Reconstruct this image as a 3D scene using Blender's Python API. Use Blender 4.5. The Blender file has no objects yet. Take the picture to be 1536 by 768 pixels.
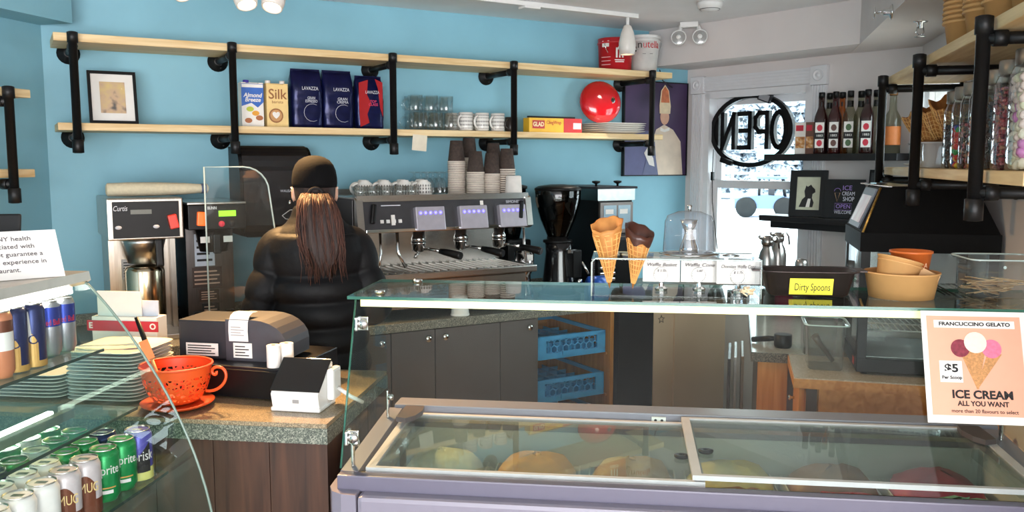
import bpy, bmesh, math, random
from mathutils import Vector, Matrix
random.seed(7)
SC = bpy.context.scene
COL = SC.collection
R = math.radians
# ---------------------------------------------------------------- camera
FPX, EYE = 1300.0, 1.62
PITCH = math.atan((384 - 243) / FPX)
cam_d = bpy.data.cameras.new('camera')
cam_d.sensor_width = 36.0
cam_d.lens = FPX / 1536 * 36.0
cam_d.clip_start = 0.02
cam = bpy.data.objects.new('camera', cam_d)
cam.location = (0, 0, EYE)
cam.rotation_euler = (math.pi / 2 - PITCH, 0, 0)
COL.objects.link(cam)
SC.camera = cam
# ---------------------------------------------------------------- world and exposure
SC.view_settings.view_transform = 'Standard'
SC.view_settings.look = 'None'
SC.view_settings.gamma = 1.0
SC.view_settings.use_curve_mapping = False
SC.view_settings.exposure = 0.0
SC.cycles.transparent_max_bounces = 32
SC.cycles.max_bounces = 8
SC.cycles.caustics_reflective = False
SC.cycles.caustics_refractive = False
SC.cycles.sample_clamp_indirect = 4.0
w = bpy.data.worlds.new('overcast_sky'); SC.world = w
w.use_nodes = True
bg = w.node_tree.nodes['Background']
bg.inputs[0].default_value = (0.86, 0.93, 1.0, 1)
bg.inputs[1].default_value = 8.0
SPOT_W = 110.0
# added fill light at the solid rear wall, for an inferred, unseen shop front
ad = bpy.data.lights.new('storefront_fill_offscreen', 'AREA'); ad.shape = 'RECTANGLE'; ad.size = 5.0; ad.size_y = 2.1; ad.energy = 420.0; ad.color = (.97, .97, 1.0)
ao = bpy.data.objects.new('storefront_fill_offscreen', ad); COL.objects.link(ao); ao.location = (.3, -3.58, 1.25); ao.rotation_euler = (R(90), 0, 0)

# ---------------------------------------------------------------- pixel helpers (1536 x 768)
def ray(u, v):
    a = (u - 768) / FPX; b = (384 - v) / FPX
    return Vector((a, math.cos(PITCH) + b * math.sin(PITCH), -math.sin(PITCH) + b * math.cos(PITCH)))
def atz(u, v, z):
    d = ray(u, v)
    return Vector((0, 0, EYE)) + d * ((z - EYE) / d.z)
class Frame:
    """local x to the right along the wall, local y into the wall, t = distance out of it"""
    def __init__(self, x, y, deg):
        self.o = Vector((x, y, 0)); self.rz = R(deg)
        self.e = Vector((math.cos(self.rz), math.sin(self.rz), 0))
        self.n = Vector((math.sin(self.rz), -math.cos(self.rz), 0))
    def w(self, s, t, z):
        return self.o + self.e * s + self.n * t + Vector((0, 0, z))
    def px(self, u, v, t):
        d = ray(u, v); p = self.o + self.n * t; o = Vector((0, 0, EYE))
        q = o + d * ((p - o).dot(self.n) / d.dot(self.n))
        return (q - self.o).dot(self.e), q.z
    def atz(self, u, v, z):
        q = atz(u, v, z) - self.o
        return q.dot(self.e), q.dot(self.n)
A = Frame(-0.585, 4.421, 30)          # turquoise wall
B = Frame(1.072, 5.378, -51)          # window wall, origin in the corner
C = Frame(1.97, 4.24, -104.5)         # right wall, origin in the corner, s runs to the viewer
D = Frame(-0.37, 2.07, -7.2)          # ice cream freezer and till counter

# ---------------------------------------------------------------- materials
def lin(c):
    return tuple(((x / 255) / 12.92 if x / 255 <= 0.04045 else ((x / 255 + 0.055) / 1.055) ** 2.4) for x in c)
MATS = {}
def mat(name, rgb, rough=0.5, metal=0.0, var=0.06, scale=30.0, bump=0.0, emit=0.0, trans=0.0, alpha=None, stretch=None, coat=0.0, spec=0.5):
    """principled material whose colour is gently varied by a noise texture"""
    if name in MATS: return MATS[name]
    m = bpy.data.materials.new(name); m.use_nodes = True
    nt = m.node_tree; b = nt.nodes['Principled BSDF']
    c = lin(rgb)
    tc = nt.nodes.new('ShaderNodeTexCoord'); nz = nt.nodes.new('ShaderNodeTexNoise')
    nz.inputs['Scale'].default_value = scale; nz.inputs['Detail'].default_value = 4
    if stretch:
        mp = nt.nodes.new('ShaderNodeMapping'); mp.inputs['Scale'].default_value = stretch
        nt.links.new(tc.outputs['Object'], mp.inputs[0]); nt.links.new(mp.outputs[0], nz.inputs['Vector'])
    else:
        nt.links.new(tc.outputs['Object'], nz.inputs['Vector'])
    rp = nt.nodes.new('ShaderNodeValToRGB')
    rp.color_ramp.elements[0].position = 0.3; rp.color_ramp.elements[1].position = 0.7
    rp.color_ramp.elements[0].color = (*[x * (1 - var) for x in c], 1)
    rp.color_ramp.elements[1].color = (*[min(1, x * (1 + var)) for x in c], 1)
    nt.links.new(nz.outputs['Fac'], rp.inputs[0]); nt.links.new(rp.outputs[0], b.inputs['Base Color'])
    b.inputs['Roughness'].default_value = rough; b.inputs['Metallic'].default_value = metal
    b.inputs['Transmission Weight'].default_value = trans
    b.inputs['Coat Weight'].default_value = coat
    b.inputs['Specular IOR Level'].default_value = spec
    if emit:
        b.inputs['Emission Color'].default_value = (*c, 1); b.inputs['Emission Strength'].default_value = emit
    if bump:
        bp = nt.nodes.new('ShaderNodeBump'); bp.inputs['Strength'].default_value = bump; bp.inputs['Distance'].default_value = 0.004
        nt.links.new(nz.outputs['Fac'], bp.inputs['Height']); nt.links.new(bp.outputs[0], b.inputs['Normal'])
    MATS[name] = m
    return m
def glass(name, rgb=(255, 255, 255), refl=1.0, haze=0.0, rough=0.0):
    """thin clear sheet: sees through, mirrors more at grazing angles, optional milky haze"""
    if name in MATS: return MATS[name]
    m = bpy.data.materials.new(name); m.use_nodes = True
    nt = m.node_tree; nt.nodes.clear()
    out = nt.nodes.new('ShaderNodeOutputMaterial'); tr = nt.nodes.new('ShaderNodeBsdfTransparent')
    gl = nt.nodes.new('ShaderNodeBsdfGlossy'); fr = nt.nodes.new('ShaderNodeLayerWeight'); mx = nt.nodes.new('ShaderNodeMixShader')
    tr.inputs[0].default_value = (*lin(rgb), 1); gl.inputs['Roughness'].default_value = rough
    fr.inputs[0].default_value = 0.5
    pw = nt.nodes.new('ShaderNodeMath'); pw.operation = 'POWER'; pw.inputs[1].default_value = 4.0
    mu = nt.nodes.new('ShaderNodeMath'); mu.operation = 'MULTIPLY_ADD'; mu.inputs[1].default_value = 0.7 * min(refl, 1.3); mu.inputs[2].default_value = 0.035 * refl
    nt.links.new(fr.outputs['Facing'], pw.inputs[0]); nt.links.new(pw.outputs[0], mu.inputs[0]); nt.links.new(mu.outputs[0], mx.inputs[0])
    src = tr
    if haze:
        df = nt.nodes.new('ShaderNodeBsdfDiffuse'); m2 = nt.nodes.new('ShaderNodeMixShader')
        df.inputs[0].default_value = (0.9, 0.92, 0.92, 1); m2.inputs[0].default_value = haze
        nt.links.new(tr.outputs[0], m2.inputs[1]); nt.links.new(df.outputs[0], m2.inputs[2]); src = m2
    nt.links.new(src.outputs[0], mx.inputs[1]); nt.links.new(gl.outputs[0], mx.inputs[2])
    nt.links.new(mx.outputs[0], out.inputs[0])
    MATS[name] = m
    return m
def wood(name, c1, c2, axis=0, scale=6.0, rough=0.5, ring=9.0, dist=3.0, knots=False):
    """grain stretched along one object axis"""
    if name in MATS: return MATS[name]
    m = bpy.data.materials.new(name); m.use_nodes = True
    nt = m.node_tree; b = nt.nodes['Principled BSDF']
    tc = nt.nodes.new('ShaderNodeTexCoord'); mp = nt.nodes.new('ShaderNodeMapping')
    s = [ring, ring, ring]; s[axis] = ring * 0.07
    mp.inputs['Scale'].default_value = s
    nz = nt.nodes.new('ShaderNodeTexNoise'); nz.inputs['Scale'].default_value = scale; nz.inputs['Detail'].default_value = 6
    nz.inputs['Distortion'].default_value = dist * 0.2
    rp = nt.nodes.new('ShaderNodeValToRGB')
    rp.color_ramp.elements[0].position = 0.32; rp.color_ramp.elements[1].position = 0.68
    rp.color_ramp.elements[0].color = (*lin(c1), 1); rp.color_ramp.elements[1].color = (*lin(c2), 1)
    nt.links.new(tc.outputs['Object'], mp.inputs[0]); nt.links.new(mp.outputs[0], nz.inputs['Vector'])
    nt.links.new(nz.outputs['Fac'], rp.inputs[0]); nt.links.new(rp.outputs[0], b.inputs['Base Color'])
    b.inputs['Roughness'].default_value = rough
    MATS[name] = m
    return m
def speckle(name, base, spots, scale=260, rough=0.35):
    """laminate with fine dark and pale chips"""
    if name in MATS: return MATS[name]
    m = bpy.data.materials.new(name); m.use_nodes = True
    nt = m.node_tree; b = nt.nodes['Principled BSDF']
    tc = nt.nodes.new('ShaderNodeTexCoord'); vo = nt.nodes.new('ShaderNodeTexVoronoi'); vo.inputs['Scale'].default_value = scale
    rp = nt.nodes.new('ShaderNodeValToRGB'); rp.color_ramp.interpolation = 'CONSTANT'
    cs = [base] + list(spots); el = rp.color_ramp.elements
    for i, c in enumerate(cs):
        e = el[i] if i < 2 else el.new(0.5)
        e.position = 0.0 if i == 0 else 0.4 + 0.6 * (i - 1) / len(spots); e.color = (*lin(c), 1)
    sp = nt.nodes.new('ShaderNodeSeparateColor')
    nt.links.new(tc.outputs['Object'], vo.inputs['Vector']); nt.links.new(vo.outputs['Color'], sp.inputs[0])
    nt.links.new(sp.outputs[0], rp.inputs[0]); nt.links.new(rp.outputs[0], b.inputs['Base Color'])
    b.inputs['Roughness'].default_value = rough
    MATS[name] = m
    return m

# ---------------------------------------------------------------- mesh builder
class MB:
    def __init__(self): self.b = bmesh.new(); self.mi = 0
    def _f(self, vs, smooth=False):
        try:
            f = self.b.faces.new(vs); f.material_index = self.mi; f.smooth = smooth
            return f
        except ValueError: return None
    def box(self, x, y, z, sx, sy, sz, rot=None, taper=(1, 1), bev=0.0):
        """centred on x, y, z; taper scales the top"""
        vs = []
        M = Matrix.Rotation(rot[1], 4, rot[0]) if rot else Matrix.Identity(4)
        for k in (-1, 1):
            for j in (-1, 1):
                for i in (-1, 1):
                    a = taper[0] if k > 0 else 1; c = taper[1] if k > 0 else 1
                    p = M @ Vector((i * sx / 2 * a, j * sy / 2 * c, k * sz / 2))
                    vs.append(self.b.verts.new(p + Vector((x, y, z))))
        fs = [self._f([vs[i] for i in q]) for q in ((0, 2, 3, 1), (4, 5, 7, 6), (0, 1, 5, 4), (2, 6, 7, 3), (0, 4, 6, 2), (1, 3, 7, 5))]
        if bev:
            es = list({e for f in fs for e in f.edges})
            r = bmesh.ops.bevel(self.b, geom=es, offset=bev, segments=2, profile=0.6, affect='EDGES')
            for f in r['faces']: f.material_index = self.mi
        return self
    def rng(self, x0, x1, y0, y1, z0, z1, bev=0.0):
        return self.box((x0 + x1) / 2, (y0 + y1) / 2, (z0 + z1) / 2, abs(x1 - x0), abs(y1 - y0), abs(z1 - z0), bev=bev)
    def rings(self, rs, cap=(True, True), smooth=True, closed=False):
        """skin a list of vertex loops"""
        L = [[self.b.verts.new(p) for p in r] for r in rs]
        n = len(L[0])
        pairs = list(zip(L[:-1], L[1:])) + ([(L[-1], L[0])] if closed else [])
        for a, c in pairs:
            for i in range(n): self._f((a[i], a[(i + 1) % n], c[(i + 1) % n], c[i]), smooth)
        if not closed:
            if cap[0]: self._f(L[0][::-1])
            if cap[1]: self._f(L[-1])
        return self
    def lathe(self, prof, x=0, y=0, z=0, seg=20, sx=1, sy=1, cap=(True, True), smooth=True, M=None, ph=0.0):
        rs = []
        for r, h in prof:
            r = max(r, 1e-4)
            ring = [Vector((r * sx * math.cos(2 * math.pi * i / seg + ph), r * sy * math.sin(2 * math.pi * i / seg + ph), h)) for i in range(seg)]
            if M: ring = [M @ p for p in ring]
            rs.append([p + Vector((x, y, z)) for p in ring])
        return self.rings(rs, cap, smooth)
    def tube(self, pts, r, seg=10, cap=True, closed=False, smooth=True):
        pts = [Vector(p) for p in pts]; n = len(pts); rs = []; up = None
        rad = r if isinstance(r, (list, tuple)) else [r] * n
        for i, p in enumerate(pts):
            if closed: d = pts[(i + 1) % n] - pts[i - 1]
            else: d = pts[min(i + 1, n - 1)] - pts[max(i - 1, 0)]
            d.normalize()
            if up is None:
                up = Vector((0, 0, 1)) if abs(d.z) < 0.9 else Vector((1, 0, 0))
            a = (up - d * up.dot(d)); a.normalize(); b = d.cross(a); up = a
            rs.append([p + (a * math.cos(2 * math.pi * k / seg) + b * math.sin(2 * math.pi * k / seg)) * rad[i] for k in range(seg)])
        return self.rings(rs, (cap, cap), smooth, closed)
    def prism(self, poly, y0, y1, plane='xz', smooth=False):
        """extrude an outline; plane says which axes the outline uses"""
        def P(a, b, c): return {'xz': (a, c, b), 'yz': (c, a, b), 'xy': (a, b, c)}[plane]
        return self.rings([[P(a, b, y0) for a, b in poly], [P(a, b, y1) for a, b in poly]], smooth=smooth)
    def quad(self, pts):
        self._f([self.b.verts.new(p) for p in pts]); return self
    def xf(self, M):
        bmesh.ops.transform(self.b, matrix=M, verts=self.b.verts); return self
    def mesh(self, name, mats):
        me = bpy.data.meshes.new(name)
        bmesh.ops.recalc_face_normals(self.b, faces=self.b.faces)
        self.b.to_mesh(me); self.b.free()
        for m in (mats if isinstance(mats, (list, tuple)) else [mats]): me.materials.append(m)
        return me
    def obj(self, name, mats, parent=None, loc=None, rz=0.0, rot=None, label=None):
        return link(name, self.mesh(name, mats), parent, loc, rz, rot, label)
def link(name, me, parent=None, loc=None, rz=0.0, rot=None, label=None):
    o = bpy.data.objects.new(name, me); COL.objects.link(o)
    if parent is not None: o.parent = parent
    if loc is not None: o.location = loc
    o.rotation_euler = rot if rot else (0, 0, rz)
    if label: o['label'] = label
    return o
def tag(o, label, cat, group=None, kind=None):
    o['label'] = label; o['category'] = cat
    if group: o['group'] = group
    if kind: o['kind'] = kind
    return o
def thing(name, label, cat, loc=(0, 0, 0), rz=0.0, group=None):
    o = bpy.data.objects.new(name, None); COL.objects.link(o)
    o.empty_display_size = 0.05
    o.location = loc; o.rotation_euler = (0, 0, rz)
    return tag(o, label, cat, group)
def struct(o): o['kind'] = 'structure'; return o
def copy_tree(o, parent=None):
    c = o.copy(); COL.objects.link(c); c.parent = parent
    for ch in list(o.children): copy_tree(ch, c)
    return c
def dup(o, loc, rz=None, label=None, group=None):
    c = copy_tree(o); c.location = loc
    if rz is not None: c.rotation_euler = (0, 0, rz)
    if label: c['label'] = label
    if group: c['group'] = group
    return c
def bez(p0, p1, p2, p3, n=12):
    out = []
    for i in range(n + 1):
        t = i / n; u = 1 - t
        out.append(tuple(u**3 * a + 3 * u * u * t * b + 3 * u * t * t * c + t**3 * d for a, b, c, d in zip(p0, p1, p2, p3)))
    return out
def arc(cx, cy, r, a0, a1, n=10, ry=None):
    ry = r if ry is None else ry
    return [(cx + r * math.cos(R(a0 + (a1 - a0) * i / n)), cy + ry * math.sin(R(a0 + (a1 - a0) * i / n))) for i in range(n + 1)]
def text(body, size, m, parent, loc, rot=(math.pi / 2, 0, 0), name='lettering', align='CENTER', ext=0.0004, mirror=False, width=None, shear=0.0, bold=0.0, space=1.0):
    """flat lettering; stands in the xz plane and reads from -y unless rot says otherwise"""
    cu = bpy.data.curves.new('t', 'FONT'); cu.body = body; cu.size = size; cu.align_x = align; cu.align_y = 'CENTER'
    cu.extrude = ext; cu.shear = shear; cu.offset = bold; cu.resolution_u = 3; cu.space_line = space
    t = bpy.data.objects.new('t', cu)
    me = bpy.data.meshes.new_from_object(t)
    bpy.data.objects.remove(t); bpy.data.curves.remove(cu)
    xs = [v.co.x for v in me.vertices]
    if width and xs:
        k = width / (max(xs) - min(xs))
        for v in me.vertices: v.co.x *= k
    if mirror:
        for v in me.vertices: v.co.x *= -1
        me.flip_normals()
    me.materials.clear(); me.materials.append(m)
    return link(name, me, parent, loc, rot=rot)

# shared materials
BLACK = mat('black_iron', (20, 20, 21), 0.45, 0.3, bump=0.15, scale=120)
BLACKP = mat('black_plastic', (11, 11, 12), 0.42, spec=0.3)
DARK = mat('dark_grey_plastic', (44, 45, 50), 0.5, spec=0.3)
WHITE = mat('white_plastic', (232, 231, 228), 0.4, var=0.02)
CERAM = mat('white_ceramic', (236, 233, 226), 0.2, var=0.02)
STEEL = mat('brushed_steel', (190, 187, 182), 0.28, 1.0, stretch=(4, 4, 120), scale=8, var=0.08)
STEELH = mat('brushed_steel_long', (196, 194, 190), 0.26, 1.0, stretch=(2, 60, 60), scale=8, var=0.1)
CHROME = mat('polished_chrome', (215, 215, 214), 0.09, 1.0, var=0.02)
PAPER = mat('white_paper', (235, 232, 226), 0.8, var=0.02)
INK = mat('black_ink', (28, 27, 28), 0.7)
CLEAR = glass('clear_glass', (244, 250, 248))
CUPG = glass('drinking_glass', (253, 254, 254), refl=2.2)
ACRYL = glass('clear_acrylic', (246, 249, 250), refl=1.0, haze=0.03)
PLAST = glass('cloudy_clear_plastic', (236, 240, 240), refl=1.2, haze=0.10)
GEDGE = mat('green_glass_edge', (70, 140, 122), 0.15, 0.0, trans=0.5)
# ================================================================ the room
TURQ = mat('turquoise_wall_paint', (134, 187, 204), 0.55, var=0.05, scale=3.0, bump=0.05)
WALLW = mat('off_white_wall_paint', (224, 217, 214), 0.6, var=0.03, scale=4.0, bump=0.05)
CEILM = mat('white_ceiling_paint', (236, 238, 240), 0.7, var=0.03, scale=5.0, bump=0.1)
TRIM = mat('white_gloss_trim', (226, 226, 228), 0.35, var=0.02)
FLOORM = mat('grey_brown_floor', (158, 148, 138), 0.4, var=0.15, scale=6)
CEIL = 2.385
# corner points in plan
cL = A.o + A.e * (-1.56); cB = B.o; cR = C.o
struct(MB().rng(-5.5, 4.5, -5, 7.5, -0.1, 0.0).obj('floor', FLOORM))
cp = [(-5, -5), (3.0, -5), (3.0, 1.1), (C.w(3.2, -0.1, 0).x, C.w(3.2, -0.1, 0).y), tuple((cR + (C.e * 0 - C.n * .1))[:2]), (cB.x + .15, cB.y + .15), (cL.x - .15, cL.y + .15), (-5, 2.0)]
struct(MB().prism(cp, CEIL, CEIL + 0.1, 'xy').obj('ceiling', CEILM))
ce = C.w(3.25, 0, 0)
m = MB().rng(-5.0, 3.12, -3.72, -3.6, 0, CEIL)
struct(m.obj('wall_rear', WALLW))
struct(MB().rng(3.0, 3.12, -5.0, ce.y + .05, 0, CEIL).rng(ce.x + .02, 3.0, ce.y - .06, ce.y + .05, 0, CEIL).obj('wall_side', WALLW))
struct(MB().rng(-5.0, -4.9, -5.0, 2.0, 0, CEIL).obj('wall_far_left', WALLW))
sA1 = (cB - A.o).dot(A.e)
struct(MB().rng(-1.56 - .12, sA1 + .02, 0, 0.12, 0, CEIL).obj('wall_back', TURQ, loc=A.o, rz=A.rz))
# left wall runs parallel to the freezer's short side
LW = Frame(cL.x, cL.y, 90 - 13 + 0)     # x axis points away from the viewer; s negative comes to us
struct(MB().rng(-6.0, 0.1, 0.0, 0.12, 0, CEIL).obj('wall_left', TURQ, loc=LW.o, rz=LW.rz))
# boxed soffit above the left wall
p1 = A.px(90, 40, 0)
SOFZ = p1[1]
sofd = 0.12
struct(MB().rng(-6, -0.01, -0.16, 0.0, SOFZ, CEIL).obj('soffit_left', TURQ, loc=LW.o, rz=LW.rz))
# window wall with its opening
wx0, wz1 = B.px(1060, 141, 0); wx1, _ = B.px(1218, 128, 0); _, wz0 = B.px(1130, 418, 0)
LB = (cR - cB).length
m = MB()
m.rng(-.12, wx0, 0, .12, 0, CEIL); m.rng(wx1, LB + .1, 0, .12, 0, CEIL)
m.rng(wx0, wx1, 0, .12, 0, wz0); m.rng(wx0, wx1, 0, .12, wz1, CEIL)
struct(m.obj('wall_window', WALLW, loc=B.o, rz=B.rz))
# right wall with a second, narrow window behind the jars
ca, cz1 = C.px(1388, 122, 0); cb, _ = C.px(1452, 122, 0); cz0 = 1.30
LC = 3.25
m = MB()
m.rng(0, ca, 0, .12, 0, CEIL); m.rng(cb, LC, 0, .12, 0, CEIL)
m.rng(ca, cb, 0, .12, 0, cz0); m.rng(ca, cb, 0, .12, cz1, CEIL)
struct(m.obj('wall_right', WALLW, loc=C.o, rz=C.rz))
w2 = struct(MB().rng(ca - .05, ca, -.015, .02, cz0 - .05, cz1 + .05).rng(cb, cb + .05, -.015, .02, cz0 - .05, cz1 + .05)
            .rng(ca, cb, -.015, .02, cz1, cz1 + .05).rng(ca, cb, -.02, .02, cz0 - .05, cz0)
            .rng((ca + cb) / 2 - .012, (ca + cb) / 2 + .012, .03, .06, cz0, cz1).obj('window_2', TRIM, loc=C.o, rz=C.rz))
MB().rng(ca, cb, .044, .048, cz0, cz1).obj('pane', CLEAR, w2)
# soffit beam over window and right wall
bz = B.px(992, 104, 0.16)[1]
so = 0.30
m = MB().rng(-.1, LB + .05, -so, 0, bz, CEIL)
struct(m.obj('soffit_back', WALLW, loc=B.o, rz=B.rz))
struct(MB().rng(-.2, LC, -so, .1, bz - .003, CEIL).obj('soffit_right', WALLW, loc=C.o, rz=C.rz))
# window 1: casing, sashes, sill
W1 = struct(MB().rng(wx0 - .01, wx0 + .03, -.01, .11, wz0, wz1).rng(wx1 - .03, wx1 + .01, -.01, .11, wz0, wz1)
            .rng(wx0, wx1, -.01, .11, wz1 - .03, wz1 + .01).obj('window_1', TRIM, loc=B.o, rz=B.rz))
cw = .085
def fluted(x0, x1, z0, z1, vert):
    m = MB().rng(x0, x1, -.018, 0, z0, z1)
    for k in range(5):
        f = (k + .5) / 5
        if vert: m.rng(x0 + (x1 - x0) * f - .005, x0 + (x1 - x0) * f + .005, -.024, -.018, z0, z1)
        else: m.rng(x0, x1, -.024, -.018, z0 + (z1 - z0) * f - .005, z0 + (z1 - z0) * f + .005)
    return m
fluted(wx0 - cw - .01, wx0 - .01, wz0 - .05, wz1, True).obj('casing', TRIM, W1)
fluted(wx1 + .01, wx1 + cw + .01, wz0 - .05, wz1, True).obj('casing', TRIM, W1)
fluted(wx0 - .01, wx1 + .01, wz1 + .012, wz1 + .012 + cw, False).obj('casing', TRIM, W1)
for x in (wx0 - cw / 2 - .01, wx1 + cw / 2 + .01):
    bl = MB().rng(x - cw / 2 - .006, x + cw / 2 + .006, -.03, 0, wz1 + .002, wz1 + cw + .018, bev=.003).obj('corner_block', TRIM, W1)
    MB().lathe([(.03, 0), (.03, .006), (.024, .006), (.022, .002), (.013, .002), (.01, .008), (.001, .009)], M=Matrix.Rotation(R(90), 4, 'X'), x=x, y=-.03, z=wz1 + cw / 2 + .01).obj('rosette', TRIM, bl)
zr = B.px(1110, 277, -.06)[1]
def sash(x0, x1, z0, z1, y, wd):
    s = MB().rng(x0, x0 + wd, y, y + .035, z0, z1).rng(x1 - wd, x1, y, y + .035, z0, z1).rng(x0 + wd, x1 - wd, y, y + .035, z0, z0 + wd).rng(x0 + wd, x1 - wd, y, y + .035, z1 - wd, z1).obj('sash', TRIM, W1)
    MB().rng(x0 + wd, x1 - wd, y + .015, y + .019, z0 + wd, z1 - wd).obj('pane', CLEAR, s)
sash(wx0 + .03, wx1 - .03, zr - .02, wz1 - .03, .07, .04)
sash(wx0 + .03, wx1 - .03, wz0 + .02, zr + .025, .03, .045)
MB().rng(wx0 - cw - .03, wx1 + cw + .03, -.06, .11, wz0 - .03, wz0 + .005, bev=.004).obj('sill', TRIM, W1)
# ================================================================ back counter and cabinets along the turquoise wall
LAM = speckle('grey_speckled_laminate', (128, 124, 112), [(96, 96, 88), (160, 154, 140), (112, 112, 106)], 330)
CABG = mat('taupe_cabinet_laminate', (104, 97, 94), 0.35, var=0.04, scale=8)
OAK = wood('honey_oak', (172, 106, 44), (206, 142, 74), 2, 5, 0.4)
OAKX = wood('honey_oak_long', (172, 106, 44), (206, 142, 74), 0, 5, 0.4)
PINE = wood('pale_pine', (214, 180, 126), (238, 212, 164), 0, 5, 0.55, ring=12)
CZ = 0.92
ct = thing('back_worktop', 'grey speckled laminate worktop under the espresso machine', 'worktop', A.w(0, 0, 0), A.rz)
MB().rng(-1.5, 1.02, -.65, -.002, CZ - .04, CZ, bev=.004).obj('slab', LAM, ct)
MB().rng(-1.5, 1.02, -.02, -.002, CZ + .001, CZ + .05).obj('upstand', LAM, ct)
base = thing('base_cabinet', 'taupe base cabinet run with round steel knobs below the espresso machine', 'cabinet', A.w(0, 0, 0), A.rz)
MB().rng(-1.5, .44, -.61, -.005, .1, CZ - .042).obj('carcass', CABG, base)
MB().rng(-1.5, .44, -.56, -.005, 0.0, .1).obj('plinth', BLACKP, base)
edges = [-1.1, -.70, -.30, -.088, .247, .44]
for i, (a, b) in enumerate(zip(edges[:-1], edges[1:])):
    d = MB().rng(a + .002, b - .002, -.632, -.612, .11, CZ - .046, bev=.0015).obj('door', CABG, base)
    kx = {2: -.13, 3: -.046, 4: .399}.get(i, b - .05)
    MB().lathe([(.006, 0), (.006, .012), (.015, .016), (.017, .024), (.012, .03), (.001, .031)], M=Matrix.Rotation(R(90), 4, 'X'), x=kx, y=-.632, z=.838, seg=14).obj('knob', CHROME, d)
bay = thing('rack_cabinet', 'open oak cabinet bay holding the blue dish racks', 'cabinet', A.w(0, 0, 0), A.rz)
MB().rng(.445, .462, -.62, -.005, 0, CZ - .042).obj('side_panel', CABG, bay)
MB().rng(.893, .915, -.62, -.005, 0, CZ - .042).obj('side_panel', OAK, bay)
MB().rng(.462, .893, -.02, -.005, 0, CZ - .042).obj('back_panel', OAKX, bay)
for z in (.655, .438, .24, .05):
    MB().rng(.464, .472, -.6, -.03, z - .012, z).obj('runner', OAKX, bay); MB().rng(.883, .891, -.6, -.03, z - .012, z).obj('runner', OAKX, bay)
BLUE = mat('blue_rack_plastic', (74, 164, 216), 0.45)
def rack(loc, label):
    t = thing('dish_rack', label, 'dish rack', loc, A.rz, 'blue dish racks')
    W, Dp, Hh = .405, .5, .115
    m = MB().rng(-W/2, W/2, -Dp/2, Dp/2, 0, .01)
    for y in (-Dp/2, Dp/2 - .012): m.rng(-W/2, W/2, y, y + .012, Hh - .02, Hh).rng(-W/2, W/2, y, y + .012, 0.01, .028)
    for x in (-W/2, W/2 - .012): m.rng(x, x + .012, -Dp/2, Dp/2, Hh - .02, Hh).rng(x, x + .012, -Dp/2, Dp/2, 0.01, .03)
    for x in (-W/2, W/2 - .05): m.rng(x, x + .05, -Dp/2, -Dp/2 + .012, .02, Hh - .01)
    m.rng(-.06, .06, -Dp/2 - .008, -Dp/2, .012, .035)
    m.obj('frame', BLUE, t)
    lt = MB(); r = .0195
    for row in range(2):
        for k in range(9):
            cx = -.14 + k * .035 + (row % 2) * .0175; cz = .045 + row * .031
            if cx > .152: continue
            pts = [(cx + r * math.sin(R(60 * j)), -Dp/2 + .005, cz + r * math.cos(R(60 * j))) for j in range(6)]
            lt.tube(pts, .0028, 5, closed=True, smooth=False)
    lt.obj('lattice', BLUE, t)
    gr = MB()
    for k in range(1, 6):
        gr.rng(-W/2 + .012, W/2 - .012, -Dp/2 + k * Dp/6 - .002, -Dp/2 + k * Dp/6 + .002, .01, .06)
        gr.rng(-W/2 + k * W/6 - .002, -W/2 + k * W/6 + .002, -Dp/2 + .012, Dp/2 - .012, .01, .06)
    gr.obj('divider_grid', BLUE, t)
    return t
rack(A.w(.679, .345, .656), 'blue dish rack holding glasses, on the top runners of the oak bay')
rack(A.w(.672, .345, .439), 'empty blue dish rack on the middle runners of the oak bay')
rack(A.w(.675, .345, .241), 'blue dish rack lowest in the oak bay, half hidden by freezer rim')
# a black door and a beige panel finish the run
fr = thing('undercounter_fridge', 'black-fronted undercounter fridge beside the blue dish racks', 'fridge', A.w(0, 0, 0), A.rz)
MB().rng(.93, 1.155, -.6, -.01, .02, CZ - .045).obj('body', BLACKP, fr)
MB().rng(.93, 1.157, -.64, -.602, .04, CZ - .048, bev=.004).obj('door', mat('scuffed_black_panel', (12, 12, 14), .4, var=.4, scale=12, spec=.25), fr)
for sx in (.95, 1.13): MB().rng(sx, sx + .02, -.58, -.05, 0, .02).obj('foot', BLACKP, fr)
bp = thing('side_cabinet', 'beige painted cabinet with a small star drawn near its top corner', 'cabinet', A.w(0, 0, 0), A.rz)
BEI = mat('beige_painted_board', (216, 184, 152), .55, var=.04, scale=5)
MB().rng(1.165, 1.30, -.63, -.01, 0, CZ - .045).obj('narrow_panel', BEI, bp)
MB().rng(1.302, 1.66, -.64, -.01, 0, CZ - .045).obj('wide_panel', BEI, bp)
st = [(.022 * (1 if k % 2 == 0 else .42) * math.sin(R(36 * k)), .022 * (1 if k % 2 == 0 else .42) * math.cos(R(36 * k))) for k in range(10)]
MB().tube([(1.215 + x, -.6315, .80 + z) for x, z in st], .0018, 5, closed=True, smooth=False).obj('star_drawing', INK, bp)
sl = thing('worktop_end', 'pale worktop over the black fridge and beige cabinet', 'worktop', A.w(0, 0, 0), A.rz)
MB().rng(1.022, 1.70, -.65, -.002, CZ - .04, CZ, bev=.004).obj('slab', LAM, sl)

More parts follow.
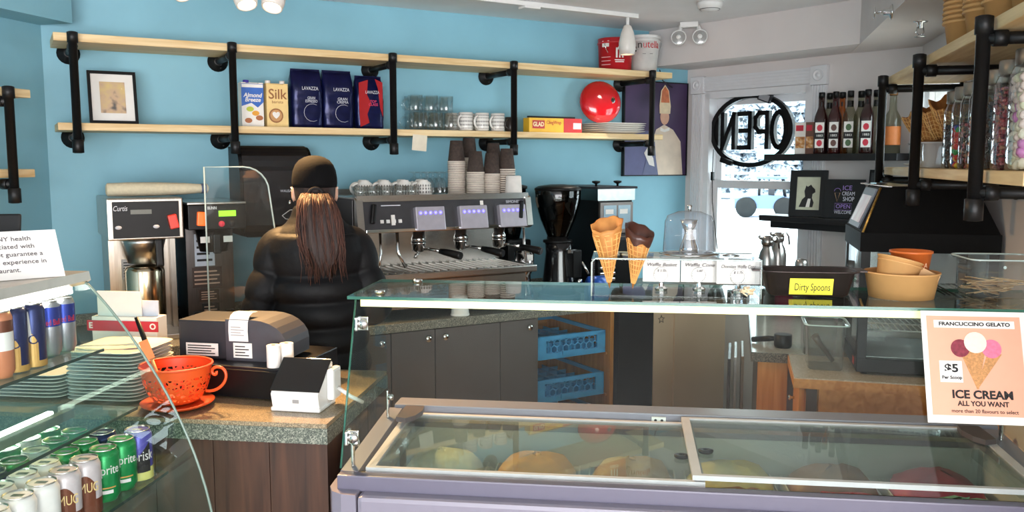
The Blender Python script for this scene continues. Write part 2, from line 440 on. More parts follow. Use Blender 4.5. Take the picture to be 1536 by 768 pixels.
# ================================================================ pipe shelf on the turquoise wall
ZT, ZL, PT = 2.12, 1.774, .30
FLM = [(.045, 0), (.045, .006), (.022, .010), (.02, .022), (.014, .022)]
def bracket(parent, x, zt, zl, name='pipe_bracket'):
    p = MB().lathe([(.016, 0), (.016, zt - zl + .075), (.02, zt - zl + .075), (.02, zt - zl + .115), (.012, zt - zl + .118)], x=x, y=-PT, z=zl - .115, seg=14)
    p.lathe([(.012, -.002), (.021, 0), (.021, .05), (.017, .052)], x=x, y=-PT, z=zl - .118, seg=14)
    p = p.obj(name, BLACK, parent)
    for z in (zt - .05, zl - .052):
        MB().tube([(x, -PT, z), (x, -.012, z)], .0145, 12).obj('arm', BLACK, p)
        MB().lathe([(.019, 0), (.019, .03)], M=Matrix.Rotation(R(90), 4, 'X'), x=x, y=-PT + .05, z=z, seg=12).obj('collar', BLACK, p)
        f = MB().lathe(FLM, M=Matrix.Rotation(R(90), 4, 'X'), x=x, y=-.001, z=z, seg=20)
        f.lathe([(.006, 0), (.006, .004), (.001, .005)], M=Matrix.Rotation(R(90), 4, 'X'), x=x + .012, y=-.008, z=z - .028, seg=8)
        f.obj('flange', BLACK, p)
sh = thing('pipe_shelf', 'long two-board pine shelf on black pipe brackets, on the turquoise wall above the espresso machine', 'shelf', A.w(0, 0, 0), A.rz)
MB().rng(-1.53, 1.56, -.275, -.006, ZT - .032, ZT, bev=.003).obj('board', PINE, sh)
MB().rng(-1.53, 1.50, -.275, -.006, ZL - .03, ZL, bev=.003).obj('board', PINE, sh)
for u, v in ((112, 120), (350, 130), (590, 150), (771, 155), (978, 165)):
    bracket(sh, A.px(u, v, PT)[0], ZT, ZL)
# shelf on the left wall
ls = thing('pipe_shelf', 'short pine shelf on black pipe, on the left wall beside the turquoise corner', 'shelf', LW.w(0, 0, 0), LW.rz)
def lpx(u, v, t): return LW.px(u, v, t)
lx, lz1 = lpx(12, 130, PT); _, lz0 = lpx(22, 254, PT)
for z in (lz1, lz0): MB().rng(lx - 1.2, lx + .13, -.275, -.006, z - .03, z, bev=.003).obj('board', PINE, ls)
bracket(ls, lx, lz1, lz0); bracket(ls, lx - .8, lz1, lz0)

# ---------------------------------------------------------------- things on the pipe shelf
def ash(s, t=.15, z=ZL): return A.w(s, t, z + .0005)
pf = thing('picture_frame', 'small black picture frame with a white mat, leaning on the pine shelf', 'picture frame', ash(-1.315, .16), A.rz)
fm = Matrix.Translation((0, 0, .004)) @ Matrix.Rotation(R(-12), 4, 'X')
fw, fh = .185, .222
MB().rng(-fw/2, fw/2, 0, .016, 0, .012).rng(-fw/2, fw/2, 0, .016, fh - .012, fh).rng(-fw/2, -fw/2 + .012, 0, .016, .012, fh - .012).rng(fw/2 - .012, fw/2, 0, .016, .012, fh - .012).xf(fm).obj('frame', BLACKP, pf)
MB().rng(-fw/2 + .012, fw/2 - .012, .006, .012, .012, fh - .012).xf(fm).obj('mat_board', PAPER, pf)
def blotch(name, cols, scale=14):
    if name in MATS: return MATS[name]
    m = bpy.data.materials.new(name); m.use_nodes = True; nt = m.node_tree; b = nt.nodes['Principled BSDF']
    tc = nt.nodes.new('ShaderNodeTexCoord'); nz = nt.nodes.new('ShaderNodeTexNoise'); nz.inputs['Scale'].default_value = scale
    nz.inputs['Detail'].default_value = 2
    rp = nt.nodes.new('ShaderNodeValToRGB'); el = rp.color_ramp.elements
    for i, c in enumerate(cols):
        e = el[i] if i < 2 else el.new(.5)
        e.position = .3 + .4 * i / (len(cols) - 1); e.color = (*lin(c), 1)
    nt.links.new(tc.outputs['Object'], nz.inputs['Vector']); nt.links.new(nz.outputs['Fac'], rp.inputs[0]); nt.links.new(rp.outputs[0], b.inputs['Base Color'])
    b.inputs['Roughness'].default_value = .35; MATS[name] = m; return m
MB().rng(-.048, .048, .004, .0062, .045, fh - .045).xf(fm).obj('photograph', blotch('faded_baby_photo', [(96, 92, 90), (200, 170, 140), (235, 214, 190), (214, 190, 130)], 22), pf)
MB().prism([(0, 0), (.075, 0), (0.012, .15)], -.02, .02, 'yz').xf(Matrix.Translation((0, .034, 0))).obj('strut', BLACKP, pf)

def carton(s, label, body, name='milk_carton', w=.096, d=.062, h=.19, t=.16):
    c = thing(name, label, 'carton', ash(s, t), A.rz)
    MB().rng(-w/2, w/2, -d/2, d/2, 0, h, bev=.002).obj('box', body, c)
    MB().rng(-w/2, w/2, -.004, .004, h, h + .006).rng(-w/2, -w/2+.02, -d/2, d/2, h, h + .004).rng(w/2-.02, w/2, -d/2, d/2, h, h + .004).obj('folded_top', body, c)
    return c
YCART = mat('pale_yellow_carton', (238, 206, 138), .4); WCART = mat('white_carton', (238, 234, 226), .4)
BLUEP = mat('mid_blue_print', (52, 104, 188), .4); GOLDP = mat('brown_gold_print', (150, 96, 52), .4); NAVY = mat('navy_print', (30, 40, 120), .4)
c = carton(-.757, 'white and blue almond milk carton with almonds printed below the name', WCART)
MB().prism([(-.048, .188), (.048, .188), (.048, .11), (.022, .085), (-.005, .105), (-.048, .09)], -.0325, -.0312).obj('blue_label', BLUEP, c)
MB().rng(-.046, .046, -.0335, -.0327, .172, .186).obj('top_band', WCART, c)
text('Almond\nBreeze', .026, WCART, c, (0, -.0338, .128), width=.082, shear=.2, space=.75, bold=.0006)
for x, z, mm in ((-.012, .078, 'lime_print'), (.012, .06, 'orange_print'), (.028, .04, 'almond_print'), (-.02, .028, 'almond_print')):
    cc = {'lime_print': (190, 200, 60), 'orange_print': (230, 160, 50), 'almond_print': (176, 106, 60)}[mm]
    MB().lathe([(.016, 0), (.016, .0012)], M=Matrix.Rotation(R(90), 4, 'X'), sx=1.0, sy=.7, x=x, y=-.0312, z=z, seg=16).obj('printed_almond', mat(mm, cc, .4), c)
MB().lathe([(.013, 0), (.013, .012), (.001, .013)], x=-.02, z=.194, seg=14).obj('cap', mat('violet_cap', (70, 60, 170), .4), c)
c = carton(-.647, 'pale yellow oat milk carton with a latte cup printed on the front', YCART)
text('Silk', .062, GOLDP, c, (0, -.0318, .145), width=.082, bold=.0006)
text('barista', .018, GOLDP, c, (.0, -.0318, .112), width=.05)
MB().lathe([(.032, 0), (.032, .001)], M=Matrix.Rotation(R(90), 4, 'X'), x=-.008, y=-.031, z=.052, seg=24).obj('printed_cup', GOLDP, c)
MB().lathe([(.026, 0), (.026, .002)], M=Matrix.Rotation(R(90), 4, 'X'), x=-.008, y=-.031, z=.052, seg=24).obj('printed_coffee', mat('latte_print', (200, 150, 96), .4), c)
text('\u2665', .03, WCART, c, (-.008, -.0334, .052), name='latte_heart')
for x in (-.034, .03): MB().lathe([(.012, 0), (.012, .014), (.001, .015)], x=x, z=.194, seg=14).obj('cap', WCART, c)

def bag(s, w, h, label, front, side, t=.15, seed=0):
    rnd = random.Random(seed)
    c = thing('coffee_bag', label, 'coffee bag', ash(s, t), A.rz, 'coffee bags on the pine shelf')
    rs = []; N = 24; nl = 13
    for k in range(nl + 1):
        f = k / nl; z = h * f
        dep = .082 * (1 - max(0, (f - .72)) / .28 * .85); wd = w * (1 - .05 * max(0, (f - .8)) / .2) * (1 + .02 * math.sin(f * 3.1))
        ring = []
        for i in range(N):
            a = 2 * math.pi * i / N; cx, cy = math.cos(a), math.sin(a)
            x = math.copysign(abs(cx) ** .35, cx) * wd / 2; y = math.copysign(abs(cy) ** .35, cy) * dep / 2
            x += rnd.uniform(-.0025, .0025) * f; y += rnd.uniform(-.003, .003)
            ring.append((x, y, z + (rnd.uniform(-.004, .004) if k == nl else 0)))
        rs.append(ring)
    MB().rings(rs).obj('foil_bag', front, c)
    MB().rng(-w/2 * .95, w/2 * .95, -.006, .004, h - .012, h + .006).obj('folded_seal', side, c)
    return c
FOILB = mat('navy_foil', (15, 21, 66), .28, .35, bump=.5, scale=26, var=.3)
FOILR = mat('red_foil', (182, 40, 44), .3, .25, bump=.5, scale=26)
SILVP = mat('silver_print', (214, 216, 224), .4)
names = ('LAVAZZA',)
for s, w, lab, sub in ((-.508, .14, 'navy foil coffee bag beside the pale yellow oat milk carton', 'GRAN\nESPRESSO'), (-.36, .142, 'navy foil coffee bag between the other two coffee bags', 'GRAN\nCREMA')):
    c = bag(s, w, .262, lab, FOILB, FOILB, seed=int(-s * 100))
    text('LAVAZZA', .022, SILVP, c, (.01, -.0445, .178), width=.075)
    text(sub, .018, SILVP, c, (.015, -.0445, .128), width=.055, space=.8)
    MB().tube([(x, -.0432, z) for x, z in arc(.02, .07, .04, 60, 300)], .001, 4).obj('printed_swirl', SILVP, c)
c = bag(-.205, .135, .245, 'red and navy foil coffee bag nearest the glass mugs', FOILB, FOILB, seed=77)
MB().prism([(-.06, .215), (-.015, .23), (-.02, .16), (.0, .12), (-.02, .07), (-.01, .03), (-.055, .01), (-.06, .1)], -.0445, -.0425).obj('red_panel', FOILR, c)
MB().prism([(.02, .235), (.058, .22), (.058, .06), (.045, .1), (.035, .19)], -.0445, -.0425).obj('red_panel', FOILR, c)
text('LAVAZZA', .02, SILVP, c, (.006, -.0455, .172), width=.068)
text('TOP\nCLASS', .018, mat('pink_print', (226, 70, 110), .4), c, (.01, -.0455, .122), width=.045, space=.8)

def mug_mesh(r, h, wall, m, name, parent, hs=1.0, flip=False):
    prof = [(r * .86, 0), (r, h * .12), (r, h), (r - wall, h), (r - wall, h * .14), (.001, h * .1)]
    b = MB().lathe(prof, seg=20, cap=(True, False)).obj(name, m, parent)
    return b
def handle(parent, r, h, m, th=.005, ang=0.0, out=.03):
    ca, sa = math.cos(ang), math.sin(ang)
    pts = [(ca * (r - .002 + out * math.sin(R(a))), sa * (r - .002 + out * math.sin(R(a))), h * .5 - h * .32 * math.cos(R(a))) for a in range(0, 181, 18)]
    return MB().tube(pts, th, 8).obj('handle', m, parent)
gm = thing('glass_mug', 'clear glass mug in the group by the hanging paper note', 'glass mug', ash(.03, .19), A.rz, 'clear glass mugs on the pine shelf')
MB().lathe([(.03, .0), (.034, .01), (.036, .085), (.0335, .085), (.031, .014), (.001, .012)], seg=18, cap=(True, False)).obj('glass_body', CUPG, gm)
handle(gm, .034, .085, CUPG, .0045, math.pi + .4)
k = 0
for row, (t, n) in enumerate(((.22, 3), (.14, 3), (.06, 3))):
    for i in range(n):
        s = .035 + i * .083 + row * .012
        for lev in range(2):
            if row == 0 and lev == 1: continue
            p = ash(s, t, ZL + lev * .087)
            if k == 0: gm.location = p
            else: dup(gm, p, A.rz + random.uniform(-.5, .4))
            k += 1
MUGP = mat('grey_pattern_print', (84, 80, 78), .4)
pm = thing('patterned_mug', 'white mug with a grey woven pattern on the pine shelf', 'mug', ash(.292, .2), A.rz, 'grey patterned mugs on the pine shelf')
bd = mug_mesh(.036, .092, .004, CERAM, 'mug_body', pm)
pat = MB()
for k in range(14):
    a = -math.pi + math.pi * (k + .5) / 14
    for z0, kind in ((.014, 0), (.03, 1), (.048, 1), (.066, 0), (.08, 2)):
        q = [(-.0028, 0), (0, -.006 if kind == 1 else -.003), (.0028, 0), (0, .006 if kind == 1 else .003)] if kind < 2 else [(-.003, -.002), (.003, -.002), (.003, .001), (-.003, .001)]
        rr = .0364 if z0 > .014 else .0362
        pat.quad([((rr) * math.cos(a + x / rr), (rr) * math.sin(a + x / rr), z0 + z) for x, z in q])
pat.obj('pattern', MUGP, bd)
handle(pm, .036, .092, CERAM, .0055, math.pi - .15 + .6)
for s in (.385, .475): dup(pm, ash(s, .2), A.rz)
dup(pm, ash(.268, .1), A.rz + .3); dup(pm, ash(.36, .1), A.rz + .2)
dm = thing('dark_mug', 'dark brown stoneware mug standing against the fourth shelf pipe', 'mug', ash(.555, .2), A.rz)
mug_mesh(.033, .075, .004, mat('dark_stoneware', (52, 46, 42), .35), 'mug_body', dm); handle(dm, .033, .075, MATS['dark_stoneware'], .005, math.pi + .5)
cw_ = thing('cling_wrap_box', 'yellow and red cling wrap carton lying on the pine shelf', 'box', ash(.81, .2), A.rz)
YB = mat('yellow_print', (236, 186, 44), .4); RB = mat('red_print', (190, 40, 40), .4)
MB().rng(-.165, .165, -.03, .03, 0, .075, bev=.002).obj('carton_box', YB, cw_)
MB().rng(.05, .166, -.0312, .031, -.0002, .0752).obj('red_end', RB, cw_)
MB().rng(-.145, -.07, -.0312, -.0305, .02, .062).obj('red_badge', RB, cw_)
text('GLAD', .032, mat('cream_print', (250, 236, 190), .5), cw_, (-.108, -.0318, .041), width=.066, bold=.001)
text('ClingWrap', .026, RB, cw_, (-.012, -.0308, .052), width=.09)
MB().rng(.11, .16, -.032, -.0313, .02, .052).obj('white_panel', WCART, cw_)
MB().rng(-.165, .13, -.02, -.008, .0755, .085, bev=.002).obj('cutter_strip', BLACKP, cw_)
def square_plate(sz, h=.014):
    m = MB(); rs = []
    for f, z in ((.62, 0), (.66, .002), (.98, h - .002), (1, h), (.96, h), (.66, .006), (.001, .005)):
        ring = []
        for i in range(24):
            a = 2 * math.pi * i / 24 + math.pi / 24; cx, cy = math.cos(a), math.sin(a)
            ring.append((math.copysign(abs(cx) ** .3, cx) * sz / 2 * f, math.copysign(abs(cy) ** .3, cy) * sz / 2 * f, z))
        rs.append(ring)
    return m.rings(rs, cap=(True, False))
pl = square_plate(.30).obj('square_plate', CERAM, loc=ash(1.235, .145), rz=A.rz)
tag(pl, 'cream square plate in the stack under the red lid', 'plate', 'square plates on the pine shelf')
for k in range(1, 5): dup(pl, ash(1.235 + random.uniform(-.008, .008), .145, ZL + k * .011), A.rz)
rl = thing('red_dome', 'shiny red round dome with a small badge, propped on the cream plates', 'lid', ash(1.17, .125, ZL + .058), A.rz - .3)
RM = Matrix.Translation((0, .0, .118)) @ Matrix.Rotation(R(78), 4, 'X')
REDG = mat('glossy_red_enamel', (190, 24, 34), .12, coat=.5)
MB().lathe([(.116, 0), (.12, .004), (.118, .012), (.108, .026), (.085, .04), (.05, .05), (.001, .054)], M=RM, seg=32).obj('dome', REDG, rl)
MB().lathe([(.018, 0), (.018, .004), (.001, .005)], M=RM @ Matrix.Translation((.055, .0, .044)), seg=16).obj('badge', CHROME, rl)
MB().lathe([(.010, 0), (.010, .006), (.001, .007)], M=RM @ Matrix.Translation((.055, .0, .044)), seg=16).obj('badge_centre', INK, rl)

def bucket(s, r0, r1, h, body, label, lid=None, z=ZT, t=.16):
    b = thing('bucket', label, 'bucket', ash(s, t, z), A.rz)
    MB().lathe([(r0, 0), (r1, h - .03), (r1 + .004, h - .03), (r1 + .004, h - .022), (r1 + .001, h - .02), (r1 + .002, h), (r1 - .003, h), (r1 - .004, h - .02), (r0 - .004, .01), (.001, .008)], seg=28, cap=(True, False)).obj('tub', body, b)
    MB().tube([(x, -.004 if i else 0, z) for i, (x, z) in enumerate(arc(0, h - .03, r1 + .006, 180, 360, 14, ry=r1 * .9))], .002, 6).xf(Matrix.Translation((0, -r1 * .4, 0))).obj('bail', CHROME, b)
    if lid: MB().lathe([(r1 + .006, h - .012), (r1 + .006, h + .004), (r1 - .01, h + .006), (.001, h + .005)], seg=28).obj('lid', lid, b)
    return b
REDT = mat('red_tub_print', (196, 36, 44), .35)
b = bucket(1.245, .088, .096, .175, REDT, 'red tub with a white castle mark beside the white hazelnut spread bucket')
def on_cyl(parent, r, items, m, name):
    me = MB()
    for a0, z0, pts in items:
        me.quad([(r * math.sin(a0 + x / r), -r * math.cos(a0 + x / r), z0 + z) for x, z in pts])
    return me.obj(name, m, parent)
cz = .095
cas = [[(-.022, -.03), (-.012, -.03), (-.012, .02), (-.022, .02)], [(.012, -.03), (.022, -.03), (.022, .02), (.012, .02)], [(-.004, -.03), (.004, -.03), (.004, .012), (-.004, .012)],
       [(-.022, .014), (.022, .014), (.022, .024), (-.022, .024)], [(-.012, .024), (.012, .024), (.0, .04), (0, .04)], [(-.005, .045), (.005, .045), (.005, .052), (-.005, .052)], [(-.028, -.044), (.028, -.044), (.028, -.039), (-.028, -.039)], [(-.025, -.054), (.025, -.054), (.025, -.049), (-.025, -.049)]]
on_cyl(b, .0975, [(-.38, cz, q) for q in cas], WCART, 'castle_mark')
on_cyl(b, .0985, [(-1.2, .14, [(-.025, -.015), (.02, -.015), (.02, .018), (-.025, .018)])], WCART, 'white_label')
on_cyl(b, .0975, [(-1.2, .07 - .02 * k, [(-.03, -.002), (.03, -.002), (.03, .002), (-.03, .002)]) for k in range(3)], mat('pink_white_print', (230, 170, 170), .5), 'small_print')
b = bucket(1.445, .072, .088, .20, mat('white_bucket_plastic', (226, 224, 220), .35), 'white hazelnut spread bucket with black and red lettering', lid=WHITE)
def text_on_cyl(parent, body, size, m, r, a0, z0, cone=0.0, width=None, name='lettering'):
    o = text(body, size, m, parent, (0, 0, 0), name=name, width=width, rot=(0, 0, 0))
    for v in o.data.vertices:
        x, y = v.co.x, v.co.y; rr = r + cone * y + v.co.z
        v.co = (rr * math.sin(a0 + x / r), -rr * math.cos(a0 + x / r), z0 + y)
    return o
text_on_cyl(b, 'n', .058, INK, .0875, -.92, .15, .05)
text_on_cyl(b, 'utella', .058, REDT, .0875, -.12, .15, .05, width=.105)
on_cyl(b, .0855, [(-1.3, .135 - .018 * k, [(-.02, -.004), (.012, -.004), (.012, .004), (-.02, .004)]) for k in range(2)] + [(-.4, .1, [(-.03, -.001), (.03, -.001), (.03, .001), (-.03, .001)])], INK, 'small_print')
cd = tag(MB().tube([(A.w(1.53, .2, ZT + .02)), A.w(1.62, .12, ZT - .03), A.w(1.78, .02, ZT - .055)], .003, 6).obj('black_cable', BLACKP), 'thin black cable running from the shelf end to the corner', 'cable')
nt_ = tag(MB().box(0, 0, -.035, .075, .0012, .075, rot=('Y', R(5))).obj('paper_note', mat('cream_note_paper', (228, 218, 196), .8), loc=A.w(.005, .2765, ZL - .028), rz=A.rz), 'blank cream paper note hanging from the lower shelf edge', 'note')

# portrait picture by the corner
po = thing('portrait_picture', 'tall dark portrait of a figure in white hat and cape, by the window corner', 'picture', A.w(1.655, .004, 1.543), A.rz)
PW, PH = .47, .545
MB().rng(-PW/2, PW/2, -.02, 0, 0, PH).obj('canvas', blotch('plum_backdrop', [(44, 32, 58), (70, 52, 86), (58, 40, 66)], 3), po)
MB().rng(-PW/2 - .006, -PW/2, -.026, 0, -.006, PH + .006).rng(PW/2, PW/2 + .006, -.026, 0, -.006, PH + .006).rng(-PW/2, PW/2, -.026, 0, PH, PH + .006).rng(-PW/2, PW/2, -.026, 0, -.006, 0).obj('frame', BLACKP, po)
MB().rng(-PW/2, -.02, -.0212, -.0202, 0, .26).obj('painted_panel', mat('slate_violet_paint', (88, 88, 128), .5), po)
CRM = mat('cream_cape_paint', (214, 196, 176), .5, var=.12, scale=12)
MB().prism([(-.07, 0), (-.05, .15), (-.0, .27), (.06, .3), (.13, .27), (.19, .2), (.21, 0)], -.0222, -.0212).obj('painted_cape', CRM, po)
MB().prism([(-.1, 0), (-.06, .14), (-.01, .2), (.0, .1), (.02, 0)], -.0232, -.0222).obj('painted_coat', mat('blue_grey_paint', (92, 96, 130), .5), po)
MB().prism([(-.09, .13), (-.06, .17), (-.045, .13), (-.02, .1), (-.01, .05), (-.05, .06)], -.0242, -.0232).obj('painted_gloves', mat('pale_glove_paint', (226, 220, 216), .5), po)
MB().prism(arc(.062, .345, .034, 0, 360, 16, ry=.046)[:-1], -.0242, -.0232).obj('painted_face', mat('skin_paint', (206, 160, 136), .5), po)
MB().prism([(.022, .365), (.102, .365), (.106, .41), (.09, .5), (.06, .535), (.03, .5), (.02, .41)], -.0252, -.0242).obj('painted_hat', mat('cream_hat_paint', (226, 206, 170), .5, var=.15, scale=20), po)
MB().prism([(.03, .43), (.095, .43), (.085, .5), (.06, .525), (.038, .5)], -.0262, -.0252).obj('painted_hat_front', mat('orange_hat_paint', (196, 110, 70), .5, var=.3, scale=30), po)
MB().prism([(.03, .285), (.062, .27), (.1, .285), (.1, .265), (.062, .255), (.03, .262)], -.0242, -.0232).obj('painted_bow', PAPER, po)
# paper towel dispenser
td = thing('towel_dispenser', 'black wall-mounted paper towel dispenser behind the person', 'dispenser', A.w(-.665, 0, 1.29), A.rz)
TDM = mat('smoky_black_plastic', (24, 23, 26), .22, coat=.3)
prof = [(-.005, 0), (-.2, 0), (-.215, .02)] + [(-.225 + .0 * a, .05 + .24 * a / 6) for a in range(7)] + [(-.215 + .1 * (1 - math.cos(R(a))), .31 + .095 * math.sin(R(a))) for a in range(0, 91, 15)] + [(-.005, .405)]
MB().prism(prof, -.15, .15, 'yz').obj('housing', TDM, td)
for sx in (-.165, .151): MB().prism([(y * .97 - .002, z * .97 + .006) for y, z in prof], sx, sx + .014, 'yz').obj('end_cap', BLACKP, td)
MB().rng(-.13, .13, -.19, -.06, -.006, 0.0).obj('paper_slot', INK, td)
text('WAUSAU', .016, SILVP, td, (.04, -.2262, .2), width=.06)
pw = [(.0, .0), (.02, .014), (.045, .016), (.065, .004), (.06, -.02), (.03, -.03), (.0, -.025), (-.015, -.01)]
MB().tube([(.03 + x, -.226, .1 + z) for x, z in pw], .0018, 5, closed=True).obj('printed_outline', WHITE, td)
# ================================================================ on the back counter
def acn(s, t, z=CZ): return A.w(s, t, z + .0006)
# espresso machine --------------------------------------------------
em = thing('espresso_machine', 'three-group stainless espresso machine on the grey speckled worktop', 'espresso machine', acn(0.0, 0), A.rz)
x0, x1 = -.435, .415
BS = mat('black_enamel', (22, 22, 24), .3)
for x in (x0 + .06, x1 - .06):
    for y in (-.56, -.14): MB().lathe([(.022, 0), (.022, .03), (.03, .035), (.03, .05)], x=x, y=y, seg=12).obj('foot', BLACKP, em)
MB().rng(x0 + .08, x1 - .01, -.6, -.08, .05, .175, bev=.004).obj('base', STEELH, em)
MB().rng(x0 + .02, x1 + .03, -.64, -.3, .182, .215, bev=.006).obj('drip_tray', STEELH, em)
g = MB()
for k in range(22): g.rng(x0 + .05 + k * .0365, x0 + .058 + k * .0365, -.625, -.34, .215, .219)
g.obj('drip_grate', STEEL, em)
MB().rng(x0 + .04, x1, -.32, -.3, .176, .42).obj('back_splash', STEELH, em)
MB().rng(x0, x1, -.3, -.1, .176, .5, bev=.004).obj('boiler_case', BS, em)
MB().prism([(-.1, .535), (-.575, .535), (-.595, .53), (-.62, .41), (-.605, .402), (-.1, .402)], x0 + .012, x1 - .012, 'yz').obj('upper_body', mat('grey_control_panel', (88, 88, 92), .3, .6, var=.05), em)
for a in (x0 - .005, x1 - .02): MB().prism([(-.09, .546), (-.585, .546), (-.61, .535), (-.635, .405), (-.6, .39), (-.09, .39)], a, a + .03, 'yz').obj('end_panel', STEEL, em)
MB().rng(x0 - .012, x0 - .006, -.58, -.1, .395, .54, bev=.004).obj('side_cover', BS, em)
m = MB().rng(x0, x1, -.59, -.08, .537, .543)
m.rng(x0, x1, -.605, -.585, .53, .556).rng(x0, x1, -.09, -.08, .543, .57)
m.obj('cup_tray', STEELH, em)
MB().rng(x0 + .03, x1 - .02, -.634, -.618, .396, .412, bev=.003).obj('lower_trim', CHROME, em)
PM = Matrix.Translation((0, -.6085, .47)) @ Matrix.Rotation(R(-11), 4, 'X')   # tilted front face
VIOL = mat('violet_button_glow', (120, 108, 235), .4, emit=1.2)
for gx in (-.105, .11, .315):
    p = MB().rng(gx - .07, gx + .07, -.026, .006, -.075, .03, bev=.004).xf(PM).obj('button_panel', mat('pale_satin_panel', (176, 172, 182), .35, .3), em)
    for k in range(5):
        bx = gx - .048 + k * .024
        b = MB().lathe([(.009, 0), (.009, .002), (.006, .002)], M=PM @ Matrix.Translation((bx, -.0262, .002)) @ Matrix.Rotation(R(90), 4, 'X'), seg=14).obj('button', VIOL, p)
        MB().lathe([(.0058, 0), (.0058, .003)], M=PM @ Matrix.Translation((bx, -.0262, .002)) @ Matrix.Rotation(R(90), 4, 'X'), seg=12).obj('button_face', WHITE, b)
    gh = MB().lathe([(.034, 0), (.034, .02), (.028, .03), (.028, .07)], x=gx, y=-.5, z=.335, seg=18).obj('group_head', CHROME, em)
    pf_ = MB().lathe([(.012, -.008), (.03, .0), (.032, .03), (.035, .032), (.035, .04)], x=gx, y=-.5, z=.298, seg=18).obj('portafilter', CHROME, em)
    MB().tube([(gx, -.5, .31), (gx + .04, -.56, .306), (gx + .062, -.60, .3)], .007, 8).obj('neck', CHROME, pf_)
    MB().tube([(gx + .06, -.598, .301), (gx + .075, -.62, .297), (gx + .115, -.685, .285), (gx + .12, -.693, .283)], [.012, .015, .019, .016], 12).obj('handle', BLACKP, pf_)
    MB().tube([(gx, -.5, .295), (gx - .005, -.51, .285), (gx - .022, -.52, .28), (gx - .028, -.52, .265)], .007, 8).obj('spout', CHROME, pf_)
for x, y, kx in ((x0 + .12, -.56, -.02), (x1 - .0, -.56, .0)):
    MB().tube([(x, y, .40), (x, y - .01, .3), (x + kx, y - .03, .22)], .006, 8).obj('steam_wand', CHROME, em)
MB().tube([(x0 + .2, -.56, .4), (x0 + .2, -.57, .3), (x0 + .23, -.585, .235)], .008, 8).obj('steam_wand', CHROME, em)
for x in (x0 + .065, x1 - .055):
    MB().box(0, 0, 0, .02, .025, .085, bev=.006).xf(PM @ Matrix.Translation((x, -.02, .005)) @ Matrix.Rotation(R(10), 4, 'Y')).obj('steam_lever', BLACKP, em)
text('SIMONELLI', .018, SILVP, em, (.335, -.612, .515), rot=(R(79), 0, 0), width=.09)
MB().rng(-.325, -.235, -.004, -.002, .04, .044).xf(PM).obj('panel_script', SILVP, em)
for k in range(4): MB().rng(-.335 + k * .028, -.32 + k * .028, -.008, -.003, -.035, -.02).xf(PM).obj('panel_key', WHITE, em)
MB().rng(-.285, -.268, -.01, -.004, -.045, .0).xf(PM).obj('paper_tab', PAPER, em)
MB().rng(.145, .16, -.03, -.026, .03, .05).xf(PM).obj('paper_tab', PAPER, em)
dp = MB().rng(x0 + .06, x0 + .13, -.335, -.32, .22, .3, bev=.003).obj('timer_unit', WHITE, em)
MB().rng(x0 + .085, x0 + .105, -.337, -.3345, .235, .285).obj('timer_screen', INK, dp)
MB().rng(x0 + .14, x0 + .18, -.33, -.32, .24, .29).obj('white_socket', WHITE, em)
MZ = CZ + .5435
# cups on the machine
gc = thing('tumbler', 'low clear glass tumbler at the front of the cup tray, beside the person', 'glass', acn(0, 0), A.rz, 'low tumblers on the espresso machine')
MB().lathe([(.026, 0), (.03, .05), (.0275, .05), (.024, .006), (.001, .005)], seg=16, cap=(True, False)).obj('glass_body', CUPG, gc)
n = 0
for i in range(5):
    for j in range(2):
        p = acn(-.40 + i * .062 + j * .015, .555 - j * .065, MZ)
        if n == 0: gc.location = p
        else: dup(gc, p)
        n += 1
ec = thing('cup', 'white cup with a grey print turned upside down on the espresso machine', 'cup', acn(0, 0), A.rz, 'upturned white cups on the espresso machine')
cb_ = MB().lathe([(.038, 0), (.041, .004), (.034, .06), (.02, .07), (.02, .074), (.017, .074), (.017, .07), (.001, .07)], seg=20, cap=(False, False)).obj('cup_body', CERAM, ec)
pr = MB()
for k in range(9):
    a = -math.pi + math.pi * (k + .5) / 9
    for z0 in (.018, .034, .048):
        rr = .0418 - z0 * .115
        pr.quad([(rr * math.cos(a + x), rr * math.sin(a + x), z0 + z) for x, z in ((-.1, 0), (0, -.007), (.1, 0), (0, .007))])
pr.obj('print', MUGP, cb_)
pts = [(-.034 - .03 * math.sin(R(a)), -.01, .035 - .026 * math.cos(R(a))) for a in range(0, 181, 20)]
MB().tube(pts, .0055, 8).obj('handle', CERAM, ec)
n = 0
for i in range(4):
    for t in (.42, .30):
        p = acn(-.33 + i * .096 + (.42 - t) * .3, t, MZ)
        if n == 0: ec.location = p
        else: dup(ec, p, A.rz + random.uniform(-.25, .25))
        n += 1
gb = thing('stem_glass', 'footed clear glass turned upside down beside the paper cups', 'glass', acn(0, 0), A.rz, 'footed glasses on the espresso machine')
MB().lathe([(.03, 0), (.031, .05), (.02, .075), (.006, .082), (.006, .1), (.028, .105), (.03, .108), (.001, .109)], seg=18, cap=(False, True)).obj('glass_body', CUPG, gb)
n = 0
for i in range(3):
    for t in (.30, .22, .14):
        if i == 2 and t == .30: continue
        p = acn(.035 + i * .064, t, MZ)
        if n == 0: gb.location = p
        else: dup(gb, p)
        n += 1
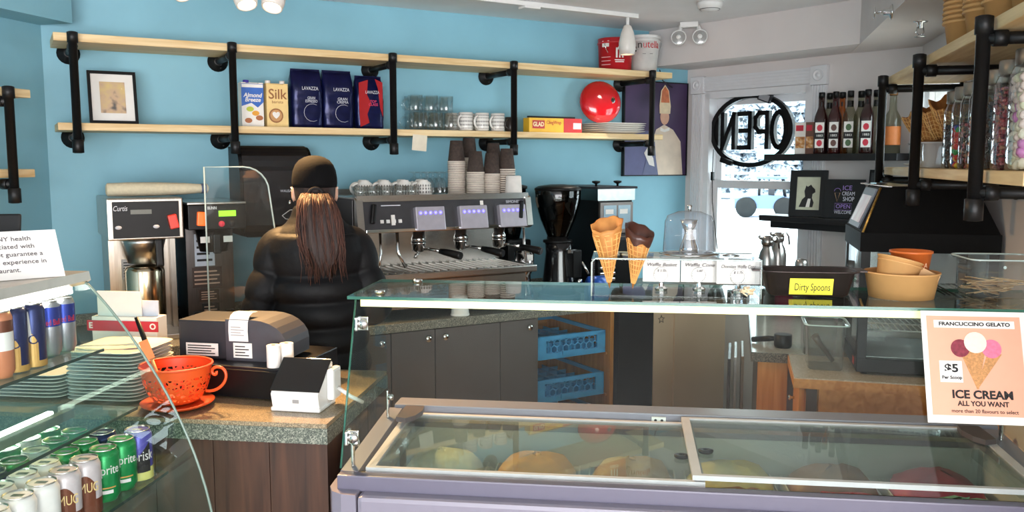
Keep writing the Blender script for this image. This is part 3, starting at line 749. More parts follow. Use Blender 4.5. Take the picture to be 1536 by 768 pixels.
# paper cup stacks
KRB = mat('dark_brown_kraft_sleeve', (62, 50, 44), .8, var=.35, scale=90); RIMW = mat('pale_cup_rim', (214, 202, 188), .6)
m = MB(); m.lathe([(.0415, .004), (.0295, .105), (.027, .105)], seg=18, cap=(False, True))
m.mi = 1; m.lathe([(.041, 0), (.0435, .0015), (.0435, .006), (.0415, .0075)], seg=18, cap=(False, False))
cupme = m.mesh('paper_cup', [KRB, RIMW])
stacks = [(.160, .36, 19, .0085, 'the tall stack next to the footed glasses'), (.215, .45, 13, .0085, 'the short front stack beside the tall one'), (.285, .25, 21, .0085, 'the tallest rear stack'), (.302, .45, 12, .0085, 'the short front stack in the middle'), (.395, .30, 18, .0085, 'the rear stack behind the foam cup'), (.385, .45, 12, .0105, 'the short front stack beside the foam cup')]
first = None
for s, t, n, dz, nm in stacks:
    for k in range(n):
        o = link('paper_cup', cupme, None, acn(s + random.uniform(-.0012, .0012), t, MZ + k * dz), random.uniform(0, 6))
        tag(o, ('upturned dark brown paper cup on top of ' if k == n - 1 else 'pale-rimmed paper cup nested in ') + nm, 'paper cup', 'paper cups on the espresso machine')
wc = MB().lathe([(.042, 0), (.044, .002), (.044, .008), (.041, .009), (.036, .088), (.03, .092), (.001, .09)], seg=20)
wc = wc.obj('foam_cup', mat('white_foam', (232, 228, 222), .7), loc=acn(.475 - .10, .545, MZ)); tag(wc, 'white foam cup upside down on the espresso machine, beside the brown paper cups', 'cup')
wc.location = acn(.372, .54, MZ)
q = A.atz(690, 473, CZ)
dup(wc, acn(q[0], min(q[1], .62), CZ), None, 'white foam cup standing on the worktop edge below the espresso machine')

# steel milk pitcher hung at the machine's right
mp_ = thing('milk_pitcher', 'stainless steel milk pitcher between espresso machine and grinder', 'pitcher', acn(.515, .40, CZ), A.rz)
MB().lathe([(.045, 0), (.048, .005), (.048, .05), (.03, .1), (.03, .13), (.05, .17), (.05, .25), (.047, .25), (.047, .172), (.027, .13), (.001, .12)], seg=24, cap=(True, False)).obj('body', CHROME, mp_)
MB().rng(-.02, .02, -.0515, -.049, .21, .24).obj('label', PAPER, mp_)
# grinder with conical hopper
gd = thing('coffee_grinder', 'black coffee grinder with a large smoky conical hopper', 'coffee grinder', acn(.715, .40), A.rz)
MB().prism(arc(0, -.02, .1, 0, 360, 24, ry=.13)[:-1], 0, .03, 'xy').obj('base', BLACKP, gd)
MB().rings([[(x * f, y * f - .01, z) for x, y in arc(0, 0, .085, 0, 360, 24, ry=.1)[:-1]] for f, z in ((1, .03), (.92, .1), (.75, .24), (.8, .29))]).obj('motor_housing', mat('gloss_black_metal', (20, 20, 22), .18, coat=.4), gd)
MB().lathe([(.075, 0), (.075, .012), (.055, .014), (.055, .03)], z=.29, seg=24).obj('collar', BLACKP, gd)
SMK = glass('smoky_hopper', (92, 96, 96), refl=1.5)
MB().lathe([(.052, .0), (.06, .02), (.09, .09), (.115, .18), (.118, .235), (.116, .24)], z=.318, seg=28, cap=(False, False)).obj('hopper', SMK, gd)
MB().lathe([(.05, .002), (.075, .06), (.082, .075), (.001, .09)], z=.32, seg=20).obj('coffee_beans', mat('roast_beans', (44, 30, 24), .5, bump=1.0, scale=160, var=.5), gd)
MB().lathe([(.12, 0), (.12, .01), (.1, .022), (.04, .03), (.001, .031)], z=.556, seg=28).obj('hopper_lid', BLACKP, gd)
MB().rng(.005, .055, -.14, -.08, .12, .26, bev=.006).obj('dosing_chute', BLACKP, gd)
MB().tube([(.05, -.15, .2), (.075, -.17, .14)], .006, 8).obj('lever', CHROME, gd)
MB().lathe([(.014, 0), (.014, .012), (.001, .013)], M=Matrix.Rotation(R(90), 4, 'X'), x=.04, y=-.14, z=.1, seg=14).obj('knob', CHROME, gd)
MB().rng(-.02, .03, -.125, -.11, .245, .262).obj('logo_plate', CHROME, gd)
# second grinder, behind the machine
g2 = thing('coffee_grinder', 'grinder half hidden behind the espresso machine end by the milk pitcher', 'coffee grinder', acn(.56, .18), A.rz)
MB().rng(-.07, .07, -.1, .1, 0, .3, bev=.01).obj('motor_housing', BLACKP, g2)
MB().lathe([(.05, .3), (.06, .34), (.082, .5), (.084, .56)], seg=24, cap=(False, False)).obj('hopper', SMK, g2)
MB().lathe([(.09, 0), (.09, .015), (.05, .025), (.001, .026)], z=.56, seg=24).obj('hopper_lid', BLACKP, g2)
MB().box(.03, -.078, .48, .07, .003, .07, rot=('Z', R(20))).obj('paper_label', mat('cream_label', (220, 210, 190), .7), g2)
# bulk brewer / twin hopper dispenser
bb = thing('bean_dispenser', 'tall black twin-hopper grinder with chrome top beside the turquoise wall', 'coffee grinder', acn(1.03, .27), A.rz)
MB().rng(-.105, .115, -.19, .2, 0, .5, bev=.004).obj('cabinet', BLACKP, bb)
MB().rng(-.115, .125, -.2, .21, .5, .56).obj('chrome_hopper', mat('dull_chrome', (150, 152, 150), .25, 1.0), bb)
MB().rng(-.125, .135, -.21, .22, .56, .572, bev=.003).obj('hopper_lid', DARK, bb)
for x in (-.07, .07): MB().lathe([(.006, 0), (.006, .012), (.022, .02), (.022, .028), (.001, .03)], x=x, y=-.12, z=.572, seg=14).obj('lid_knob', BLACKP, bb)
f = MB().rng(-.1, .11, -.204, -.192, .33, .49).obj('front_frame', mat('taupe_metal', (120, 112, 108), .35, .5), bb)
for x in (-.08, .012): 
    MB().rng(x, x + .08, -.207, -.2035, .35, .475).obj('window', mat('blue_grey_pane', (150, 176, 190), .15), bb)
    MB().rng(x + .01, x + .06, -.2085, -.2068, .43, .455).obj('sticker', PAPER, bb)
MB().rng(-.1, .11, -.2, -.192, .29, .32).obj('lower_trim', DARK, bb)
MB().rng(.02, .1, -.201, -.1915, .306, .312).obj('bright_line', CHROME, bb)
for k in range(3): MB().rng(-.1, .0, -.206, -.19, .08 + k * .03, .095 + k * .03, bev=.004).obj('grille_bar', CHROME, bb)
db = thing('decaf_bag', 'small blue decaf coffee pack standing beside the conical grinder', 'coffee bag', acn(.85, .56), A.rz)
MB().rings([[(x * .055 * f, y * .03 * g_, z) for x, y in ((-1, -1), (0, -1.1), (1, -1), (1, 1), (0, 1.1), (-1, 1))] for f, g_, z in ((1, 1, 0), (1.02, 1.05, .05), (1, .9, .1), (.98, .2, .125))]).obj('foil_pack', mat('bright_blue_foil', (38, 84, 170), .3, .2), db)
text('Decaf', .03, WHITE, db, (0, -.0345, .045), width=.075)
text('LAVAZZA', .014, WHITE, db, (0, -.034, .085), width=.06)

# coffee brewers ------------------------------------------------------
b1 = thing('coffee_brewer', 'stainless coffee brewer with black control panel and red switch, under a rolled towel', 'coffee brewer', acn(-1.255, .0), A.rz)
wB, hB = .25, .56
STB = mat('brewer_steel', (176, 170, 160), .3, 1.0, stretch=(60, 60, 2), scale=6, var=.12)
MB().rng(-wB/2, wB/2, -.52, -.08, 0, .022, bev=.004).obj('base_tray', STEEL, b1)
MB().rng(-wB/2, wB/2, -.3, -.08, .022, .4).obj('column', STB, b1)
for x in (-wB/2, wB/2 - .02): MB().rng(x, x + .02, -.36, -.3, .022, .4).obj('column_edge', STB, b1)
hd = MB().rng(-wB/2 - .012, wB/2 + .012, -.51, -.07, .4, hB, bev=.005).obj('head', STB, b1)
MB().rng(-wB/2 + .006, wB/2 - .004, -.516, -.509, .408, hB - .012, bev=.002).obj('control_panel', BLACKP, b1)
MB().rng(-.055, .02, -.5185, -.515, .5, .517).obj('display', mat('dim_lcd', (96, 100, 92), .3), b1)
text('Curtis', .028, SILVP, b1, (-.092, -.517, .522), width=.05, shear=.25)
for x in (-.1, .035): MB().lathe([(.012, 0), (.012, .003), (.001, .004)], M=Matrix.Rotation(R(90), 4, 'X'), x=x, y=-.515, z=.45, seg=12, sy=.6).obj('button', SILVP, b1)
REDS = mat('red_switch', (206, 58, 44), .35)
MB().box(.095, -.53, .468, .034, .03, .055, rot=('Y', R(-12)), bev=.004).obj('switch', REDS, b1)
MB().lathe([(.062, 0), (.08, .08), (.085, .1)], x=.0, y=-.4, z=.3, seg=24).obj('brew_basket', STEEL, b1)
MB().box(.045, -.495, .345, .03, .03, .11, rot=('X', R(-6)), bev=.008).obj('basket_handle', BLACKP, b1)
MB().rng(-.075, .04, -.304, -.3015, .225, .305).obj('instruction_label', mat('pale_grey_label', (208, 204, 198), .6), b1)
lines = MB()
for k in range(6): lines.rng(-.068, .03 - (k % 3) * .012, -.3052, -.3042, .235 + k * .011, .239 + k * .011)
lines.obj('label_print', INK, b1)
MB().lathe([(.072, 0), (.075, .006), (.075, .245), (.07, .262), (.04, .27), (.001, .272)], x=0.0, y=-.4, z=.0225, seg=28).obj('thermal_server', mat('server_steel', (196, 182, 158), .2, 1.0, stretch=(60, 60, 1), scale=5, var=.15), b1)
tw = tag(MB().rings([[(x, .0 + r * .9 * math.cos(R(a)), .034 + r * .62 * math.sin(R(a)) + .0 * x) for a in range(0, 360, 30)] for x, r in ((-.19, .03), (-.185, .042), (-.1, .046), (.0, .044), (.1, .038), (.16, .03), (.19, .03), (.195, .018))]).obj('rolled_towel', mat('cream_towel', (224, 210, 178), .9, bump=.4, scale=80), loc=acn(-1.19, .38, CZ + hB - .003), rz=A.rz), 'rolled cream towel with a blue end lying on the steel brewer', 'towel')
MB().rings([[(x, r * .92 * math.cos(R(a)), .034 + r * .64 * math.sin(R(a))) for a in range(0, 360, 30)] for x, r in ((.165, .0315), (.185, .0315))], cap=(False, False)).obj('blue_stripe', mat('denim_blue_cloth', (96, 110, 140), .9), tw)
b2 = thing('coffee_brewer', 'narrow dark coffee brewer with a glowing green display and label stickers', 'coffee brewer', acn(-.99, .0), A.rz)
DKS = mat('dark_steel', (104, 100, 98), .3, .9, stretch=(60, 60, 2), scale=6, var=.15)
w2_ = .2
MB().rng(-w2_/2, w2_/2, -.5, -.1, 0, .03, bev=.004).obj('base_tray', BLACKP, b2)
MB().rng(-w2_/2 + .005, w2_/2 - .005, -.34, -.1, .03, .43).obj('column', DKS, b2)
MB().rng(-w2_/2 - .012, w2_/2 + .012, -.52, -.09, .43, .53, bev=.004).obj('head', BLACKP, b2)
MB().rng(-w2_/2 - .014, w2_/2 + .014, -.525, -.085, .53, .54, bev=.003).obj('steel_top', STEELH, b2)
MB().rng(.005, .072, -.5235, -.52, .482, .505).obj('display', mat('green_display', (140, 225, 40), .4, emit=1.6), b2)
sw = MB().box(-.065, -.53, .475, .03, .024, .055, rot=('Y', R(4)), bev=.004).obj('switch', mat('orange_glow_switch', (236, 98, 30), .35, emit=.8), b2)
for x, c_ in ((.015, 'red_lamp'), (.055, 'black_button')):
    MB().lathe([(.012, 0), (.012, .005), (.001, .006)], M=Matrix.Rotation(R(90), 4, 'X'), x=x, y=-.52, z=.452, seg=14).obj('button', mat('red_lamp', (200, 50, 70), .4, emit=.5) if c_ == 'red_lamp' else DARK, b2)
text('BUNN', .016, SILVP, b2, (-.02, -.5215, .516), width=.035, bold=.0006)
fn = MB().lathe([(.055, 0), (.065, .05), (.07, .09)], x=0, y=-.42, z=.335, seg=22).obj('funnel', BLACKP, b2)
for x in (-.045, .045): MB().rng(x - .018, x + .018, -.489, -.485, .375, .4).obj('warning_label', PAPER, fn)
MB().box(0, -.49, .37, .03, .02, .08, bev=.005).obj('funnel_handle', BLACKP, b2)
for (a, b_, z0, z1, mm) in ((-.062, .018, .265, .4, mat('white_blue_sticker', (190, 200, 214), .5)), (-.075, .045, .175, .26, mat('brown_black_sticker', (60, 46, 40), .4)), (-.05, .03, .115, .165, mat('brown_black_sticker', (60, 46, 40), .4)), (-.04, .03, .04, .105, INK)):
    q = MB().rng(a, b_, -.3435, -.3405, z0, z1).obj('sticker', mm, b2)
    pr = MB()
    for k in range(4): pr.rng(a + .008, b_ - .01 - .01 * (k % 2), -.3448, -.3434, z0 + (z1 - z0) * (.15 + .2 * k), z0 + (z1 - z0) * (.22 + .2 * k))
    pr.obj('sticker_print', mat('tan_sticker_print', (188, 160, 140), .5) if z1 < .3 else INK, q)
for x in (-.06, .07): MB().rng(x - .016, x + .016, -.37, -.341, .03, .075, bev=.003).obj('guide_block', BLACKP, b2)
# clear shield between the brewers and the person
sg = thing('acrylic_shield', 'clear acrylic shield with rounded top corner beside the dark brewer', 'shield', acn(-.945, .575), A.rz)
pts = [(-.10, 0), (-.10, .68)] + [(.05 + .10 * math.sin(R(a)), .58 + .10 * math.cos(R(a))) for a in range(0, 91, 15)] + [(.19, .25), (.2, 0)]
MB().prism(pts, -.003, .003).obj('sheet', glass('thin_acrylic', (246, 250, 249), .6, haze=.012), sg)
MB().tube([(x, 0, z) for x, z in pts], .0035, 6).obj('polished_edge', mat('pale_acrylic_edge', (190, 208, 204), .2), sg)
wb = thing('water_bottle', 'matte grey water bottle with a black cap next to the dark brewer', 'bottle', acn(-.80, .49), A.rz)
MB().lathe([(.045, 0), (.048, .004), (.048, .175), (.04, .2), (.03, .21), (.03, .215)], seg=24).obj('flask', mat('sage_grey_powder_coat', (140, 146, 146), .5), wb)
MB().lathe([(.034, 0), (.036, .004), (.036, .03), (.03, .034), (.001, .036)], z=.212, seg=20).obj('cap', BLACKP, wb)
MB().tube([(x, 0, .245 + z) for x, z in arc(0, 0, .026, 0, 180, 8)], .005, 6).obj('loop', BLACKP, wb)
# ================================================================ ice cream freezer with its glass guard
LAV = mat('lavender_grey_plastic', (132, 128, 142), .35, var=.02)
LAVD = mat('dark_lavender_grey_plastic', (100, 97, 114), .35, var=.02)
fz = thing('ice_cream_freezer', 'lavender-grey ice cream freezer with sliding glass lids and a lit glass guard on top', 'freezer', D.o, D.rz)
S0, S1, RZ = -.055, 1.655, .86
dy = lambda t: -t            # local y of an outward distance
# cabinet body
prof = [(.02, 0), (-.10, .0), (-.10, .77)]
MB().rng(S0 + .01, S1, -.035, .56, .06, .60).obj('cabinet', mat('white_freezer_panel', (214, 212, 216), .4, var=.02), fz)
MB().rng(S0 + .05, S1 - .03, .0, .52, 0, .06).obj('plinth', BLACKP, fz)
MB().rng(S0 + .055, S1, -.055, -.036, .30, .755, bev=.004).obj('front_panel', MATS['white_freezer_panel'], fz)
MB().rng(S0 + .06, S1, -.066, .005, .757, .822, bev=.012).obj('front_bumper', LAV, fz)
cpts = [(S0 + .058, -.066), (S0 + .02, -.062), (S0 - .008, -.045), (S0 - .022, -.015), (S0 - .025, .03), (S0 - .025, .56), (S0 + .058, .56)]
MB().prism(cpts, .45, .825, 'xy').obj('corner_post', LAV, fz)
# rim around the well
MB().rng(S0, S1, -.03, .0, .82, RZ, bev=.004).obj('front_rim', LAVD, fz)
MB().rng(S0 + .02, S1, .44, .52, .70, RZ + .045, bev=.004).obj('rear_rim', LAV, fz)
for a, b in ((S0, S0 + .045), (S1 - .045, S1)): MB().prism([(0.0, .70), (.44, .70), (.44, RZ + .035), (0.0, RZ)], a, b, 'yz').obj('side_rim', LAV, fz)
MB().rng(S0 + .048, S1 - .048, .0, .44, .55, .56).obj('well_floor', WHITE, fz)
for a, b, c, d in ((S0 + .046, S0 + .05, .0, .44), (S1 - .05, S1 - .046, .0, .44)): MB().rng(a, b, c, d, .56, .84).obj('well_side', WHITE, fz)
MB().rng(S0 + .05, S1 - .05, .434, .438, .56, .84).obj('well_side', WHITE, fz); MB().rng(S0 + .05, S1 - .05, .002, .006, .56, .84).obj('well_side', WHITE, fz)
MB().rng(S0 + .05, S1 - .05, .425, .438, RZ + .0, RZ + .012).obj('lid_track', STEELH, fz)
MB().rng(S0 + .05, S1 - .05, .002, .012, RZ - .015, RZ - .004).obj('lid_track', STEELH, fz)
LIDG = glass('lid_glass', (232, 240, 236), refl=1.3, haze=.03)
PINKW = mat('pale_pink_frame', (206, 196, 200), .35)
def lid(x0, x1, dz, name='sliding_lid'):
    def zz(y): return RZ - .006 + dz + y * .05
    m = MB()
    y0, y1 = .014, .424
    def bar(xa, xb, ya, yb):
        m.rings([[(xa, ya, zz(ya)), (xb, ya, zz(ya)), (xb, yb, zz(yb)), (xa, yb, zz(yb))], [(xa, ya, zz(ya) + .012), (xb, ya, zz(ya) + .012), (xb, yb, zz(yb) + .012), (xa, yb, zz(yb) + .012)]], smooth=False)
    bar(x0, x1, y0, y0 + .012); bar(x0, x1, y1 - .012, y1); bar(x0, x0 + .022, y0 + .012, y1 - .012); bar(x1 - .022, x1, y0 + .012, y1 - .012)
    f = m.obj(name, PINKW, fz)
    ya, yb, xa, xb = y0 + .012, y1 - .012, x0 + .022, x1 - .022
    MB().rings([[(xa, ya, zz(ya) + .004), (xb, ya, zz(ya) + .004), (xb, yb, zz(yb) + .004), (xa, yb, zz(yb) + .004)], [(xa, ya, zz(ya) + .008), (xb, ya, zz(ya) + .008), (xb, yb, zz(yb) + .008), (xa, yb, zz(yb) + .008)]], smooth=False).obj('lid_pane', LIDG, f)
    MB().lathe([(.014, 0), (.016, .004), (.016, .008), (.006, .009), (.006, .006), (.001, .006)], x=(x1 - .045 if dz == 0 else x0 + .045), y=.17, z=zz(.17) + .008, sx=1.2, seg=18).obj('finger_pull', BLACKP, f)
lid(S0 + .06, .832, 0.0); lid(.802, S1 - .06, .016)
# curved dark ends of the lids
for x, sg_ in ((S0 + .062, 1), (S1 - .062, -1)):
    pts = [(x + sg_ * (.0 + .05 * math.sin(R(a))), .30 + .10 * (a / 90.0) , RZ + .02 + .012 * math.cos(R(a))) for a in range(0, 91, 15)]
    MB().prism([(x + sg_ * a, b) for a, b in ((0, .30), (.03, .29), (.05, .32), (.06, .37), (.055, .415), (.0, .415))], RZ + .036, RZ + .05, 'xy').obj('lid_end_cap', mat('dark_taupe_plastic', (84, 72, 74), .4), fz)
    MB().rings([[(x + sg_ * a, y, z) for a, z in ((0, RZ + .005), (.03, RZ + .022 + y * .04), (.055, RZ + .02 + y * .04), (.06, RZ))] for y in (.02, .12, .22, .30)], smooth=False).obj('curved_clear_end', ACRYL, fz)
# fittings on the rear rim
for x in (.74,):
    m = MB().rng(x - .02, x + .02, .434, .44, RZ + .018, RZ + .036); o = m.obj('latch_plate', WHITE, fz)
    for k in (-.009, .009): MB().lathe([(.004, 0), (.004, .003)], M=Matrix.Rotation(R(90), 4, 'X'), x=x + k, y=.434, z=RZ + .027, seg=10).obj('screw', INK, o)
# glass guard
GZ = 1.268
def gpane(pts, th, nrm, name):
    n = Vector(nrm).normalized() * th
    m = MB(); a = [Vector(p) for p in pts]; b = [p + n for p in a]
    m.rings([a, b], smooth=False)
    return m.obj(name, glass('guard_glass', (246, 251, 249), .35), fz)
MB().rng(S0 - .02, 1.71, .145, .475, GZ - .002, GZ + .006).obj('glass_top', CLEAR, fz)
MB().rng(S0 - .021, 1.711, .1435, .145, GZ - .002, GZ + .006).rng(S0 - .0215, S0 - .02, .145, .475, GZ - .002, GZ + .006).rng(S0 - .02, 1.71, .475, .4765, GZ - .002, GZ + .006).obj('top_edge', GEDGE, fz)
gpane([(S0, .004, RZ + .003), (S1, .004, RZ + .003), (S1, .152, GZ - .004), (S0, .152, GZ - .004)], .005, (0, -1, -.36), 'front_glass')
gpane([(S0, .01, RZ + .003), (S0, .43, RZ + .045), (S0, .405, GZ - .004), (S0, .158, GZ - .004)], .005, (1, 0, 0), 'end_glass')
gpane([(S1 - .005, .01, RZ + .003), (S1 - .005, .43, RZ + .045), (S1 - .005, .405, GZ - .004), (S1 - .005, .158, GZ - .004)], .005, (1, 0, 0), 'end_glass')
for x in (S0 - .0015, S1 + .0002): MB().tube([(x, .006, RZ + .004), (x, .154, GZ - .004)], .0028, 6).obj('glass_edge', GEDGE, fz)
LEDM = mat('warm_white_led', (255, 236, 172), .4, emit=1.25, var=0.0)
led = MB().rng(S0 + .01, S1 - .01, .158, .168, GZ - .022, GZ - .003).obj('led_strip', LEDM, fz)
def clip(x, y, z, sz=.036):
    c = MB().rng(x, x + .008, y - sz/2, y + sz/2, z - sz/2, z + sz/2, bev=.004).rng(x, x + sz * .9, y - .004, y + .002, z - sz/2, z + sz/2, bev=.002).obj('glass_clamp', CHROME, fz)
    MB().lathe([(.013, 0), (.014, .004), (.012, .01), (.001, .011)], M=Matrix.Rotation(R(90), 4, 'X'), x=x + .02, y=y - .004, z=z, seg=16).obj('clamp_knob', CHROME, c)
clip(S0 + .005, .135, 1.205); clip(S0 + .005, .035, .935)
clip(S1 - .045, .135, 1.205)
for x in (S0 + .02, S1 - .03):
    for y in (.03, .36):
        z = RZ + .02 + y * .08
        c = MB().rng(x, x + .006, y - .008, y + .008, z - .02, z + .06, bev=.002).obj('stay_bracket', CHROME, fz)
        MB().lathe([(.009, 0), (.009, .014), (.001, .016)], M=Matrix.Rotation(R(90), 4, 'Y'), x=x + .004, y=y, z=z + .04, seg=12).obj('stay_bolt', CHROME, c)
for x, y in ((S0 + .05, .2), (S0 + .1, .42)): MB().lathe([(.014, 0), (.014, .008), (.012, .01), (.001, .01)], x=x, y=y, z=GZ + .006, seg=16).obj('glass_stud', CHROME, fz)
# gelato tubs in the well
TUBW = mat('white_tub_plastic', (228, 226, 220), .4)
cols = [('honey', (224, 170, 92)), ('cream', (236, 222, 190)), ('pink', (224, 128, 130)), ('caramel', (196, 128, 66)), ('strawberry', (216, 92, 96)), ('mint', (170, 210, 180)), ('vanilla', (240, 228, 196)), ('orange', (236, 164, 80)), ('biscuit', (206, 170, 120)), ('lemon', (240, 214, 120)), ('coffee', (150, 108, 76)), ('raspberry', (196, 60, 84))]
n = 0
for row in range(2):
    for k in range(6):
        nm, cc = cols[n]; n += 1
        x = S0 + .19 + k * .265; y = .115 + row * .205
        tb = thing('gelato_tub', f'white tub heaped with {nm} coloured gelato inside the freezer well', 'gelato tub', D.w(x, -y, .561), D.rz, 'gelato tubs in the freezer')
        m = MB().rng(-.12, .12, -.095, -.091, 0, .19).rng(-.12, .12, .091, .095, 0, .19).rng(-.12, -.116, -.091, .091, 0, .19).rng(.116, .12, -.091, .091, 0, .19).rng(-.116, .116, -.091, .091, 0, .004)
        m.obj('tub', TUBW, tb)
        rs = []; rnd = random.Random(n)
        for f, z in ((1, .02), (1, .185), (.9, .21), (.7, .232), (.4, .246), (.1, .252)):
            rs.append([(math.copysign(abs(math.cos(a)) ** .5, math.cos(a)) * .112 * f + rnd.uniform(-.006, .006), math.copysign(abs(math.sin(a)) ** .5, math.sin(a)) * .087 * f + rnd.uniform(-.006, .006), z + rnd.uniform(-.006, .006)) for a in [2 * math.pi * i / 18 for i in range(18)]])
        MB().rings(rs).obj('gelato', mat('gelato_' + nm, cc, .5, bump=.6, scale=40, var=.12), tb)

# poster on the front glass
ps = thing('gelato_poster', 'peach ice cream poster taped to the freezer guard, with three scoops in a cone', 'poster', D.w(1.335, -.142, 1.266), D.rz)
TM = Matrix.Rotation(R(0), 4, 'X')
PKW, PKH = .232, .262
tilt = math.atan2(.148, GZ - RZ)
PMx = Matrix.Rotation(-tilt, 4, 'X')
def pb(x0, x1, z0, z1, d, mm, name):
    return MB().rng(x0, x1, -.0082 - d, -.0078 - d + .0003, z0, z1).xf(PMx).obj(name, mm, ps)
pb(0, PKW, -PKH, 0, 0, PAPER, 'sheet')
pb(.012, PKW - .012, -PKH + .018, -.012, .0006, mat('peach_print', (236, 172, 144), .6, var=.02), 'peach_panel')
pb(.028, PKW - .025, -.040, -.022, .0012, PAPER, 'title_strip')
pb(.034, .084, -.168, -.118, .0012, PAPER, 'price_card')
def pt(body, size, x, z, width, bold=0.0, mm=INK):
    o = text(body, size, mm, ps, (0, 0, 0), rot=(0, 0, 0), width=width, bold=bold)
    M = PMx @ Matrix.Translation((x, -.0096, z)) @ Matrix.Rotation(R(90), 4, 'X')
    o.data.transform(M)
pt('FRANCUCCINO GELATO', .012, PKW/2 + .002, -.031, .158, .0004)
pt('$5', .026, .06, -.136, .03, .0008); pt('Per Scoop', .010, .06, -.157, .044, .0003)
pt('ICE CREAM', .026, PKW/2 + .008, -.196, .132, .0009); pt('ALL YOU WANT', .016, PKW/2 + .008, -.2165, .112, .0004)
pt('more than 20 flavours to select', .012, PKW/2 + .01, -.2335, .145)
def disc(cx, cz, r, d, mm, name, ry=None):
    return MB().prism(arc(cx, cz, r, 0, 360, 22, ry=ry)[:-1], -.0092 - d, -.0088 - d).xf(PMx).obj(name, mm, ps)
for x0, xt in ((.083, -.02), (.142, .03), (.113, 0)):
    cx = .115
    MB().prism([(x0 - .0, -.1), (x0 + .032, -.1), (cx + .003, -.178), (cx - .003, -.178)] if xt else [(cx - .022, -.095), (cx + .022, -.095), (cx + .002, -.182), (cx - .002, -.182)], -.0092 - (.0005 if not xt else 0), -.0088).xf(PMx).obj('printed_cone', mat('cone_print', (196, 142, 88), .6, var=.25, scale=200), ps)
disc(.083, -.088, .021, .0008, mat('berry_print', (134, 46, 62), .6, var=.3, scale=120), 'printed_scoop')
disc(.152, -.088, .022, .0008, mat('pink_scoop_print', (236, 120, 150), .6, var=.15, scale=120), 'printed_scoop')
disc(.117, -.074, .025, .0012, mat('cream_scoop_print', (240, 226, 206), .6, var=.06, scale=120), 'printed_scoop')

# ---------------------------------------------------------------- on the glass top
TZ = GZ + .0065
def dg(s, t, z=TZ): return D.w(s, t, z)
stn = thing('cone_stand', 'clear acrylic cone stand holding two waffle cones and the price cards', 'stand', dg(.766, -.31), D.rz)
hw, hd_, hh = .214, .085, .098
MB().rng(-hw, hw, -hd_, hd_, 0, .003).obj('base_plate', ACRYL, stn)
MB().rng(-hw, hw, -hd_, hd_, hh - .003, hh).obj('top_plate', ACRYL, stn)
for x in (-hw, hw - .003): MB().rng(x, x + .003, -hd_, hd_, .003, hh - .003).obj('side_plate', ACRYL, stn)
AE = MATS['pale_acrylic_edge']
MB().tube([(-hw, -hd_, .0), (-hw, -hd_, hh - .01), (-hw + .01, -hd_, hh), (hw, -hd_, hh), (hw, -hd_, 0)], .0018, 6).obj('front_edge', AE, stn)
MB().tube([(-hw, hd_, hh), (hw, hd_, hh)], .0018, 6).obj('rear_edge', AE, stn)
for x in (-.165, -.115, .0, .075, .15):
    MB().tube([(x + .021 * math.cos(R(a)), .02 + .021 * math.sin(R(a)), hh + .001) for a in range(0, 360, 24)], .0018, 6, closed=True).obj('hole_rim', AE if x < -.1 else CHROME, stn)
WAF = bpy.data.materials.new('golden_waffle'); WAF.use_nodes = True
def waffle_mat(name, light, dark):
    if name in MATS: return MATS[name]
    m = bpy.data.materials.new(name); m.use_nodes = True; nt = m.node_tree; b = nt.nodes['Principled BSDF']
    nz = nt.nodes.new('ShaderNodeTexNoise'); nz.inputs['Scale'].default_value = 25; rp = nt.nodes.new('ShaderNodeValToRGB')
    tc = nt.nodes.new('ShaderNodeTexCoord'); nt.links.new(tc.outputs['Object'], nz.inputs['Vector'])
    rp.color_ramp.elements[0].position = .35; rp.color_ramp.elements[1].position = .65
    rp.color_ramp.elements[0].color = (*lin(dark), 1); rp.color_ramp.elements[1].color = (*lin(light), 1)
    nt.links.new(nz.outputs['Fac'], rp.inputs[0]); nt.links.new(rp.outputs[0], b.inputs['Base Color']); b.inputs['Roughness'].default_value = .6
    MATS[name] = m; return m
WAF = waffle_mat('golden_waffle', (206, 144, 76), (180, 116, 56)); RIDGE = waffle_mat('waffle_ridge', (238, 190, 118), (226, 172, 98))
CHOC = mat('dark_chocolate', (72, 40, 30), .3)
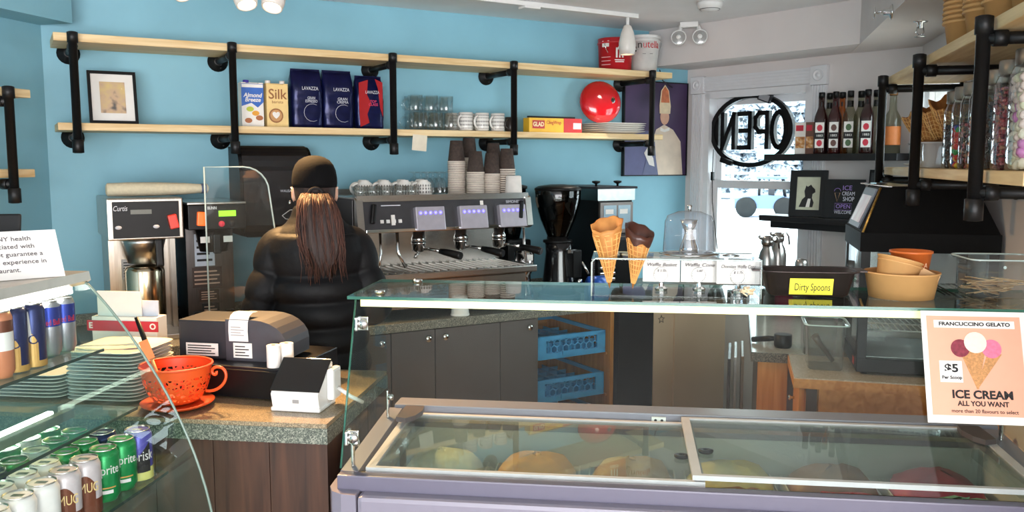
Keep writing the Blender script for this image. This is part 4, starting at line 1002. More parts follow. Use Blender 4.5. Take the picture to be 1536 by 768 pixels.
def cone(s, t, h, r, label, choc, tilt, rz):
    c = thing('waffle_cone', label, 'waffle cone', dg(s, t, TZ + .008), D.rz)
    M = Matrix.Rotation(tilt, 4, 'Y') @ Matrix.Rotation(rz, 4, 'Z')
    seg = 28; rs = []
    def rim(a): return h * (1 + .10 * math.cos(a - 1.2) + .012 * math.sin(7 * a))
    for f in (0.02, .25, .5, .75, .93, 1.0):
        ring = []
        for i in range(seg):
            a = 2 * math.pi * i / seg; rr = r * f * (1 + (.05 * math.sin(9 * a) if f > .9 else 0))
            ring.append(M @ Vector((rr * math.cos(a), rr * math.sin(a), rim(a) * f)))
        rs.append(ring)
    for f in (.97, .75, .5, .2):
        rs.append([M @ Vector(((r * f - .003) * math.cos(2 * math.pi * i / seg), (r * f - .003) * math.sin(2 * math.pi * i / seg), rim(2 * math.pi * i / seg) * f + .004)) for i in range(seg)])
    MB().rings(rs, cap=(True, True)).obj('shell', WAF, c)
    g = MB()
    for k in range(14):
        a0 = 2 * math.pi * k / 14
        pts = [M @ Vector(((r * f + .0006) * math.cos(a0 + .5 * (1 - f)), (r * f + .0006) * math.sin(a0 + .5 * (1 - f)), rim(a0 + .5 * (1 - f)) * f)) for f in (.12, .3, .45, .6, .75, .88)]
        g.tube(pts, .0014, 4, smooth=False)
    for q in range(9):
        f = .2 + q * .085
        g.tube([M @ Vector(((r * f + .0006) * math.cos(a), (r * f + .0006) * math.sin(a), h * f * (1 + .06 * math.cos(a - 1.2)))) for a in [2 * math.pi * i / 24 for i in range(24)]], .0014, 4, closed=True, smooth=False)
    g.obj('waffle_ridges', RIDGE, c)
    if choc:
        rs = []
        for f, d in ((.86, .0025), (.93, .003), (1.03, .002), (1.02, -.004), (.85, -.005), (.6, -.005)):
            rs.append([M @ Vector(((r * f + d) * math.cos(2 * math.pi * i / seg), (r * f + d) * math.sin(2 * math.pi * i / seg), rim(2 * math.pi * i / seg) * (f if d > -.001 else f + .0) + (.006 * math.sin(5 * 2 * math.pi * i / seg) if f < .9 and d > 0 else .002))) for i in range(seg)])
        MB().rings(rs, cap=(False, False)).obj('chocolate_dip', CHOC, c)
    return c
cone(.598, -.295, .175, .043, 'plain golden waffle cone standing in the acrylic stand', False, R(-3), 0)
cone(.658, -.295, .155, .037, 'waffle cone with a chocolate-dipped rim in the acrylic stand', True, R(6), 1.0)
SCRIPT = mat('grey_script_ink', (86, 80, 84), .7)
for s, t, wd, l1, l2, lab in ((.735, -.335, .098, 'Waffle Basket', '$ 5.50', 'small white price card for waffle baskets in a ring clip'), (.835, -.34, .096, 'Waffle Cone', '5.00', 'small white price card for plain waffle cones in a ring clip'), (.933, -.315, .11, 'Chocolate Waffle Cone', '$ 5.75', 'small white price card for chocolate waffle cones in a ring clip')):
    c = thing('price_card', lab, 'price card', dg(s, t, TZ + .0035), D.rz)
    MB().box(0, 0, .056, wd, .001, .068, rot=('X', R(-6))).obj('card', PAPER, c)
    text(l1, .013, SCRIPT, c, (0, -.0045, .068), rot=(R(84), 0, 0), width=wd * .8, shear=.3); text(l2, .009, SCRIPT, c, (0, -.003, .052), rot=(R(84), 0, 0), shear=.3)
    rg = MB().tube([(.019 * math.cos(R(a)), -.008, .042 + .019 * math.sin(R(a))) for a in range(0, 360, 20)], .0012, 6, closed=True).obj('ring_clip', CHROME, c)
    MB().lathe([(.016, 0), (.017, .006), (.008, .012), (.007, .02), (.001, .022)], y=-.008, seg=10, smooth=False).obj('crystal_foot', CHROME, c)
wfm = MB(); rnd = random.Random(3)
for k in range(12):
    a = rnd.uniform(0, 6.28); l = rnd.uniform(.012, .024); z = rnd.uniform(.004, .02)
    wfm.box(.010 * math.cos(a), .010 * math.sin(a), z + .004, l, .012, .003, rot=('XYZ'[k % 3], rnd.uniform(-.9, .9)))
tag(wfm.obj('waffle_scrap', mat('pale_wafer', (230, 206, 170), .7), loc=dg(.945, -.215, TZ + .006), rz=D.rz), 'crumpled pale wafer piece lying beside the chocolate cone card', 'wafer')
# dome with a steel hourglass on the stand
dm_ = thing('glass_dome', 'clear dome over a steel hourglass cup, standing on the cone stand', 'dome', dg(.806, -.335, TZ + hh + .001), D.rz)
MB().lathe([(.07, 0), (.078, .003), (.078, .006), (.06, .008), (.001, .008)], seg=30).obj('tray', CHROME, dm_)
MB().lathe([(.066, .009), (.068, .012), (.064, .09), (.058, .105), (.03, .116), (.001, .118)], seg=30, cap=(False, False)).obj('cover', glass('dome_plastic', (238, 244, 250), 1.3, haze=.06), dm_)
MB().lathe([(.005, 0), (.004, .006), (.007, .014), (.001, .018)], z=.117, seg=12).obj('dome_knob', CHROME, dm_)
MB().lathe([(.026, 0), (.024, .012), (.012, .045), (.01, .05), (.014, .06), (.024, .085), (.022, .085), (.001, .06)], z=.0085, seg=18).obj('hourglass_cup', CHROME, dm_)
# loaf pan
lp = thing('loaf_pan', 'dark metal loaf pan with a yellow paper label for spoons', 'pan', dg(1.112, -.33), D.rz)
PANM = mat('dark_nonstick', (74, 66, 64), .3, .7)
rs = []
for w_, d_, z in ((.19, .085, 0), (.2, .095, .004), (.226, .118, .06), (.25, .13, .064), (.25, .13, .067), (.222, .114, .063), (.196, .092, .008)):
    rs.append([(math.copysign(abs(math.cos(a)) ** .35, math.cos(a)) * w_ / 2, math.copysign(abs(math.sin(a)) ** .35, math.sin(a)) * d_ / 2, z) for a in [2 * math.pi * (i + .5) / 28 for i in range(28)]])
MB().rings(rs).obj('pan', PANM, lp)
for sx in (-1, 1): MB().box(sx * .13, 0, .065, .03, .07, .005, bev=.002).obj('grip', PANM, lp)
LM = Matrix.Translation((.0, -.0545, .028)) @ Matrix.Rotation(R(13), 4, 'X')
MB().box(0, -.002, 0, .108, .001, .044).xf(LM).obj('yellow_label', mat('yellow_sticky_paper', (240, 232, 70), .7), lp)
o = text('Dirty Spoons', .028, mat('pencil_ink', (60, 56, 40), .8), lp, (0, 0, 0), rot=(0, 0, 0), width=.088)
o.data.transform(LM @ Matrix.Translation((.003, -.0028, -.002)) @ Matrix.Rotation(R(90), 4, 'X'))
KR = mat('tan_kraft_paper', (206, 158, 100), .65, var=.03)
def bowl(r0, r1, h, m, name, parent, M=None):
    return MB().lathe([(r0, 0), (r1, h - .004), (r1 + .003, h - .003), (r1 + .003, h), (r1, h + .001), (r1 - .002, h - .003), (r0 - .002, .003), (.001, .003)], seg=30, cap=(True, False), M=M).obj(name, m, parent)
bw = thing('paper_bowl', 'wide tan paper bowl holding a smaller tilted bowl on the glass top', 'bowl', dg(1.345, -.315), D.rz)
bowl(.078, .089, .066, KR, 'bowl', bw)
sb = thing('paper_bowl', 'small tan paper bowl tilted inside the wide tan bowl', 'bowl', dg(1.322, -.29, TZ + .045), D.rz)
BM = Matrix.Rotation(R(14), 4, 'Y') @ Matrix.Rotation(R(-6), 4, 'X')
bowl(.044, .052, .046, KR, 'bowl', sb, BM); bowl(.046, .053, .05, KR, 'nested_bowl', sb, Matrix.Translation((0.0, 0, .006)) @ BM)
oc = thing('orange_tub', 'orange plastic tub standing in the wide tan bowl behind the small one', 'tub', dg(1.378, -.355, TZ + .02), D.rz)
MB().lathe([(.038, 0), (.05, .09), (.053, .09), (.053, .096), (.049, .096), (.036, .004), (.001, .004)], seg=26, cap=(True, False)).obj('tub', mat('orange_plastic', (216, 112, 50), .4), oc)
text_on_cyl(oc, 'A', .02, mat('pale_orange_print', (240, 190, 150), .5), .047, .55, .06, .12, name='printed_mark')
np_ = tag(MB().box(0, 0, 0, .05, .0015, .05, rot=('Y', R(30))).xf(Matrix.Rotation(R(-25), 4, 'X')).obj('napkin', mat('tan_napkin', (216, 176, 128), .8), loc=dg(1.392, -.272, TZ + .05), rz=D.rz), 'tan paper napkin tucked in the wide bowl beside the small bowl', 'napkin')
# clear tub with wooden spoons
ctb = thing('clear_tub', 'clear plastic food tub with wooden spoons at the wall end of the glass top', 'tub', dg(1.604, -.37), D.rz)
def sqtub(w0, d0, w1, d1, h, parent, mm, step=None, name='tub'):
    P = [(w0, d0, 0), (w0 + .006, d0 + .006, .004)]
    if step: P += [(w0 + (w1 - w0) * .6, d0 + (d1 - d0) * .6, h * step), (w1 - .006, d1 - .006, h * step + .004)]
    P += [(w1, d1, h - .006), (w1 + .02, d1 + .02, h - .005), (w1 + .02, d1 + .02, h), (w1 - .004, d1 - .004, h)]
    rs = [[(math.copysign(abs(math.cos(a)) ** .25, math.cos(a)) * w_ / 2, math.copysign(abs(math.sin(a)) ** .25, math.sin(a)) * d_ / 2, z) for a in [2 * math.pi * (i + .5) / 32 for i in range(32)]] for w_, d_, z in P]
    return MB().rings(rs, cap=(True, False)).obj(name, mm, parent)
TUBC = glass('clear_polycarbonate', (232, 234, 232), 1.4, haze=.05)
sqtub(.16, .13, .178, .15, .1, ctb, TUBC, .62)
rs = [(math.copysign(abs(math.cos(a)) ** .25, math.cos(a)) * .098, math.copysign(abs(math.sin(a)) ** .25, math.sin(a)) * .084, .1) for a in [2 * math.pi * (i + .5) / 32 for i in range(32)]]
MB().tube(rs, .0022, 6, closed=True).obj('rim_edge', AE, ctb)
MB().lathe([(.004, 0), (.004, .002)], M=Matrix.Rotation(R(90), 4, 'X'), x=-.02, y=-.078, z=.082, seg=10).obj('moulded_mark', AE, ctb)
WSP = wood('birch_wood', (214, 178, 128), (232, 204, 160), 0, 8, .6)
sp = MB(); spm = sp.prism([(-.0035, -.045), (.0035, -.045), (.003, .012), (.008, .03), (.007, .044), (0, .048), (-.007, .044), (-.008, .03), (-.003, .012)], -.0008, .0008, 'xy').mesh('wooden_spoon', WSP)
rnd = random.Random(11)
for k in range(26):
    o = link('wooden_spoon', spm, None, dg(1.604 + rnd.uniform(-.05, .04), -.37 + rnd.uniform(-.03, .03), TZ + .01 + k * .0013), rot=(rnd.uniform(-.25, .25), rnd.uniform(-.35, .35), rnd.uniform(0, 6.28)))
    tag(o, 'small flat wooden spoon in the clear tub on the glass top', 'spoon', 'wooden spoons in the clear tub')
for k in range(3):
    o = MB().tube([(0, 0, .003), (.0, .07, .02)], .0022, 6).obj('black_straw', BLACKP, loc=dg(1.462 + .012 * k, -.34, TZ), rz=D.rz + R(20))
    tag(o, 'thin black stir stick leaning between the tan bowl and clear tub', 'stir stick', 'black stir sticks on the glass top')
# ================================================================ till counter
BWOOD = wood('dark_walnut_planks', (46, 28, 20), (84, 54, 39), 2, 4, .5, ring=8)
LAM2 = speckle('warm_speckled_laminate', (150, 132, 104), [(118, 106, 86), (172, 156, 128), (136, 122, 100)], 420, .3)
LAMF = speckle('grey_green_speckled_edge', (112, 118, 106), [(76, 82, 74), (150, 152, 138), (94, 98, 88)], 300, .4)
TC = .93
tc = thing('till_counter', 'till counter with dark wood planks below a speckled laminate top', 'counter', D.o, D.rz)
MB().rng(-1.75, -.14, .145, .74, TC - .012, TC).obj('worktop', LAM2, tc)
MB().rng(-1.75, -.138, .143, .742, TC - .055, TC - .012).obj('top_edge', LAMF, tc)
MB().rng(-1.74, -.16, .18, .72, .0, TC - .056).obj('carcass', mat('dark_carcass', (60, 42, 32), .6), tc)
xs = [-1.74, -1.55, -1.38, -1.19, -1.0, -.82, -.64, -.47, -.31, -.157]
for a, b in zip(xs[:-1], xs[1:]): MB().rng(a + .001, b - .001, .166, .18, 0, TC - .056, bev=.001).obj('plank', BWOOD, tc)
for a, b in ((.166, .35), (.352, .54), (.542, .72)): MB().rng(-.16, -.147, a, b, 0, TC - .056, bev=.001).obj('plank', BWOOD, tc)
# cash drawer
rzd = R(-15)
pR = atz(430, 554, 1.03)
cdr = thing('cash_drawer', 'black steel cash drawer under the receipt printer', 'cash drawer', (pR.x, pR.y, TC + .0005), rzd)
MB().rng(-.42, 0, 0, .32, .006, .098, bev=.003).obj('case', mat('black_steel', (30, 30, 34), .35, .3), cdr)
MB().rng(-.414, -.006, -.006, -.0005, .012, .09, bev=.002).obj('drawer_front', BLACKP, cdr)
for x in (-.4, -.03):
    for y in (.02, .3): MB().lathe([(.012, 0), (.012, .006)], x=x, y=y, seg=10).obj('foot', BLACKP, cdr)
def cl(x, y, z): return Matrix.Translation(cdr.location) @ Matrix.Rotation(rzd, 4, 'Z') @ Vector((x, y, z))
rp_ = thing('receipt_printer', 'charcoal receipt printer with a curl of paper on the cash drawer', 'printer', cl(-.2, .07, .0985), rzd + R(4))
MB().rng(-.195, -.035, 0, .16, 0, .118, bev=.006).obj('housing', DARK, rp_)
pp = [(-.035, 0), (.12, 0), (.16, .01), (.16, .05)] + [(.16 - .11 * (1 - math.cos(R(a))) , .05 + .075 * math.sin(R(a))) for a in range(15, 91, 15)] + [(-.035, .125)]
MB().prism(pp, -.008, .15).obj('curved_cover', mat('charcoal_plastic', (62, 62, 68), .5), rp_)
for (a, b, z0, z1) in ((-.165, -.06, .012, .05), (-.01, .05, .01, .055)):
    l = MB().rng(a, b, -.0105, -.0085, z0, z1).obj('label', WCART, rp_)
    q = MB()
    for k in range(4): q.rng(a + .006, b - .01 - .012 * (k % 2), -.0115, -.0105, z0 + .006 + k * (z1 - z0) / 5, z0 + .009 + k * (z1 - z0) / 5)
    q.obj('label_print', INK, l)
rc = [(-.012, .06), (-.0145, .09), (-.012, .118), (.0, .135), (.02, .142), (.05, .14)]
MB().rings([[(-.022, y, z), (.04, y, z), (.04, y + .001, z + .0008), (-.022, y + .001, z + .0008)] for y, z in rc], smooth=False).obj('receipt', PAPER, rp_)
q = MB()
for k in range(4): q.rng(-.014, .028 - .01 * (k % 2), -.0155, -.0148, .078 + k * .008, .080 + k * .008)
q.obj('receipt_print', mat('grey_print', (150, 148, 146), .7), rp_)
for x, y in ((-.022, .02), (.0, .055)):
    o = thing('paper_roll', 'white till paper roll standing on the cash drawer', 'paper roll', cl(x - .03, y, .0985), rzd, 'till paper rolls')
    MB().lathe([(.019, 0), (.02, .001), (.02, .064), (.019, .065), (.006, .065), (.006, .05), (.001, .05)], seg=20).obj('roll', PAPER, o)
    MB().lathe([(.0062, .05), (.0062, .0655), (.0045, .0655), (.0045, .05)], seg=14, cap=(False, False)).obj('core', mat('cardboard_core', (170, 140, 106), .8), o)
cr = thing('card_reader', 'white card payment terminal with a black tilted screen', 'card reader', D.w(-.258, -.30, TC + .0005), D.rz + R(-3))
MB().rng(-.075, .07, -.06, .06, 0, .012, bev=.005).obj('foot', WHITE, cr)
MB().prism([(-.052, .012), (-.062, .05), (-.055, .058), (.035, .128), (.048, .12), (.05, .012)], -.072, .066, 'yz').obj('body', WHITE, cr)
SM = Matrix.Translation((-.003, -.012, .094)) @ Matrix.Rotation(R(37.9), 4, 'X')
MB().box(0, 0, .001, .145, .118, .005, bev=.002).xf(SM).obj('screen', mat('black_glass', (10, 10, 12), .08, coat=.5), cr)
MB().rng(.066, .088, -.0, .06, .02, .11, bev=.008).obj('printer_cheek', WHITE, cr)
MB().box(0.0, -.0605, .03, .018, .001, .01, bev=.0).obj('contactless_mark', MATS['grey_print'], cr)
MB().tube([(.09, .03, .05), (.13, .02, .03), (.15, .06, .003)], .006, 8).obj('lead', WHITE, cr)
# orange teacup planter
ORM = bpy.data.materials.new('orange_cutout_metal'); ORM.use_nodes = True
nt = ORM.node_tree; b = nt.nodes['Principled BSDF']; b.inputs['Base Color'].default_value = (*lin((226, 88, 34)), 1); b.inputs['Roughness'].default_value = .4
tcn = nt.nodes.new('ShaderNodeTexCoord'); vo = nt.nodes.new('ShaderNodeTexVoronoi'); vo.feature = 'DISTANCE_TO_EDGE'; vo.inputs['Scale'].default_value = 62
mt_ = nt.nodes.new('ShaderNodeMath'); mt_.operation = 'LESS_THAN'; mt_.inputs[1].default_value = .16
sep = nt.nodes.new('ShaderNodeSeparateXYZ'); g1 = nt.nodes.new('ShaderNodeMath'); g1.operation = 'GREATER_THAN'; g1.inputs[1].default_value = .098
g2_ = nt.nodes.new('ShaderNodeMath'); g2_.operation = 'LESS_THAN'; g2_.inputs[1].default_value = .03
mx1 = nt.nodes.new('ShaderNodeMath'); mx1.operation = 'MAXIMUM'; mx2 = nt.nodes.new('ShaderNodeMath'); mx2.operation = 'MAXIMUM'
nt.links.new(tcn.outputs['Object'], vo.inputs['Vector']); nt.links.new(vo.outputs['Distance'], mt_.inputs[0]); nt.links.new(tcn.outputs['Object'], sep.inputs[0])
nt.links.new(sep.outputs['Z'], g1.inputs[0]); nt.links.new(sep.outputs['Z'], g2_.inputs[0]); nt.links.new(mt_.outputs[0], mx1.inputs[0]); nt.links.new(g1.outputs[0], mx1.inputs[1])
nt.links.new(mx1.outputs[0], mx2.inputs[0]); nt.links.new(g2_.outputs[0], mx2.inputs[1]); nt.links.new(mx2.outputs[0], b.inputs['Alpha'])
ORS = mat('orange_enamel', (224, 84, 34), .4)
pc = atz(267, 611, TC)
tcp = thing('teacup_basket', 'large orange metal teacup basket with flower cutouts, on its saucer', 'basket', (pc.x, pc.y, TC + .0005), D.rz)
MB().lathe([(.045, .004), (.05, 0), (.075, .006), (.098, .016), (.1, .02), (.07, .012), (.001, .01)], seg=36, cap=(False, False)).obj('saucer', ORS, tcp)
MB().lathe([(.04, .014), (.062, .024), (.08, .05), (.09, .08), (.094, .11), (.097, .124)], seg=36, cap=(True, False)).obj('cup', ORM, tcp)
MB().tube([(.097 * math.cos(R(a)), .097 * math.sin(R(a)), .124) for a in range(0, 360, 12)], .0035, 8, closed=True).obj('rim', ORS, tcp)
hp = bez((.085, 0, .05), (.135, 0, .045), (.165, 0, .1), (.135, 0, .118), 12) + bez((.135, 0, .118), (.115, 0, .125), (.1, 0, .112), (.108, 0, .1), 8)[1:] + bez((.108, 0, .1), (.114, 0, .094), (.122, 0, .1), (.118, 0, .107), 6)[1:]
MB().tube(hp, .0042, 8).obj('handle', ORS, tcp)
sn = thing('serving_spatula', 'wooden spatula with black grip and orange paper tag, standing in the orange teacup', 'spatula', (pc.x - .03, pc.y - .0, TC + .02), 0)
q0 = Vector((0, 0, 0)); top = Vector((-.085, .02, .235)); 
MB().tube([q0, top * .5], .005, 8).obj('shaft', wood('light_beech', (196, 150, 96), (216, 176, 120), 2), sn)
MB().tube([top * .5, top * .55, top], [.007, .009, .006], 8).obj('grip', BLACKP, sn)
MB().box(0, 0, 0, .026, .002, .056, rot=('Y', R(-20))).xf(Matrix.Translation(top * .62 + Vector((.002, -.012, 0)))).obj('orange_tag', mat('orange_paper_tag', (238, 150, 92), .7), sn)
# stacks of square plates
spl = square_plate(.235, .013).obj('square_plate', CERAM, loc=D.w(-.845, -.36, TC + .0005), rz=D.rz)
tag(spl, 'white square plate in the tall stack behind the drinks case', 'plate', 'tall stack of square plates')
for k in range(1, 14): dup(spl, D.w(-.845 + random.uniform(-.003, .003), -.36 + random.uniform(-.003, .003), TC + .0005 + k * .0105), D.rz + random.uniform(-.02, .02))
for k in range(7): dup(spl, D.w(-1.09 + random.uniform(-.003, .003), -.37, TC + .0005 + k * .0105), D.rz, 'white square plate in the short stack behind the drinks case', 'short stack of square plates')
fk = tag(MB().rings([[(x, w_, .003), (x, -w_, .003), (x, -w_, .006), (x, w_, .006)] for x, w_ in ((-.09, .004), (-.02, .004), (.0, .003), (.04, .006), (.05, .012), (.075, .012), (.09, .009))], smooth=False).obj('steel_spoon', STEEL, loc=D.w(-.86, -.33, TC + .1495), rz=R(10)), 'steel serving spoon lying on top of the tall plate stack', 'spoon')
# menu holder
mh = thing('menu_holder', 'white menu cards with a red band standing behind the plates', 'menu holder', D.w(-.925, -.56, TC + .0005), D.rz)
MB().rng(-.12, .10, -.03, .03, 0, .20).obj('card_block', PAPER, mh)
MB().rng(-.135, .105, -.034, -.0305, .155, .188).obj('red_band', mat('crimson_band', (188, 36, 56), .5), mh)
text('E', .026, WHITE, mh, (-.122, -.0345, .1715), bold=.0008); text('O', .026, WHITE, mh, (.088, -.0345, .1715), bold=.0008)
MB().rng(-.11, .04, -.012, -.008, .20, .28).obj('tall_card', PAPER, mh)
MB().rng(-.07, .09, .0, .004, .20, .25).obj('tall_card', mat('bluish_paper', (206, 210, 224), .8), mh)
# ================================================================ drinks case
E_ = Frame(-1.055, 2.12, 82.8)
dc = thing('drinks_case', 'curved-glass drinks case with lit glass shelves in front of the till counter', 'display case', E_.o, E_.rz)
LEN = 1.1
prof = bez((0, 1.326), (.085, 1.245), (.25, 1.03), (.302, .772), 18) + bez((.302, .772), (.318, .70), (.325, .62), (.325, .52), 6)[1:]
m = MB(); rsA = [[(x, -t, z) for t, z in prof] for x in (-LEN, 0.0)]
for i in range(len(prof) - 1):
    m._f([m.b.verts.new(p) for p in (rsA[0][i], rsA[0][i + 1], rsA[1][i + 1], rsA[1][i])], True)
bmesh.ops.remove_doubles(m.b, verts=m.b.verts, dist=1e-5)
m.obj('curved_glass', CLEAR, dc)
endp = prof + [(-.32, .52), (-.32, 1.326)]
for x in (0.0, -LEN): MB().prism([(-t, z) for t, z in endp], x, x + .006, 'yz').obj('end_glass', glass('end_glass_green', (244, 251, 248), .8), dc)
for x in (.003, -LEN + .003): MB().tube([(x, -t, z) for t, z in prof], .0035, 6).obj('glass_edge', mat('grey_green_edge', (120, 140, 130), .2), dc)
TOPM = mat('champagne_aluminium', (176, 170, 160), .35, .8)
MB().prism([(.01, 1.318), (-.012, 1.33), (-.008, 1.352), (.32, 1.352), (.32, 1.318)], -LEN, .008, 'yz').obj('top_panel', TOPM, dc)
lgt = MB().rng(-LEN + .05, -.02, .02, .04, 1.300, 1.317).obj('lamp_tube', mat('case_led', (255, 250, 240), .4, emit=22.0, var=0), dc)
GS = glass('shelf_glass', (240, 250, 245), .8)
for z, t, back in ((1.16, .043, -.26), (1.015, .125, -.26), (.853, .198, -.28)):
    s_ = MB().rng(-LEN + .01, -.002, -t, -back, z - .006, z).obj('glass_shelf', GS, dc)
    MB().rng(-LEN + .01, -.002, -t - .001, -t, z - .0065, z + .0005).obj('shelf_edge', mat('dark_green_edge', (46, 66, 60), .2), s_)
    MB().rng(-LEN + .01, -.01, .04, .06, z - .03, z - .008).obj('shelf_rail', TOPM, s_)
MB().rng(-LEN + .02, -.02, .09, .105, .985, 1.0).obj('lamp_tube', MATS['case_led'], dc)
MB().rng(-LEN, .006, -.345, .32, .50, .52).obj('deck', mat('pale_grey_deck', (206, 210, 206), .3), dc)
MB().rng(-LEN, .006, -.34, .32, .06, .50).obj('base_cabinet', BWOOD, dc)
MB().rng(-LEN, .006, -.30, .30, 0, .06).obj('plinth', BLACKP, dc)
MB().rng(-LEN, .006, .32, .33, .06, 1.352).obj('rear_panel', glass('rear_glass', (236, 240, 238), .8), dc)
# drink cans
ALU = mat('can_aluminium', (205, 205, 203), .25, 1.0)
def can(r, h, body, parts, label, group, s, t, z, rz=0.0, first=None):
    c = thing('drink_can', label, 'can', E_.w(s, t, z + .0006), rz, group)
    MB().lathe([(r * .78, 0), (r * .8, .004), (r, .014), (r, h - .016), (r * .84, h - .003)], seg=22).obj('can_body', body, c)
    lid_ = MB().lathe([(r * .84, h - .003), (r * .87, h), (r * .82, h), (r * .79, h - .005), (.001, h - .005)], seg=22, cap=(False, True)).obj('can_lid', ALU, c)
    MB().box(0, 0, h - .003, r * .7, r * .4, .0015).obj('pull_tab', ALU, lid_)
    for (z0, z1, mm, nm) in parts:
        MB().lathe([(r + .0003, z0), (r + .0003, z1)], seg=22, cap=(False, False)).obj(nm, mm, c)
    return c
def band(c, r, a0, a1, z0, z1, mm, name, top=None):
    me = MB(); n = 8
    for i in range(n):
        b0 = a0 + (a1 - a0) * i / n; b1 = a0 + (a1 - a0) * (i + 1) / n
        t0 = top(i / n) if top else z1; t1 = top((i + 1) / n) if top else z1
        me.quad([(r * math.sin(b0), -r * math.cos(b0), z0), (r * math.sin(b1), -r * math.cos(b1), z0), (r * math.sin(b1), -r * math.cos(b1), t1), (r * math.sin(b0), -r * math.cos(b0), t0)])
    return me.obj(name, mm, c)
CB = mat('can_blue', (38, 62, 160), .28, .5); CS = mat('can_silver', (176, 180, 190), .28, .8); CNAVY = mat('can_navy', (34, 46, 96), .28, .5); CTAN = mat('can_caramel', (200, 158, 86), .35, .3)
CRED = mat('can_red', (206, 40, 60), .4); CG = mat('can_green', (30, 142, 78), .3, .4); CWH = mat('can_white', (226, 224, 222), .35); CBRN = mat('can_brown', (110, 60, 40), .35, .3); CVIO = mat('can_violet', (84, 82, 170), .3, .3)
ZA = 1.16
def epos(u, v, z):
    return E_.atz(u, v, z)
slim = [(98, 526, 'rb'), (76, 533, 'rb'), (52, 549, 'sb'), (25, 557, 'sb'), (3, 566, 'tea')]
for i, (u, v, k) in enumerate(slim):
    s, t = epos(u, v, ZA); t = min(t, .043 - .03)
    if k == 'rb':
        c = can(.0262, .133, CS, [(.072, .118, CB, 'blue_band')], 'slim blue and silver energy drink can on the top glass shelf', 'energy drink cans on the top shelf', s, t, ZA)
        text_on_cyl(c, 'Red Bull', .020, CRED, .0268, .75, .082, width=.04)
    elif k == 'sb':
        c = can(.0265, .145, CNAVY, [(.002, .016, CTAN, 'base_band')], 'slim navy and caramel coffee drink can on the top glass shelf', 'coffee drink cans on the top shelf', s, t, ZA)
        band(c, .0269, -.6, .9, .016, .06, CTAN, 'caramel_wave', top=lambda f: .052 + .03 * math.sin(f * 3.0))
        band(c, .0271, .05, .4, .06, .125, CWH, 'white_splash', top=lambda f: .08 + .05 * math.sin(f * 3.14))
        text_on_cyl(c, 'O', .03, CNAVY, .0273, .55, .064, name='round_badge')
    else:
        c = can(.0265, .145, mat('can_peach', (190, 120, 86), .4), [(.06, .1, CWH, 'white_band'), (.1, .125, CBRN, 'brown_band')], 'pale can with brown and white bands on the top glass shelf', None, s, t, ZA)
# standard cans on the lowest visible shelf
ZC = .853
rows = [(183, 722, 'brisk'), (157, 733, 'sprite'), (137, 748, 'sprite'), (113, 762, 'mug'), (91, 778, 'mug'), (63, 795, 'white'), (38, 812, 'white'), (10, 830, 'lime')]
def stdcan(kind, s, t, z, rz):
    r, h = .033, .122
    if kind == 'sprite':
        c = can(r, h, CG, [], 'green lemon-lime soda can with silver lettering in the drinks case', 'green soda cans in the drinks case', s, t, z, rz)
        text_on_cyl(c, 'Sprite', .03, CWH, r + .0004, .72, .076, width=.052); band(c, r + .0003, -.2, 1.2, .034, .037, CTAN, 'gold_line'); band(c, r + .0003, -.1, 1.0, .022, .03, CWH, 'small_print')
    elif kind == 'brisk':
        c = can(r, h, CVIO, [(.0, .03, mat('can_lime', (206, 206, 120), .4), 'lime_band')], 'violet iced tea can with bold slanted lettering at the end of the can row', None, s, t, z, rz)
        band(c, r + .0004, .15, 1.3, .02, .09, INK, 'black_flash', top=lambda f: .05 + .045 * f); text_on_cyl(c, 'Brisk', .034, CWH, r + .0008, .72, .06, width=.052)
    elif kind == 'mug':
        c = can(r, h, mat('can_pale_mauve', (206, 196, 200), .35, .2), [(.0, .034, CBRN, 'brown_band')], 'pale root beer can with a frothy brown mug picture in the drinks case', 'root beer cans in the drinks case', s, t, z, rz)
        band(c, r + .0004, -.2, 1.1, .034, .1, CBRN, 'mug_picture', top=lambda f: .07 + .02 * math.sin(f * 3.14)); text_on_cyl(c, 'MUG', .03, mat('froth_cream', (240, 214, 150), .5), r + .0008, .7, .062, width=.04)
    elif kind == 'lime':
        c = can(r, h, CWH, [(.0, .04, CG, 'green_band')], 'white soda can with a green band in the drinks case', None, s, t, z, rz)
    else:
        c = can(r, h, CWH, [(.02, .05, mat('can_pinkish', (196, 110, 130), .4), 'pink_band')], 'white soda can with a pink band in the drinks case', 'white soda cans in the drinks case', s, t, z, rz)
    return c
s0 = -.05
kinds = ['brisk', 'sprite', 'sprite', 'mug', 'mug', 'white', 'white', 'lime']
for k, kd in enumerate(kinds): stdcan(kd, s0 - .0705 * k, .15, ZC, 0.0)
back1 = ['navy', 'green', 'green', 'plain', 'plain', 'plain', 'plain', 'plain']
cc0 = {}
def plain(kind, s, t):
    mm = {'navy': CNAVY, 'green': CG, 'plain': CWH}[kind]
    lab = {'navy': 'navy soda can in the rear row of the drinks case', 'green': 'green soda can in the rear rows of the drinks case', 'plain': 'white soda can in the rear rows of the drinks case'}[kind]
    grp = {'navy': 'navy soda cans in the rear row', 'green': 'green soda cans in the rear rows', 'plain': 'white soda cans in the rear rows'}[kind]
    if kind not in cc0: cc0[kind] = can(.033, .122, mm, [], lab, grp, s, t, ZC)
    else: dup(cc0[kind], E_.w(s, t, ZC + .0006))
for row, t in ((0, .078), (1, .006), (2, -.066)):
    for k in range(8):
        plain(back1[k] if row == 0 else ('navy' if (k + row) % 5 == 0 else 'green' if (k + row) % 3 else 'plain'), s0 - .03 - .0705 * k, t)
